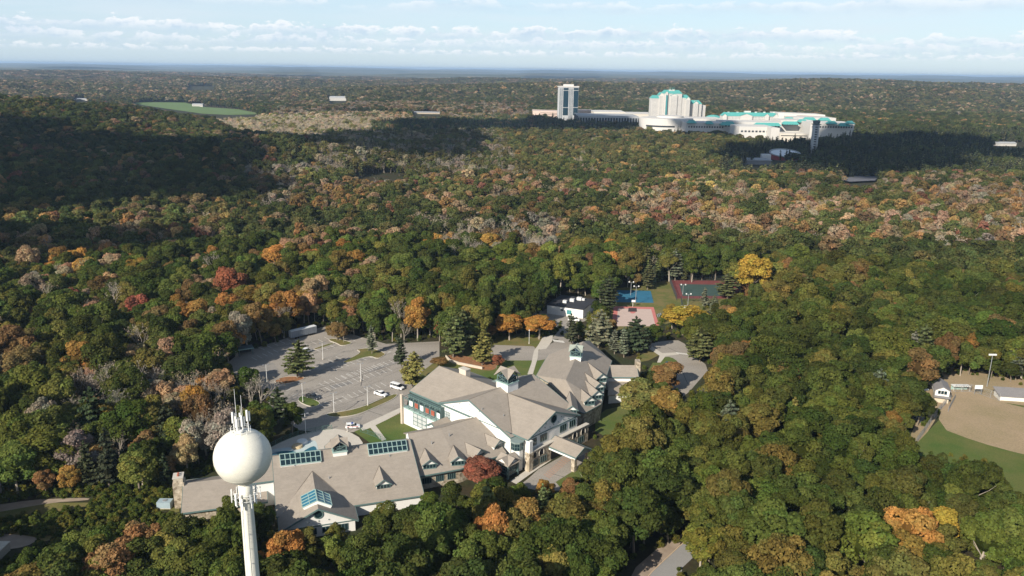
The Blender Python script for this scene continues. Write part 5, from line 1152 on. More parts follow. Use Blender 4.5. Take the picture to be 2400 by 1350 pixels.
# scattered far buildings
def farm(x, y, wpx, hpx, lab, cat="building", n=1, m=FW, rm=FGREY, name="farm_building"):
    p = px(x, y); d = p[1]; z = float(ground_h(p[0], p[1])); wd = wpx * d / F; hh_ = hpx * d / F
    t = empty(name, (p[0], p[1], z), lab, cat)
    MB().box(p[0] - wd / 2, p[0] + wd / 2, p[1], p[1] + wd * .35, z, z + hh_ * .7).build("wall", m, t)
    MB().slab([(p[0] - wd / 2 - .5, p[1] - .5, z + hh_ * .7), (p[0] + wd / 2 + .5, p[1] - .5, z + hh_ * .7), (p[0] + wd / 2 + .5, p[1] + wd * .18, z + hh_), (p[0] - wd / 2 - .5, p[1] + wd * .18, z + hh_)], .4).slab([(p[0] - wd / 2 - .5, p[1] + wd * .18, z + hh_), (p[0] + wd / 2 + .5, p[1] + wd * .18, z + hh_), (p[0] + wd / 2 + .5, p[1] + wd * .36, z + hh_ * .7), (p[0] - wd / 2 - .5, p[1] + wd * .36, z + hh_ * .7)], .4).build("roof", rm, t)
    grid(t, p[0] - wd / 2 + 1, p[0] + wd / 2 - 1, z + 1, z + hh_ * .6, p[1], max(4, int(wpx / 2)), 2 if hpx > 7 else 1, FWIN, .5, .5); return t
farm(792, 242, 38, 10, "long pale multi-storey building alone beyond the swamp", name="long_building"); farm(463, 251, 24, 7, "white barn on the green meadow", cat="barn", name="barn"); farm(452, 208, 28, 5, "pale long roofs on the wooded rise behind the meadow")
farm(490, 208, 18, 5, "reddish-roofed building right of the pale long roofs", rm=mat("rust_roof", (.3, .12, .08))); farm(190, 238, 30, 5, "white low building on the left hillside"); farm(565, 205, 10, 4, "tiny white building by the far tree line")
farm(2356, 343, 50, 9, "white low building at the right edge beyond the shaded pines"); farm(2285, 336, 14, 6, "small white gabled building left of the right-edge building"); farm(1000, 268, 60, 5, "low sandy terrace structures at the far edge of the swamp", m=mat("sandy_wall", (.5, .42, .32)), name="low_structures")
farm(2385, 330, 30, 7, "pale roofs behind the right-edge white building")

# ------------------------------------------------------------------ tree shapes
def leaf_mesh(name, pts, nrm, size, val, hue, core=None, mats=None, extra=None):
    """leaf clumps as small tilted quads; core: added light-blocking inner blob, darkened as the shade between leaves; extra: (verts, faces) of wood"""
    n = len(pts); nrm = nrm / (np.linalg.norm(nrm, axis=1, keepdims=True) + 1e-9)
    r = rng.normal(size=(n, 3)); a = np.cross(nrm, r); a /= np.linalg.norm(a, axis=1, keepdims=True); b = np.cross(nrm, a)
    s = size[:, None] / 2; w_ = rng.uniform(.6, 1.0, (n, 1))
    V = np.stack([pts - a * s - b * s * w_ * .6, pts + a * s * .7 - b * s * w_, pts + a * s + b * s * w_ * .5, pts - a * s * .5 + b * s * w_], 1).reshape(-1, 3)
    Fc = np.arange(4 * n).reshape(-1, 4).tolist(); V = V.tolist(); lv = np.repeat(val, 4).tolist(); hv = np.repeat(hue, 4).tolist(); mi = [0] * n
    if core is not None:
        k = len(V); V += core[0].tolist(); Fc += [tuple(i + k for i in f) for f in core[1]]; lv += [.35] * len(core[0]); hv += [1] * len(core[0]); mi += [0] * len(core[1])  # low leafv paints shade into the added inner core
    if extra is not None:
        k = len(V); V += extra.v; Fc += [tuple(i + k for i in f) for f in extra.f]; lv += [1] * len(extra.v); hv += [1] * len(extra.v); mi += [1] * len(extra.f)
    me = bpy.data.meshes.new(name); me.from_pydata(V, [], Fc)
    at = me.attributes.new("leafv", 'FLOAT_COLOR', 'POINT'); cc = np.ones((len(V), 4), np.float32); cc[:, 0] = lv; cc[:, 1] = hv; at.data.foreach_set('color', cc.ravel())
    for m in (mats or [FOL]): me.materials.append(m)
    me.polygons.foreach_set('material_index', mi); me.update(); return me
def ico():
    import bmesh
    bm = bmesh.new(); bmesh.ops.create_icosphere(bm, subdivisions=2, radius=1); V = np.array([v.co for v in bm.verts]); Fc = [tuple(v.index for v in f.verts) for f in bm.faces]; bm.free(); return V, Fc
IV, IF = ico()
def broad(seed, nleaf, size, cr=4.6, ch=5.6, cz=9.4, nl=24, spread=1.0, sparse=False):
    r = np.random.default_rng(seed); L_ = []
    for i in range(nl):
        t = r.uniform(0, 6.28); u = r.uniform(-.8, 1) ; rad = math.sqrt(max(0, 1 - (u * .86) ** 2)) * r.uniform(.5, .86)
        L_.append((np.array([math.cos(t) * rad * cr, math.sin(t) * rad * cr, cz + u * ch * .74]), r.uniform(.95, 1.9) * cr / 4.6 * spread))
    L_.append((np.array([0, 0, cz + ch * .55]), 1.9 * cr / 4.6))
    w = np.array([q[1] ** 2 for q in L_]); w /= w.sum(); idx = r.choice(len(L_), nleaf * 2, p=w)
    d = r.normal(size=(nleaf * 2, 3)); d /= np.linalg.norm(d, axis=1, keepdims=True); d[:, 2] = np.where(d[:, 2] < -.5, -d[:, 2], d[:, 2])
    c = np.array([L_[i][0] for i in idx]); rr = np.array([L_[i][1] for i in idx])
    p = c + d * (rr * r.uniform(.82, 1.08, nleaf * 2) * (1 + .12 * np.sin(d[:, 0] * 7 + idx) * np.cos(d[:, 1] * 6)))[:, None] * [1, 1, .85]
    inside = np.zeros(len(p), bool)
    for k, (cc, r_) in enumerate(L_): inside |= (np.linalg.norm((p - cc) / [1, 1, .85], axis=1) < r_ * .80) & (idx != k)
    p = p[~inside][:nleaf]; d = d[~inside][:nleaf]; ii = idx[~inside][:nleaf]
    nr = d + r.normal(size=p.shape) * .55 + [0, 0, .35]
    lobev = r.uniform(.82, 1.18, len(L_)); val = lobev[ii] * r.uniform(.66, 1.36, len(p)); hue = r.uniform(.88, 1.14, len(L_))[ii] * r.uniform(.94, 1.08, len(p))
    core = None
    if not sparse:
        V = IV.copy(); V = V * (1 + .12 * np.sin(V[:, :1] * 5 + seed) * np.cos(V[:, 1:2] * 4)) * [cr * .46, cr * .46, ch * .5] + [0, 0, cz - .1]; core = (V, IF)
    return p, nr, r.uniform(.7, 1.3, len(p)) * size, val, hue, core
def trunk_mb(seed, h=9.5, r0=.28, limbs=5, spread=2.6):
    r = random.Random(seed); m = MB(); m.bar([0, 0, -.4], [r.uniform(-.2, .2), r.uniform(-.2, .2), h * .55], r0, r0 * .7, 6); top = np.array([0, 0, h * .55])
    m.bar(top, [r.uniform(-.5, .5), r.uniform(-.5, .5), h + 1.5], r0 * .7, r0 * .2, 5)
    for i in range(limbs):
        t = 6.28 * i / limbs + r.uniform(-.4, .4); z = h * r.uniform(.45, .7); q = np.array([math.cos(t) * spread, math.sin(t) * spread, z + r.uniform(1.8, 3.5)]); m.bar([0, 0, z], q, r0 * .4, r0 * .14, 4)
        q2 = q + np.array([math.cos(t + .5) * 1.2, math.sin(t + .5) * 1.2, 1.6]); m.bar(q, q2, r0 * .14, r0 * .05, 3)
    return m
def pine(seed, nb_, size, h=17.0, rad=3.6, tiers=11, per=9, narrow=1.0, q=16):
    r = np.random.default_rng(seed); P = []; Nn = []; S = []; V_ = []; br = MB()
    br.bar([0, 0, -.3], [0, 0, h * .96], .26, .05, 6)
    for k in range(tiers):
        f = k / (tiers - 1); z = 2.6 + (h - 3.4) * f; R_ = rad * narrow * (min(1, .72 + f * 1.9) * (1 - f) ** .52 + .06) * r.uniform(.85, 1.12)
        for j in range(max(4, int(per * (1 - f * .5)))):
            t = r.uniform(0, 6.28); L0 = R_ * r.uniform(.7, 1.12); n = max(3, int(q * L0 / 3)); zz = z + r.uniform(-.22, .22); tv = r.uniform(.75, 1.25)
            for _ in range(n):
                s = r.uniform(.12, 1) ** .8 ; off = r.normal() * .20 * L0 * (1.1 - s * .5) * .55
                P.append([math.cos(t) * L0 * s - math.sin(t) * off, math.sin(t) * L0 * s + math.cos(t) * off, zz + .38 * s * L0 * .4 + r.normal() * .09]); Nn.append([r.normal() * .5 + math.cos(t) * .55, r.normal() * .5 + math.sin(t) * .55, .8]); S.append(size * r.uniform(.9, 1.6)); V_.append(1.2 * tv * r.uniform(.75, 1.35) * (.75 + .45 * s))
            if nb_: br.bar([0, 0, zz - .2], [math.cos(t) * L0 * .9, math.sin(t) * L0 * .9, zz + .1], .05, .02, 3)
    n = len(P); cv = np.array([[math.cos(t) * rr_, math.sin(t) * rr_, z] for z, rr_ in ((2.4, .2), (3.2, rad * .34 * narrow), (h * .5, rad * .26 * narrow), (h * .8, rad * .12 * narrow), (h, .03)) for t in np.linspace(0, 6.28, 8, endpoint=False)])
    cf = [(a * 8 + i, a * 8 + (i + 1) % 8, (a + 1) * 8 + (i + 1) % 8, (a + 1) * 8 + i) for a in range(4) for i in range(8)]
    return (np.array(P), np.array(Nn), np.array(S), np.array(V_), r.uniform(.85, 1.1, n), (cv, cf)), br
def bare(seed, fine=True):
    r = random.Random(seed); m = MB(); tips = []
    def grow(p, d, l, rad, dep):
        q = p + d * l; m.bar(p, q, rad, rad * .65, 4 if dep < 2 else 3)
        if dep >= (5 if fine else 3): tips.append(q); return
        for _ in range(r.choice((2, 3, 3)) if dep < 3 else 2):
            nd = d + np.array([r.gauss(0, .45), r.gauss(0, .45), r.gauss(.12, .2)]); nd /= np.linalg.norm(nd); grow(q, nd, l * r.uniform(.62, .82), rad * .58, dep + 1)
    for _ in range(2): grow(np.array([r.uniform(-.2, .2), r.uniform(-.2, .2), -.3]), np.array([r.gauss(0, .12), r.gauss(0, .12), 1.0]), 4.6, .24 if fine else .35, 0)
    return m, np.array(tips)
BRK = [FOL, BARK]
near_b, near_t, mid_b, far_b = [], [], [], []
for s in range(7):
    near_b.append(leaf_mesh("crown_leaves", *broad(100 + s, 6200, .47, cr=4.3 + .45 * (s % 3), ch=5.1 + .8 * (s % 2), nl=20 + 4 * s))); near_t.append(trunk_mb(s).mesh("trunk_wood", BARKP if s % 3 == 0 else BARK))
    near_b[-1].name = "crown_leaves"
for s in range(5): mid_b.append(leaf_mesh("mid_tree", *broad(200 + s, 1400, .80, nl=16 + 4 * s), mats=BRK, extra=trunk_mb(50 + s, limbs=2)))
for s in range(4): far_b.append(leaf_mesh("far_tree", *broad(300 + s, 380, 1.4, nl=12 + 2 * s), mats=BRK))
near_p, near_pt, mid_p = [], [], []
for s in range(4):
    d_, br = pine(400 + s, True, .56, h=17, rad=5.4 - .5 * (s % 2), tiers=11, per=14, narrow=1 if s < 2 else .62, q=30); near_p.append(leaf_mesh("needle_boughs", *d_)); near_pt.append(br.mesh("pine_wood", BARK))
for s in range(3): d_, br = pine(500 + s, False, 1.0, rad=4.4, tiers=8, per=7, narrow=(1, .75, .6)[s], q=7); mid_p.append(leaf_mesh("mid_pine", *d_, mats=BRK, extra=MB().bar([0, 0, -.3], [0, 0, 14], .25, .05, 4)))
near_n, near_nl, mid_n = [], [], []
for s in range(4):
    m, tips = bare(600 + s); near_n.append(m.mesh("bare_branches", BARKP)); k = rng.choice(len(tips), min(len(tips), 260)); p = tips[k] + rng.normal(size=(len(k), 3)) * .35
    near_nl.append(leaf_mesh("sparse_leaves", p, rng.normal(size=p.shape), rng.uniform(.3, .5, len(k)), rng.uniform(.7, 1.3, len(k)), np.ones(len(k))))
for s in range(3):
    m, tips = bare(700 + s, False); k = rng.integers(0, len(tips), 170); p = tips[k] * [1, 1, .95] + rng.normal(size=(170, 3)) * [.9, .9, 1.3]
    mid_n.append(leaf_mesh("mid_bare", p, rng.normal(size=p.shape), rng.uniform(.35, .8, 170), rng.uniform(.7, 1.3, 170), np.ones(170), mats=[FOL, BARKP], extra=m))
# big rounded clump of several crowns, for woods kilometres away
def clump(seed):
    r = np.random.default_rng(seed); Ps = []
    for _ in range(14): q = broad(int(r.integers(1, 9999)), 40, 3.0, nl=6, sparse=True); o = np.array([r.uniform(-15, 15), r.uniform(-15, 15), r.uniform(-2, 1)]); Ps.append((q[0] + o, q[1], q[2], q[3] * r.uniform(.82, 1.18), q[4] * r.uniform(.9, 1.25)))
    return leaf_mesh("far_clump", *[np.concatenate([p[i] for p in Ps]) for i in range(5)])
clumps = [clump(s) for s in range(4)]

# ------------------------------------------------------------------ where the trees stand
def inpoly(x, y, poly):
    r = np.zeros(x.shape, bool); n = len(poly)
    for i in range(n):
        x0, y0 = poly[i]; x1, y1 = poly[(i + 1) % n]
        c = ((y0 > y) != (y1 > y)) & (x < (x1 - x0) * (y - y0) / ((y1 - y0) if y1 != y0 else 1e-9) + x0); r ^= c
    return r
INF = 1e9
CLEAR = [  # outline in the photograph that nothing nearer than the given distance may cover
    (INF, [(545, 858), (562, 832), (680, 793), (680, 770), (742, 768), (800, 785), (850, 792), (905, 806), (1035, 800), (1060, 850), (960, 960), (905, 985), (862, 1003), (842, 1012), (770, 1016), (705, 1008), (672, 975), (650, 930), (640, 895), (560, 880)]),
    (262, [(415, 1133), (640, 1070), (640, 1045), (770, 1003), (800, 1003), (850, 1012), (945, 1008), (945, 925), (1020, 855), (1160, 895), (1184, 862), (1250, 876), (1345, 960), (1400, 945), (1395, 1000), (1385, 1035), (1350, 1072), (1345, 1095), (1310, 1118), (1262, 1118), (1200, 1125), (1150, 1105), (1062, 1110), (1050, 1140), (985, 1140), (940, 1152), (850, 1180), (834, 1212), (790, 1226), (700, 1216), (640, 1165), (636, 1150), (560, 1140), (500, 1175), (434, 1182), (412, 1182)]),
    (345, [(1250, 878), (1283, 830), (1367, 798), (1500, 850), (1500, 870), (1478, 905), (1440, 935), (1420, 960), (1370, 972), (1290, 900)]),
    (INF, [(1395, 985), (1430, 950), (1470, 950), (1440, 990), (1400, 1010)]), (INF, [(1045, 840), (1160, 800), (1180, 795), (1300, 790), (1345, 790), (1300, 830), (1255, 880), (1160, 880), (1060, 862)]),
    (460, [(1280, 740), (1284, 714), (1320, 696), (1390, 696), (1388, 722), (1368, 752), (1300, 745)]), (INF, [(1436, 716), (1540, 718), (1543, 745), (1520, 765), (1436, 765), (1430, 740)]),
    (INF, [(1446, 678), (1530, 680), (1565, 662), (1700, 660), (1740, 680), (1680, 700), (1620, 722), (1550, 718), (1435, 712)]), (INF, [(1520, 808), (1562, 795), (1605, 797), (1630, 836), (1662, 862), (1640, 890), (1608, 920), (1590, 905), (1585, 875), (1560, 856), (1500, 842)]),
    (INF, [(2200, 985), (2215, 925), (2190, 940), (2180, 925), (2200, 890), (2240, 882), (2300, 885), (2340, 895), (2460, 920), (2460, 1120), (2400, 1145), (2330, 1065), (2250, 1055), (2140, 1045), (2150, 1005)]), (INF, [(1450, 1410), (1495, 1335), (1540, 1295), (1585, 1275), (1604, 1280), (1598, 1300), (1582, 1335), (1576, 1410)]), (INF, [(-60, 1168), (205, 1162), (330, 1168), (410, 1180), (400, 1200), (300, 1212), (120, 1240), (-60, 1250)]),
    (INF, [(1495, 1345), (1505, 1320), (1560, 1285), (1580, 1290), (1530, 1340)]), (INF, [(-60, 1190), (0, 1183), (70, 1170), (205, 1166), (200, 1176), (120, 1180), (0, 1203), (-60, 1212)]), (INF, [(-60, 1252), (50, 1254), (80, 1262), (60, 1285), (-60, 1310)]),
    (INF, [(1818, 678), (1842, 688), (1836, 694), (1812, 684)]), (INF, [(1992, 812), (2004, 800), (2012, 820), (2006, 838)]), (INF, [(632, 1040), (700, 1012), (775, 1000), (800, 1010), (740, 1055), (640, 1070)]), (INF, [(845, 1010), (942, 962), (945, 1010), (930, 1025), (880, 1030)]),
    (230, [(375, 1176), (414, 1172), (414, 1190), (375, 1190)]),
    (INF, [(305, 242), (345, 239), (430, 240), (475, 248), (560, 257), (608, 266), (500, 270), (420, 262)]), (INF, [(832, 407), (938, 406), (955, 412), (850, 414)]), (INF, [(1972, 424), (2012, 417), (2058, 418), (2048, 427), (1992, 429)]),
    (1745, [(1250, 271), (1250, 258), (1308, 258), (1308, 196), (1358, 196), (1358, 258), (1392, 262), (1500, 268), (1500, 284), (1440, 284), (1400, 278), (1340, 274)]), (1500, [(1497, 300), (1497, 268), (1527, 262), (1527, 205), (1655, 230), (1655, 262), (1693, 262), (1690, 298), (1625, 300), (1600, 304), (1530, 303)]),
    (1370, [(1690, 262), (1825, 260), (1912, 268), (1912, 282), (2004, 290), (2002, 302), (1930, 306), (1895, 304), (1892, 312), (1860, 312), (1848, 322), (1812, 322), (1800, 312), (1740, 302), (1690, 298)]), (1128, [(1724, 384), (1786, 372), (1808, 362), (1815, 350), (1870, 352), (1876, 362), (1850, 374), (1790, 384)]), (1200, [(1897, 356), (1899, 284), (1917, 284), (1912, 356)]),
    (5000, [(772, 241), (772, 231), (812, 231), (812, 240)]), (5000, [(448, 250), (448, 243), (478, 243), (478, 250)]), (5000, [(440, 208), (440, 202), (502, 202), (502, 208)]), (5000, [(176, 238), (176, 232), (206, 232), (206, 238)]), (3000, [(2330, 342), (2330, 332), (2400, 334), (2400, 342)]), (4000, [(970, 268), (970, 263), (1030, 263), (1030, 268)]),
]
def fp(*q): return [tuple(p) for p in q]
FOOT = [fp(FA.xy(-8, -13), FA.xy(44, -13), FA.xy(44, 23), FA.xy(22, 23), FA.xy(22, 31), FA.xy(-1, 31), FA.xy(-1, 23), FA.xy(-8, 23)), fp(LW.xy(-3, -9), LW.xy(26, -9), LW.xy(26, 11), LW.xy(-3, 11)),
        fp(FB.xy(-30, -55), FB.xy(36, -55), FB.xy(36, 18), FB.xy(0, 18), FB.xy(-32, 0)), [tuple(ring[i][:2] * 1.0) for i in range(len(ring))], fp(FX.xy(-6, -8), FX.xy(xl + 4, -8), FX.xy(xl + 4, 18), FX.xy(-6, 24)),
        fp(FM.xy(-2, 3), FM.xy(lm + 2, 3), FM.xy(lm + 2, -dep - 2), FM.xy(-2, -dep - 2)), fp((TX - 5, TY - 5), (TX + 5, TY - 5), (TX + 5, TY + 5), (TX - 5, TY + 5)),
        [(90, 1895), (180, 1895), (180, 1930), (90, 1930)], [tuple(p) for p in ((pt(1360, 270, 1755)[0], 1755), (pt(1500, 270, 1755)[0], 1755), (pt(1530, 260, 1980)[0], 1980), (pt(1250, 260, 1940)[0], 1935))],
        [tuple(p) for p in ((pt(1497, 290, 1520)[0], 1530), (pt(1700, 290, 1480)[0], 1480), (pt(1735, 290, 1380)[0], 1370), (pt(1900, 290, 1380)[0], 1370), (pt(2004, 290, 1480)[0], 1480), (pt(2004, 290, 1570)[0], 1570), (pt(1915, 265, 1900)[0], 1900), (pt(1527, 265, 1840)[0], 1845))],
        [(mc[0] - 22, mc[1] - 20), (mc[0] + 22, mc[1] - 20), (mc[0] + 22, mc[1] + 20), (mc[0] - 22, mc[1] + 20)], [(mc[0] - 70, mc[1] - 30), (mc[0] - 15, mc[1] - 30), (mc[0] - 15, mc[1] + 12), (mc[0] - 70, mc[1] + 12)]]
def ringpts(r0, r1, sp, half=40):
    P = []; y = 40.0 if r0 == 0 else 0.0; n = int(2 * r1 * math.tan(math.radians(half)) / sp) + 2
    gx = np.arange(-r1 * .85, r1 * .85, sp); gy = np.arange(-20, r1 + sp, sp); X_, Y_ = np.meshgrid(gx, gy); X_ = X_ + (np.arange(len(gy)) % 2)[:, None] * sp / 2
    X_ = X_ + rng.uniform(-.36, .36, X_.shape) * sp; Y_ = Y_ + rng.uniform(-.36, .36, Y_.shape) * sp; X_, Y_ = X_.ravel(), Y_.ravel(); d = np.hypot(X_, Y_)
    a = np.abs(np.degrees(np.arctan2(X_, Y_ + 60))); k = (d >= r0) & (d < r1) & (a < half); return X_[k], Y_[k]
PX, PY, SZ, LOD = [], [], [], []
for r0, r1, sp, lod, s0 in ((0, 520, 6.6, 0, .96), (520, 1250, 6.9, 1, .88), (1250, 2700, 7.8, 2, .92), (2700, 4700, 10.5, 3, 1.15), (4700, 9000, 27, 4, 1.0)):
    x, y = ringpts(r0, r1, sp, 40 if r0 < 1000 else 36); PX.append(x); PY.append(y); SZ.append(s0 * rng.lognormal(0, .23, len(x)).clip(.58, 1.42)); LOD.append(np.full(len(x), lod))
PX, PY, SZ, LOD = map(np.concatenate, (PX, PY, SZ, LOD)); GZ = ground_h(PX, PY)
HT = np.where(LOD < 4, 15.0 * SZ, 14 * SZ); RD = np.where(LOD < 4, 4.7 * SZ, 14)
# manual trees, placed one by one from the photograph: (x, y of the foot, y of the top, kind, tint, width factor, label)
MAN = [(697, 886, 797, 'P', 11, 1.15, "big lone green pine in the orange needle bed of the parking lot"), (966, 908, 822, 'P', 13, 1.3, "broad yellow-green pine at the lodge corner beside the white van"), (941, 862, 786, 'P', 12, .75, "slim sparse pine behind the golden pine by the lot"),
       (1062, 838, 735, 'P', 11, 1.2, "largest spreading pine left of the side lawn"), (1085, 826, 722, 'P', 11, 1.1, "tall pine just behind the largest spreading pine"), (1130, 856, 770, 'P', 13, 1.15, "rounded yellow-green pine beside the curved wall"),
       (1194, 797, 734, 'B', 5, 1.2, "left one of the pair of orange maples on the lawn"), (1263, 795, 734, 'B', 5, 1.25, "right one of the pair of orange maples on the lawn"), (1163, 864, 833, 'B', 8, 1.0, "small red-topped shrub tree beside the yellow-green pine"), (1030, 862, 836, 'B', 6, 1.3, "low brown bush at the left end of the curved wall"),
       (1340, 808, 733, 'P', 12, .85, "dark spruce standing by the striped crossing"), (1402, 815, 722, 'P', 14, .95, "grey-green spruce behind the lodge's back roof"), (1440, 830, 772, 'P', 14, .85, "thin grey-green pine behind the back wing ridge"), (1462, 838, 766, 'P', 14, .8, "pale sparse pine right of the back wing ridge"), (1494, 828, 738, 'P', 12, 1.1, "tall dark spruce in front of the pink court"), (1432, 790, 748, 'B', 6, .9, "brownish small tree left of the dark spruce"),
       (1525, 815, 760, 'B', 0, 1.2, "dark green rounded tree right of the dark spruce"), (1422, 730, 645, 'P', 12, 1.05, "dense dark pine at the left side of the blue court"), (1400, 712, 665, 'P', 12, 1.0, "second dark pine behind the flat-roofed building"), (1380, 757, 728, 'P', 11, 1.3, "small round evergreen at the right corner of the flat-roofed building"),
       (1500, 992, 888, 'B', 13, 1.15, "golden-green tree touching the right side of the lodge"), (1550, 1010, 905, 'B', 15, 1.1, "golden tree right of the lodge, second from the wall"), (1568, 915, 855, 'B', 6, 1.25, "dark rusty-green tree above the golden trees"), (1600, 785, 715, 'B', 4, 1.0, "ochre tree between the pink court and the loop road"), (1575, 770, 712, 'B', 15, .9, "smaller ochre tree right of the bleacher"),
       (1118, 1142, 1078, 'B', 8, 1.15, "deep red maple against the dormered roof of the lodge"), (790, 797, 757, 'B', 6, 1.1, "brown-orange tree on the upper planting island"), (806, 803, 762, 'B', 6, .8, "smaller brown-orange tree at the tip of the upper island"), (872, 830, 760, 'P', 14, .6, "thin wispy pine on the middle planting island"),
       (1766, 700, 600, 'B', 4, 1.05, "tall golden-yellow tree right of the tennis court"), (1790, 722, 655, 'B', 15, .9, "lower golden tree in front of the tall golden one"), (1705, 700, 640, 'P', 11, 1.2, "broad green pine at the right end of the tennis court"), (1652, 722, 672, 'P', 14, .8, "grey-green pine in front of the tennis court"), (1672, 740, 690, 'P', 14, .9, "lower grey-green pine below the tennis court"),
       (1312, 690, 590, 'B', 3, .9, "tall pale yellow-green tree behind the flat-roofed building"), (1380, 668, 610, 'B', 6, .9, "rust-brown tree right of the pale yellow-green tree"), (1640, 848, 765, 'P', 11, 1.15, "green pine at the right rim of the loop road"), (548, 720, 622, 'B', 8, 1.0, "bright red-orange maple standing out in the left woods"),
       (84, 770, 715, 'B', 5, 1.05, "bright orange tree alone in the dark green woods at far left"), (40, 660, 614, 'B', 5, 1.3, "left orange-brown tree on the shaded slope edge"), (126, 658, 612, 'B', 5, 1.1, "right orange-brown tree on the shaded slope edge"), (1030, 800, 750, 'B', 8, .8, "small crimson tree left of the big pines"), (1330, 1080, 1022, 'B', 0, .4, "")]
WPX = {(697, 886): 76, (966, 908): 72, (941, 862): 34, (1062, 838): 74, (1085, 826): 52, (1130, 856): 66, (1194, 797): 76, (1263, 795): 78, (1163, 864): 34, (1030, 862): 40, (1340, 808): 48, (1402, 815): 52, (1494, 828): 64, (1422, 730): 62, (1500, 992): 112, (1550, 1010): 96, (1568, 915): 92, (1600, 785): 92, (1118, 1142): 92, (1766, 700): 78, (84, 770): 66, (548, 720): 70, (40, 660): 66, (126, 658): 52, (1312, 690): 64, (790, 797): 48, (1640, 848): 74, (480, 880): 104, (400, 900): 80, (1705, 700): 66}
MAN = MAN[:-1]
MAN += [(652, 992, 905, 'P', 12, 1.0, "dark conifer in the shade below the parking lot's left tip"), (686, 1018, 945, 'B', 0, 1.0, "dark round tree between the parking lot and the pool"), (528, 868, 778, 'B', 0, 1.15, "tall dark green tree shading the parking lot's left corner"), (500, 842, 760, 'B', 1, 1.1, "tall green tree behind the one shading the left corner"), (585, 935, 858, 'B', 0, 1.0, "dark green tree below the parking lot's shaded left part"),
        (612, 962, 872, 'N', 10, 1.1, "pale bare tree with spreading limbs behind the tower's antennas"), (590, 968, 885, 'N', 10, .9, "second pale bare tree left of the spreading bare one"), (214, 968, 868, 'N', 10, 1.0, "grey bare tree with forked trunk in the left woods"), (330, 850, 757, 'N', 10, 1.3, "large greyish leafless tree in the left woods"), (90, 870, 818, 'N', 10, .9, "small white-branched dead tree at far left"),
        (400, 900, 795, 'B', 7, 1.1, "salmon-brown tree above the bare woods"), (480, 880, 780, 'B', 1, 1.3, "large rounded green tree left of the parking lot"), (470, 1000, 900, 'B', 5, .8, "orange-brown slender tree behind the tower"), (505, 985, 895, 'N', 9, 1.0, "tan thin-leaved tree just left of the tower's masts"), (352, 1000, 900, 'N', 9, 1.0, "tan leafless tree in the left woods above the low wing"), (440, 1005, 915, 'N', 9, 1.1, "pinkish-tan leafless tree between the orange and tan ones"),
        (790, 1300, 1225, 'B', 3, .8, "yellow-green tree in front of the front gable"), (640, 1330, 1250, 'B', 2, .9, "olive tree just right of the tower column"), (2200, 1290, 1185, 'B', 4, 1.0, "yellow-topped tree in the lower right woods"), (2320, 1300, 1210, 'B', 7, .8, "brown-pink thin tree at the lower right edge"), (1640, 1340, 1230, 'B', 3, 1.2, "yellow-green oak right of the road at the bottom"), (1860, 1020, 930, 'P', 13, .8, "slim yellow-green pine in the right woods")]
# ---- reject what would stand on or cover open ground and buildings
def covered(x, y, z, h, r, brush=False):
    bad = np.zeros(x.shape, bool)
    s = [(0, 0, 0), (0, 0, .97), (.8, 0, .78), (-.8, 0, .78), (.85, 0, .55), (-.85, 0, .55), (.4, 0, .93), (-.4, 0, .93), (1.12, 0, .42), (-1.12, 0, .42), (1.1, 0, .64), (-1.1, 0, .64), (0, .95, .28), (.7, .8, .32), (-.7, .8, .32)]
    d = np.hypot(x, y); dir_ = np.stack([y, -x], 1) / d[:, None]
    for a, c_, f in s:
        q = proj(np.stack([x + dir_[:, 0] * r * a - x / d * r * c_, y + dir_[:, 1] * r * a - y / d * r * c_, z + h * f], 1))
        for D_, poly in CLEAR:
            if brush and poly[0] == (-60, 1168): continue
            bad |= inpoly(q[:, 0], q[:, 1], poly) & (y < D_)
    for poly in FOOT: bad |= inpoly(x, y, poly)
    return bad
FILL = []
k = ~covered(PX, PY, GZ, HT * 1.12, RD)
# fill the margins of the clearings with smaller trees so the woods close right up to them
fx, fy = ringpts(0, 520, 3.6, 40); fs = rng.uniform(.5, .85, len(fx)); fk = ~covered(fx, fy, np.zeros(len(fx)), 15 * fs * 1.12, 4.7 * fs); fx, fy, fs = fx[fk], fy[fk], fs[fk]
cell = {}
def cadd(x, y): cell.setdefault((int(x // 5), int(y // 5)), []).append((x, y))
for x, y in zip(PX[k & (LOD == 0)], PY[k & (LOD == 0)]): cadd(x, y)
keep = []
for j, (x, y) in enumerate(zip(fx, fy)):
    cx, cy = int(x // 5), int(y // 5); ok = True
    for a in (-1, 0, 1):
        for b_ in (-1, 0, 1):
            for qx, qy in cell.get((cx + a, cy + b_), ()):
                if (qx - x) ** 2 + (qy - y) ** 2 < 23: ok = False; break
    if ok: keep.append(j); cadd(x, y)
keep = np.array(keep); n_ = len(keep); print("fill trees", n_)
PX = np.concatenate([PX, fx[keep]]); PY = np.concatenate([PY, fy[keep]]); SZ = np.concatenate([SZ, fs[keep]]); LOD = np.concatenate([LOD, np.zeros(n_, int)]); GZ = np.concatenate([GZ, np.zeros(n_)]); HT = np.concatenate([HT, 15 * fs[keep]]); k = np.concatenate([k, np.ones(n_, bool)])
mp = np.array([px(m[0], m[1])[:2] for m in MAN])
near = np.hypot(PX, PY) < 520
for q in mp: k &= ~(near & (np.hypot(PX - q[0], PY - q[1]) < 5.2))
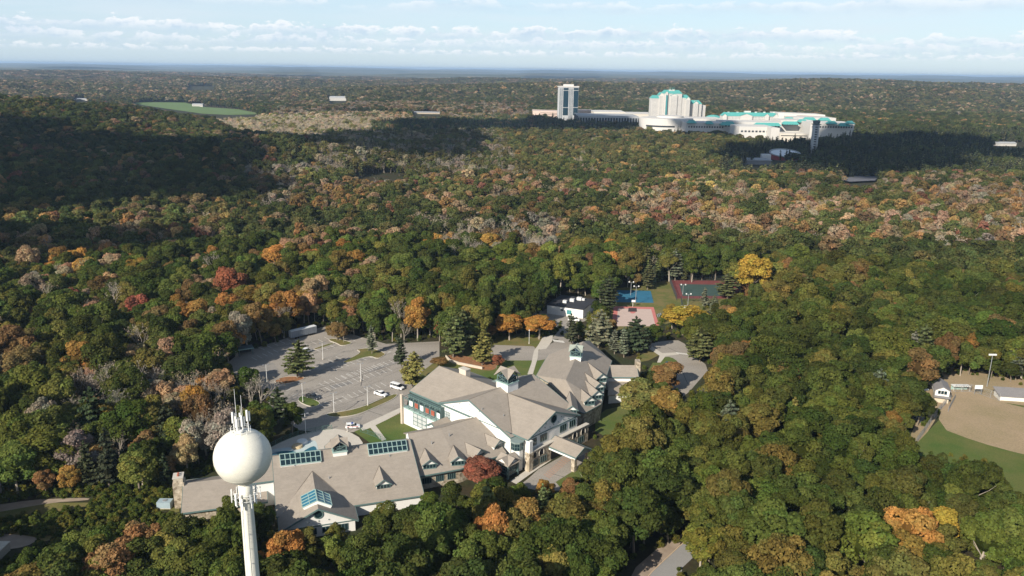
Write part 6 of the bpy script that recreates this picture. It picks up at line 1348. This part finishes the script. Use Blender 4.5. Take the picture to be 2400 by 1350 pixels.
# keep manual trees unhidden: nothing just in front of them
for m, q in zip(MAN, mp):
    if m[1] > 1180 or m[0] < 420: continue
    h_ = height_for(m[0], m[1], m[2]); dd_ = np.hypot(PX - q[0] * .965, PY - q[1] * .965); k &= ~(near & (dd_ < 6.0) & (HT > h_ * .55))
PX, PY, SZ, LOD, GZ, HT = (v[k] for v in (PX, PY, SZ, LOD, GZ, HT))
Q = proj(np.stack([PX, PY, GZ + HT * .8], 1)); QX, QY = Q[:, 0], Q[:, 1]
PAL = np.array([(.060, .082, .018), (.092, .116, .024), (.142, .132, .030), (.14, .145, .03), (.33, .235, .045), (.33, .185, .045), (.19, .122, .048), (.31, .205, .115), (.22, .088, .050), (.29, .23, .145), (.26, .225, .18), (.098, .108, .042), (.048, .060, .030), (.175, .155, .048), (.13, .135, .085), (.21, .15, .038)])
def W(**k_):
    w_ = np.zeros(16); names = dict(dg=0, mg=1, ol=2, yg=3, ye=4, orr=5, ru=6, sa=7, re=8, ta=9, gr=10, pi=11, dc=12, yp=13, gp=14, go=15)
    for a, b in k_.items(): w_[names[a]] = b
    return w_ / w_.sum()
base_w = W(dg=45, mg=30, ol=10, yg=2, orr=3, ru=4, sa=2, re=.6, ta=1.5, gr=1, pi=2)
REG = [([(-400, 100), (2800, 100), (2800, 240), (-400, 240)], W(dg=42, mg=26, ol=14, ru=8, sa=2, orr=1, ta=5, pi=6)),
       ([(-400, 235), (500, 235), (800, 340), (800, 620), (-400, 620)], W(dg=42, mg=30, ol=10, orr=4, ru=7, sa=3, re=1, pi=3)),
       ([(-400, 150), (700, 165), (700, 235), (-400, 235)], W(dg=32, mg=20, ol=12, ru=16, sa=4, orr=2, ta=8, pi=4)),
       ([(470, 262), (620, 262), (800, 255), (1240, 262), (1240, 300), (1100, 300), (820, 312), (700, 318), (560, 305)], W(ta=78, gr=8, ol=9, yg=5)),
       ([(700, 235), (1240, 240), (1240, 272), (850, 268), (620, 262)], W(ta=26, ru=22, gr=14, ol=12, sa=8, dg=18)),
       ([(740, 300), (1150, 300), (1250, 320), (1300, 420), (900, 420), (700, 360)], W(ol=20, yg=8, ta=30, gr=22, mg=10, pi=10)),
       ([(580, 385), (790, 385), (790, 480), (600, 480)], W(gr=55, ta=22, ol=8, ru=10, dg=5)),
       ([(1150, 290), (1900, 310), (1900, 360), (1700, 410), (1250, 420)], W(ol=32, yg=14, mg=22, dg=10, pi=8, ta=6, orr=5, ye=2)),
       ([(1680, 345), (1930, 300), (2400, 300), (2800, 300), (2800, 390), (2100, 410), (1700, 410)], W(pi=34, dc=40, dg=18, mg=8)),
       ([(1230, 265), (1500, 280), (1500, 305), (870, 300), (870, 275)], W(dc=40, dg=30, pi=20, ru=10)),
       ([(700, 400), (1300, 400), (1700, 400), (2800, 400), (2800, 480), (1400, 490), (1000, 560), (700, 540)], W(ol=14, mg=24, dg=17, orr=11, sa=13, ru=8, yg=4, re=3, ta=4, gr=2, go=3)),
       ([(1250, 420), (2800, 420), (2800, 560), (2050, 570), (1650, 530), (1250, 520)], W(mg=22, dg=14, ol=9, sa=20, orr=9, re=3, ru=7, ta=11, gr=3, go=4, ye=1)),
       ([(1950, 430), (2800, 430), (2800, 575), (2050, 565)], W(sa=28, orr=14, go=13, ta=8, re=6, mg=14, ol=10, gr=5, ru=4)),
       ([(0, 470), (700, 470), (1300, 540), (1300, 640), (700, 640), (0, 620), (-400, 600), (-400, 480)], W(dg=30, mg=25, ol=12, orr=9, sa=7, ru=9, re=2, ta=3, yg=3)),
       ([(1000, 500), (1310, 500), (1310, 590), (1000, 600)], W(gr=42, ta=34, ru=6, orr=6, dg=8, mg=4)),
       ([(400, 600), (1000, 600), (1000, 770), (700, 780), (400, 770)], W(dg=26, mg=28, ol=13, orr=10, sa=5, ru=8, re=1, gr=3, go=4, ta=2)),
       ([(1000, 590), (1460, 560), (1460, 720), (1000, 780)], W(dg=42, mg=40, ol=10, ru=5, orr=2, sa=1)),
       ([(1440, 590), (1800, 590), (1800, 700), (1440, 700)], W(pi=42, gp=14, dg=18, mg=18, ol=6, ru=2)),
       ([(-400, 780), (170, 780), (170, 1160), (-400, 1160)], W(dg=40, mg=24, ol=12, gr=6, ta=6, ru=9, orr=3)),
       ([(170, 820), (640, 800), (640, 1080), (420, 1130), (170, 1100)], W(ta=30, gr=22, sa=12, ru=10, dg=9, mg=8, orr=5, re=1, ol=3)),
       ([(200, 940), (430, 960), (430, 1130), (200, 1140)], W(dg=40, ol=14, mg=18, ru=14, dc=10, ta=4)),
       ([(-400, 1160), (700, 1180), (1100, 1200), (1500, 1200), (1500, 1500), (-400, 1500)], W(dg=52, mg=30, ol=11, yg=2, ru=4, orr=1)),
       ([(1400, 990), (2800, 990), (2800, 1500), (1400, 1500)], W(dg=40, mg=38, ol=17, yg=2, ru=2, orr=1)),
       ([(1620, 560), (2800, 560), (2800, 990), (1420, 990), (1620, 800)], W(dg=42, mg=33, ol=15, ru=5, orr=1, gp=2, pi=2)),
       ([(2200, 560), (2800, 560), (2800, 780), (2200, 780)], W(dg=60, mg=28, ol=9, ru=3))]
Wt = np.tile(base_w, (len(PX), 1))
REG.append(([(530, 870), (700, 925), (725, 1025), (620, 1030), (520, 960)], W(dg=35, dc=30, mg=14, ol=10, ru=6)))
for poly, w_ in REG: Wt[inpoly(QX, QY, poly)] = w_
mod = np.clip(1 + 1.3 * wav(PX * 14, PY * 14), .15, 3)[:, None]; aut = np.array([0, 0, .3, .5, 1, 1, 1, 1, 1, 1, 1, 0, 0, 0, 0, 1.0]); Wt = Wt * (1 - aut + aut * mod * .8); Wt /= Wt.sum(1, keepdims=True)
nz = wav(PX * 34 + 77, PY * 34) * .55 + wav(PX * 90, PY * 90 + 31) * .35 + rng.normal(size=len(PX)) * .42; u = np.empty(len(PX)); u[np.argsort(nz)] = (np.arange(len(PX)) + .5) / len(PX); PI = (np.cumsum(Wt, 1) < u[:, None]).sum(1).clip(0, 15)
tint = PAL[PI] * rng.lognormal(0, .17, (len(PX), 1)) * rng.uniform(.9, 1.12, (len(PX), 3))
tint = tint * (1 + .25 * wav(PX * 9 + 500, PY * 9))[:, None].clip(.7, 1.35)
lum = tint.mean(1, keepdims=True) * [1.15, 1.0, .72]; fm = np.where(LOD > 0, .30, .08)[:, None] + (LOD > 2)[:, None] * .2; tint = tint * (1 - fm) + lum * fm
tint = tint * np.where(LOD > 2, 1.25, 1.0)[:, None]  # sunlight lost to crown self-shadow put into the far tree colours
swamp = inpoly(QX, QY, REG[3][0]); tint[swamp] = tint[swamp] * 1.6; SZ[swamp] *= .72
isN = np.isin(PI, (9, 10)) & (rng.random(len(PX)) < .75); isP = np.isin(PI, (11, 12, 14)) | (PI == 13)
KIND = np.where(isN, 2, np.where(isP, 1, 0))
# ---- nearest trees as single things, the rest as one wood
inview = (QX > -40) & (QX < 2440) & (QY < 1420) & (QY > 0); D3 = np.hypot(PX, PY)
AUT = np.isin(PI, (4, 5, 6, 7, 8, 15))
cls = np.where(KIND == 1, 2, np.where(KIND == 2, 3, np.where(AUT, 1, 0)))
ind = np.zeros(len(PX), bool)
for c_, nmax in ((0, 290), (1, 150), (2, 60), (3, 90)):
    ids = np.where(inview & (cls == c_) & (LOD == 0))[0]; ids = ids[np.argsort(D3[ids])][:nmax]; ind[ids] = True
CN = ["oak_tree", "autumn_tree", "pine_tree", "bare_tree"]
PN = ["dark green", "mid green", "olive green", "yellow-green", "golden", "orange", "rusty brown", "salmon", "red", "tan", "grey", "green", "dark", "yellow-green", "grey-green", "ochre"]
LM = [("the water tower column", (594, 1340)), ("the stone chimney", (422, 1160)), ("the blue skylight", (745, 1230)), ("the dormered roof", (1000, 1120)), ("the porte cochere", (1330, 1060)), ("the bottom road", (1560, 1320)), ("the score booth", (2205, 940)), ("the outfield grass", (2380, 1130)), ("the field floodlight", (2313, 870)),
      ("the loop road", (1620, 870)), ("the golden trees", (1530, 960)), ("the tennis court", (1650, 680)), ("the flat-roofed building", (1335, 730)), ("the grey trailer", (712, 785)), ("the shaded shelter", (560, 830)), ("the tower's antennas", (568, 960)), ("the dirt path", (120, 1175)), ("the small pale shed", (20, 1275)), ("the red-orange maple", (548, 660)), ("the lone orange tree", (84, 745)), ("the big pines by the lawn", (1075, 780)), ("the orange maple pair", (1230, 770)), ("the lot's back edge", (870, 790)), ("the slim yellow-green pine", (1860, 980)), ("the yellow-topped tree", (2200, 1230))]
lmx = np.array([l[1] for l in LM], float); seen = {}
def describe(i, c_):
    x, y = QX[i], QY[i]; d = np.hypot((lmx[:, 0] - x), (lmx[:, 1] - y) * 1.6); j = int(np.argmin(d)); dx, dy = x - lmx[j, 0], y - lmx[j, 1]
    far = d[j] > 170; rel = ("well " if far else "just ") + (("right of" if dx > 0 else "left of") if abs(dx) > abs(dy) * 1.3 else ("in front of" if dy > 0 else "beyond"))
    size = "small" if SZ[i] < .85 else ("broad" if SZ[i] > 1.15 else "mid-sized"); kd = ["broadleaf tree", "autumn tree", "pine", "thin-leaved tree"][c_]
    return f"{size} {PN[PI[i]]} {kd} {rel} {LM[j][0]}"
def put(name, cm, tm, loc, rz, s, sxy, tn, lab, cat, grp, cn="crown"):
    t = bpy.data.objects.new(name, None); C.objects.link(t); t.location = loc; t.rotation_euler = (float(rng.normal() * .05), float(rng.normal() * .05), rz); e_ = float(rng.uniform(.9, 1.12)); t.scale = (s * sxy * e_, s * sxy / e_, s); tag(t, lab, cat, grp)
    for nm, me in ((cn, cm), ("trunk", tm)):
        if me is None: continue
        o = bpy.data.objects.new(nm, me); C.objects.link(o); o.parent = t; o["tint"] = [float(v) for v in tn]
    return t
LAB = {}; by = {}
for i in np.where(ind)[0]: by.setdefault(describe(i, int(cls[i])), []).append(i)
for lab, ids in by.items():
    ids.sort(key=lambda i: QX[i]); n = len(ids)
    for j, i in enumerate(ids):
        ORD = ["leftmost", "second from left", "third from left", "fourth from left", "fifth from left", "sixth from left", "seventh from left", "eighth from left"]
        LAB[i] = lab if n == 1 else (("left " if j == 0 else "right ") + lab if n == 2 else (lab if n > 9 else ("rightmost" if j == n - 1 else ORD[j]) + " " + lab))
for n_, i in enumerate(np.where(ind)[0]):
    c_ = int(cls[i]); lab = LAB[i]; r_ = int(rng.integers(0, 99)); rz = float(rng.uniform(0, 6.28)); loc = (float(PX[i]), float(PY[i]), float(GZ[i])); s = float(SZ[i]); v = r_
    grp = f"{['broadleaf trees', 'autumn trees', 'pines', 'thin-leaved trees'][c_]} {lab.split(' tree ')[-1].split(' pine ')[-1]}"
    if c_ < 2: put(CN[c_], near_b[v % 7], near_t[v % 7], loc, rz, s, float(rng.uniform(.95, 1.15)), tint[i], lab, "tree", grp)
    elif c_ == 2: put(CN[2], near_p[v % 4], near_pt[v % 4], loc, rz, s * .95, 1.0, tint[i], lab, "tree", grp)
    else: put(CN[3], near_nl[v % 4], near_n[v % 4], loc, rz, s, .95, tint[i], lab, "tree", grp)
for n_, (m, q) in enumerate(zip(MAN, mp)):
    h_ = height_for(m[0], m[1], m[2]); tn = PAL[m[4]] * rng.uniform(.95, 1.1, 3); rz = float(rng.uniform(0, 6.28)); kd = m[3]; hm = {'B': 15.0, 'P': 17.0, 'N': 16.0}[kd]; s = h_ / hm
    if h_ < 7 and kd == 'B': sx = m[5] * 1.1
    else: sx = m[5]
    if (m[0], m[1]) in WPX: sx = WPX[(m[0], m[1])] * proj([q[0], q[1], 0])[0][2] / F / (s * {'B': 9.8, 'P': 10.4 if m[5] >= .9 else 6.4, 'N': 9}[kd]) * (1 if kd != 'P' or m[5] >= .9 else .72)
    if m[4] == 8: tn = tn * 1.1
    nm = {'B': "autumn_tree" if m[4] in (4, 5, 6, 7, 8, 15) else "oak_tree", 'P': "pine_tree", 'N': "bare_tree"}[kd]
    cm, tm = {'B': (near_b[n_ % 7], near_t[n_ % 7]), 'P': (near_p[(n_ % 2) + (2 if m[5] < .9 else 0)], near_pt[(n_ % 2) + (2 if m[5] < .9 else 0)]), 'N': (near_nl[n_ % 4], near_n[n_ % 4])}[kd]
    put(nm, cm, tm, (q[0], q[1], 0), rz, s, sx if kd != 'P' else (sx if sx >= .9 else sx / .72), tn, m[6], "tree", None)
# ---- prototypes for the instanced wood (they live outside the scene)
pc_ = bpy.data.collections.new("tree_shapes"); order = []
def proto(me):
    o = bpy.data.objects.new(f"shape_{len(order):02d}", me); pc_.objects.link(o); order.append(o); return len(order) - 1
def joined(cm, tm, wood):
    import bmesh
    me = cm.copy(); n0 = len(me.vertices)
    bm = bmesh.new(); bm.from_mesh(me); bm2 = bmesh.new(); bm2.from_mesh(tm)
    ly = bm.verts.layers.float_color.get("leafv"); vm = [bm.verts.new(v.co) for v in bm2.verts]
    for v in vm: v[ly] = (1, 1, 1, 1)
    for f in bm2.faces:
        try: nf = bm.faces.new([vm[v.index] for v in f.verts]); nf.material_index = 1
        except ValueError: pass
    bm.to_mesh(me); bm.free(); bm2.free(); me.materials.append(wood); return me
NB = [proto(joined(near_b[i], near_t[i], BARKP if i % 3 == 0 else BARK)) for i in range(7)]; NP = [proto(joined(near_p[i], near_pt[i], BARK)) for i in range(4)]; NN = [proto(joined(near_nl[i], near_n[i], BARKP)) for i in range(4)]
MBi = [proto(m) for m in mid_b]; MPi = [proto(m) for m in mid_p]; MNi = [proto(m) for m in mid_n]; FBi = [proto(m) for m in far_b]; CLi = [proto(m) for m in clumps]
rest = np.where(~ind)[0]; idx = np.zeros(len(rest), int); ri = rng.integers(0, 999, len(rest))
for lod, B_, P_, N_ in ((0, NB, NP, NN), (1, MBi, MPi, MNi), (2, MBi, MPi, MNi), (3, FBi, FBi, FBi), (4, CLi, CLi, CLi)):
    for kd, arr in ((0, B_), (1, P_), (2, N_)): k = (LOD[rest] == lod) & (KIND[rest] == kd); idx[k] = np.array(arr)[ri[k] % len(arr)]
def scatter(name, P, scale, rot, index, tn, label, cat):
    me = bpy.data.meshes.new(name); me.from_pydata(P.tolist(), [], [])
    for nm, ty, data, key in (("scl", 'FLOAT_VECTOR', scale, 'vector'), ("rot", 'FLOAT_VECTOR', rot, 'vector'), ("idx", 'INT', index, 'value'), ("tint", 'FLOAT_VECTOR', tn, 'vector')):
        a = me.attributes.new(nm, ty, 'POINT'); a.data.foreach_set(key, np.ascontiguousarray(data, dtype=np.int32 if ty == 'INT' else np.float32).ravel())
    o = bpy.data.objects.new(name, me); C.objects.link(o); ng = bpy.data.node_groups.new(name, 'GeometryNodeTree')
    ng.interface.new_socket("Geometry", in_out='INPUT', socket_type='NodeSocketGeometry'); ng.interface.new_socket("Geometry", in_out='OUTPUT', socket_type='NodeSocketGeometry')
    gi = ng.nodes.new('NodeGroupInput'); go = ng.nodes.new('NodeGroupOutput'); ci = ng.nodes.new('GeometryNodeCollectionInfo'); ci.inputs[0].default_value = pc_; ci.inputs[1].default_value = True; ci.inputs[2].default_value = True
    ip = ng.nodes.new('GeometryNodeInstanceOnPoints'); mp_ = ng.nodes.new('GeometryNodeMeshToPoints'); mp_.inputs['Radius'].default_value = .01
    ng.links.new(gi.outputs[0], mp_.inputs[0]); ng.links.new(mp_.outputs[0], ip.inputs['Points']); ng.links.new(ci.outputs[0], ip.inputs['Instance']); ip.inputs['Pick Instance'].default_value = True
    for nm, ty, sock in (("idx", 'INT', 'Instance Index'), ("rot", 'FLOAT_VECTOR', 'Rotation'), ("scl", 'FLOAT_VECTOR', 'Scale')):
        na = ng.nodes.new('GeometryNodeInputNamedAttribute'); na.data_type = ty; na.inputs[0].default_value = nm; ng.links.new(na.outputs[0], ip.inputs[sock])
    ng.links.new(ip.outputs[0], go.inputs[0]); md = o.modifiers.new("scatter", 'NODES'); md.node_group = ng; tag(o, label, cat, kind="stuff"); return o
sc_ = SZ[rest]; z1_ = np.where(LOD[rest] >= 3, .85, 1.0)
scl = np.stack([sc_ * rng.uniform(.85, 1.3, len(rest)), sc_ * rng.uniform(.85, 1.3, len(rest)), sc_ * z1_ * rng.uniform(.9, 1.1, len(rest))], 1)
k = np.isin(LOD[rest], (2, 3)) & (KIND[rest] != 1); scl[k, :2] *= 1.18
rot = np.stack([rng.normal(size=len(rest)) * .06, rng.normal(size=len(rest)) * .06, rng.uniform(0, 6.28, len(rest))], 1)
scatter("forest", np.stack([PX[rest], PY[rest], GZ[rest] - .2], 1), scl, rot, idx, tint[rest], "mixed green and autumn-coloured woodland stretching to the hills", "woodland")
# undergrowth in the gaps and on the brushy clearing
ux, uy = ringpts(0, 420, 4.6, 38); ux2 = rng.uniform(-150, -70, 2600); uy2 = rng.uniform(150, 225, 2600); ux = np.concatenate([ux, ux2]); uy = np.concatenate([uy, uy2]); us = rng.uniform(.10, .24, len(ux)); kk = ~covered(ux, uy, np.zeros(len(ux)), us * 15, us * 4.6, True)
ux, uy, us = ux[kk], uy[kk], us[kk]; tn = PAL[rng.choice([0, 0, 1, 1, 2, 3], len(ux))] * rng.uniform(.7, 1.2, (len(ux), 1))
scatter("undergrowth", np.stack([ux, uy, ground_h(ux, uy) - us * 6.5], 1), np.stack([us * 1.2, us * 1.2, us * 1.15], 1), np.stack([ux * 0, ux * 0, rng.uniform(0, 6.28, len(ux))], 1), np.array(MBi)[rng.integers(0, 5, len(ux))], tn, "low shrubs and brush between the trees and along the clearings", "undergrowth")

# ------------------------------------------------------------------ passing clouds that shade parts of the woods
CLM = mat("cloud_white", (.85, .86, .88), 1, .02, .01)
SHD = [[(-120, 335), (0, 328), (120, 322), (220, 330), (330, 345), (480, 352), (565, 362), (612, 395), (600, 425), (540, 450), (430, 478), (300, 470), (120, 475), (-120, 490)],
       [(545, 330), (600, 318), (660, 315), (740, 328), (775, 342), (700, 352), (600, 350)], [(760, 308), (900, 302), (1050, 306), (1145, 320), (1110, 345), (1120, 362), (1000, 372), (820, 372), (720, 350)],
       [(-120, 522), (100, 528), (260, 538), (415, 538), (450, 552), (430, 575), (260, 588), (100, 592), (-120, 598)], [(880, 282), (1000, 277), (1180, 281), (1290, 277), (1400, 283), (1485, 292), (1480, 302), (1300, 306), (1150, 302), (960, 299)],
       [(1700, 352), (1850, 340), (1900, 325), (1990, 318), (2120, 318), (2250, 326), (2350, 340), (2500, 345), (2500, 372), (2300, 372), (2150, 385), (2000, 392), (1880, 382), (1760, 372)], [(1590, 303), (1700, 300), (1740, 308), (1710, 320), (1600, 318)],
       [(2320, 212), (2440, 212), (2440, 222), (2330, 220)], [(640, 178), (740, 176), (745, 184), (650, 184)], [(100, 164), (330, 165), (330, 169), (100, 168)], [(1240, 180), (1400, 183), (1400, 187), (1250, 186)]]
def cloud(poly, alt, label):
    Pg = np.array([px(x, y, 12)[:2] for x, y in poly]); sh_ = (alt - 12) / math.tan(SUN_EL); off = -np.array([math.cos(SUN_AZ), math.sin(SUN_AZ)]) * sh_; Pc = Pg + off
    x0, y0 = Pc.min(0); x1, y1 = Pc.max(0); cell = max(min(x1 - x0, y1 - y0) / 9, 16.0); V = []; Fc = []
    gx, gy = np.meshgrid(np.arange(x0, x1 + cell, cell), np.arange(y0, y1 + cell, cell)); gx = gx + rng.uniform(-.3, .3, gx.shape) * cell; gy = gy + rng.uniform(-.3, .3, gy.shape) * cell; ins_ = inpoly(gx.ravel(), gy.ravel(), [tuple(p) for p in Pc])
    for x, y in zip(gx.ravel()[ins_], gy.ravel()[ins_]):
        r_ = cell * rng.uniform(.75, 1.15); n = len(V); q = IV * [r_, r_, r_ * .55] * (1 + .10 * np.sin(IV[:, :1] * 6 + x) * np.cos(IV[:, 1:2] * 5 + y)); q[:, 2] = np.where(q[:, 2] < 0, q[:, 2] * .35, q[:, 2]); q = q + [x - Pc.mean(0)[0], y - Pc.mean(0)[1], rng.uniform(0, .3) * cell]
        V += q.tolist(); Fc += [tuple(i + n for i in f) for f in IF]
    me = bpy.data.meshes.new("cloud"); me.from_pydata(V, [], Fc); me.materials.append(CLM); me.polygons.foreach_set('use_smooth', [True] * len(Fc)); me.update()
    o = bpy.data.objects.new("cloud", me); C.objects.link(o); o.location = (*Pc.mean(0), alt); tag(o, kind="structure"); return o
for i, p in enumerate(SHD): cloud(p, 900 if i not in (3, 7, 8, 9, 10) else (640 if i == 3 else 1700), "")

# ------------------------------------------------------------------ air
hz = MB().box(-40000, 40000, -6000, 40000, -1.5, 152); m = bpy.data.materials.new("haze_air"); m.use_nodes = True; t = m.node_tree; t.nodes.clear()
pv = t.nodes.new('ShaderNodeVolumePrincipled'); pv.inputs['Color'].default_value = (.50, .70, 1.0, 1); pv.inputs['Density'].default_value = 0.000052; pv.inputs['Anisotropy'].default_value = .1
oo = t.nodes.new('ShaderNodeOutputMaterial'); t.links.new(pv.outputs[0], oo.inputs['Volume']); ho = hz.build("haze", m); tag(ho, kind="stuff")
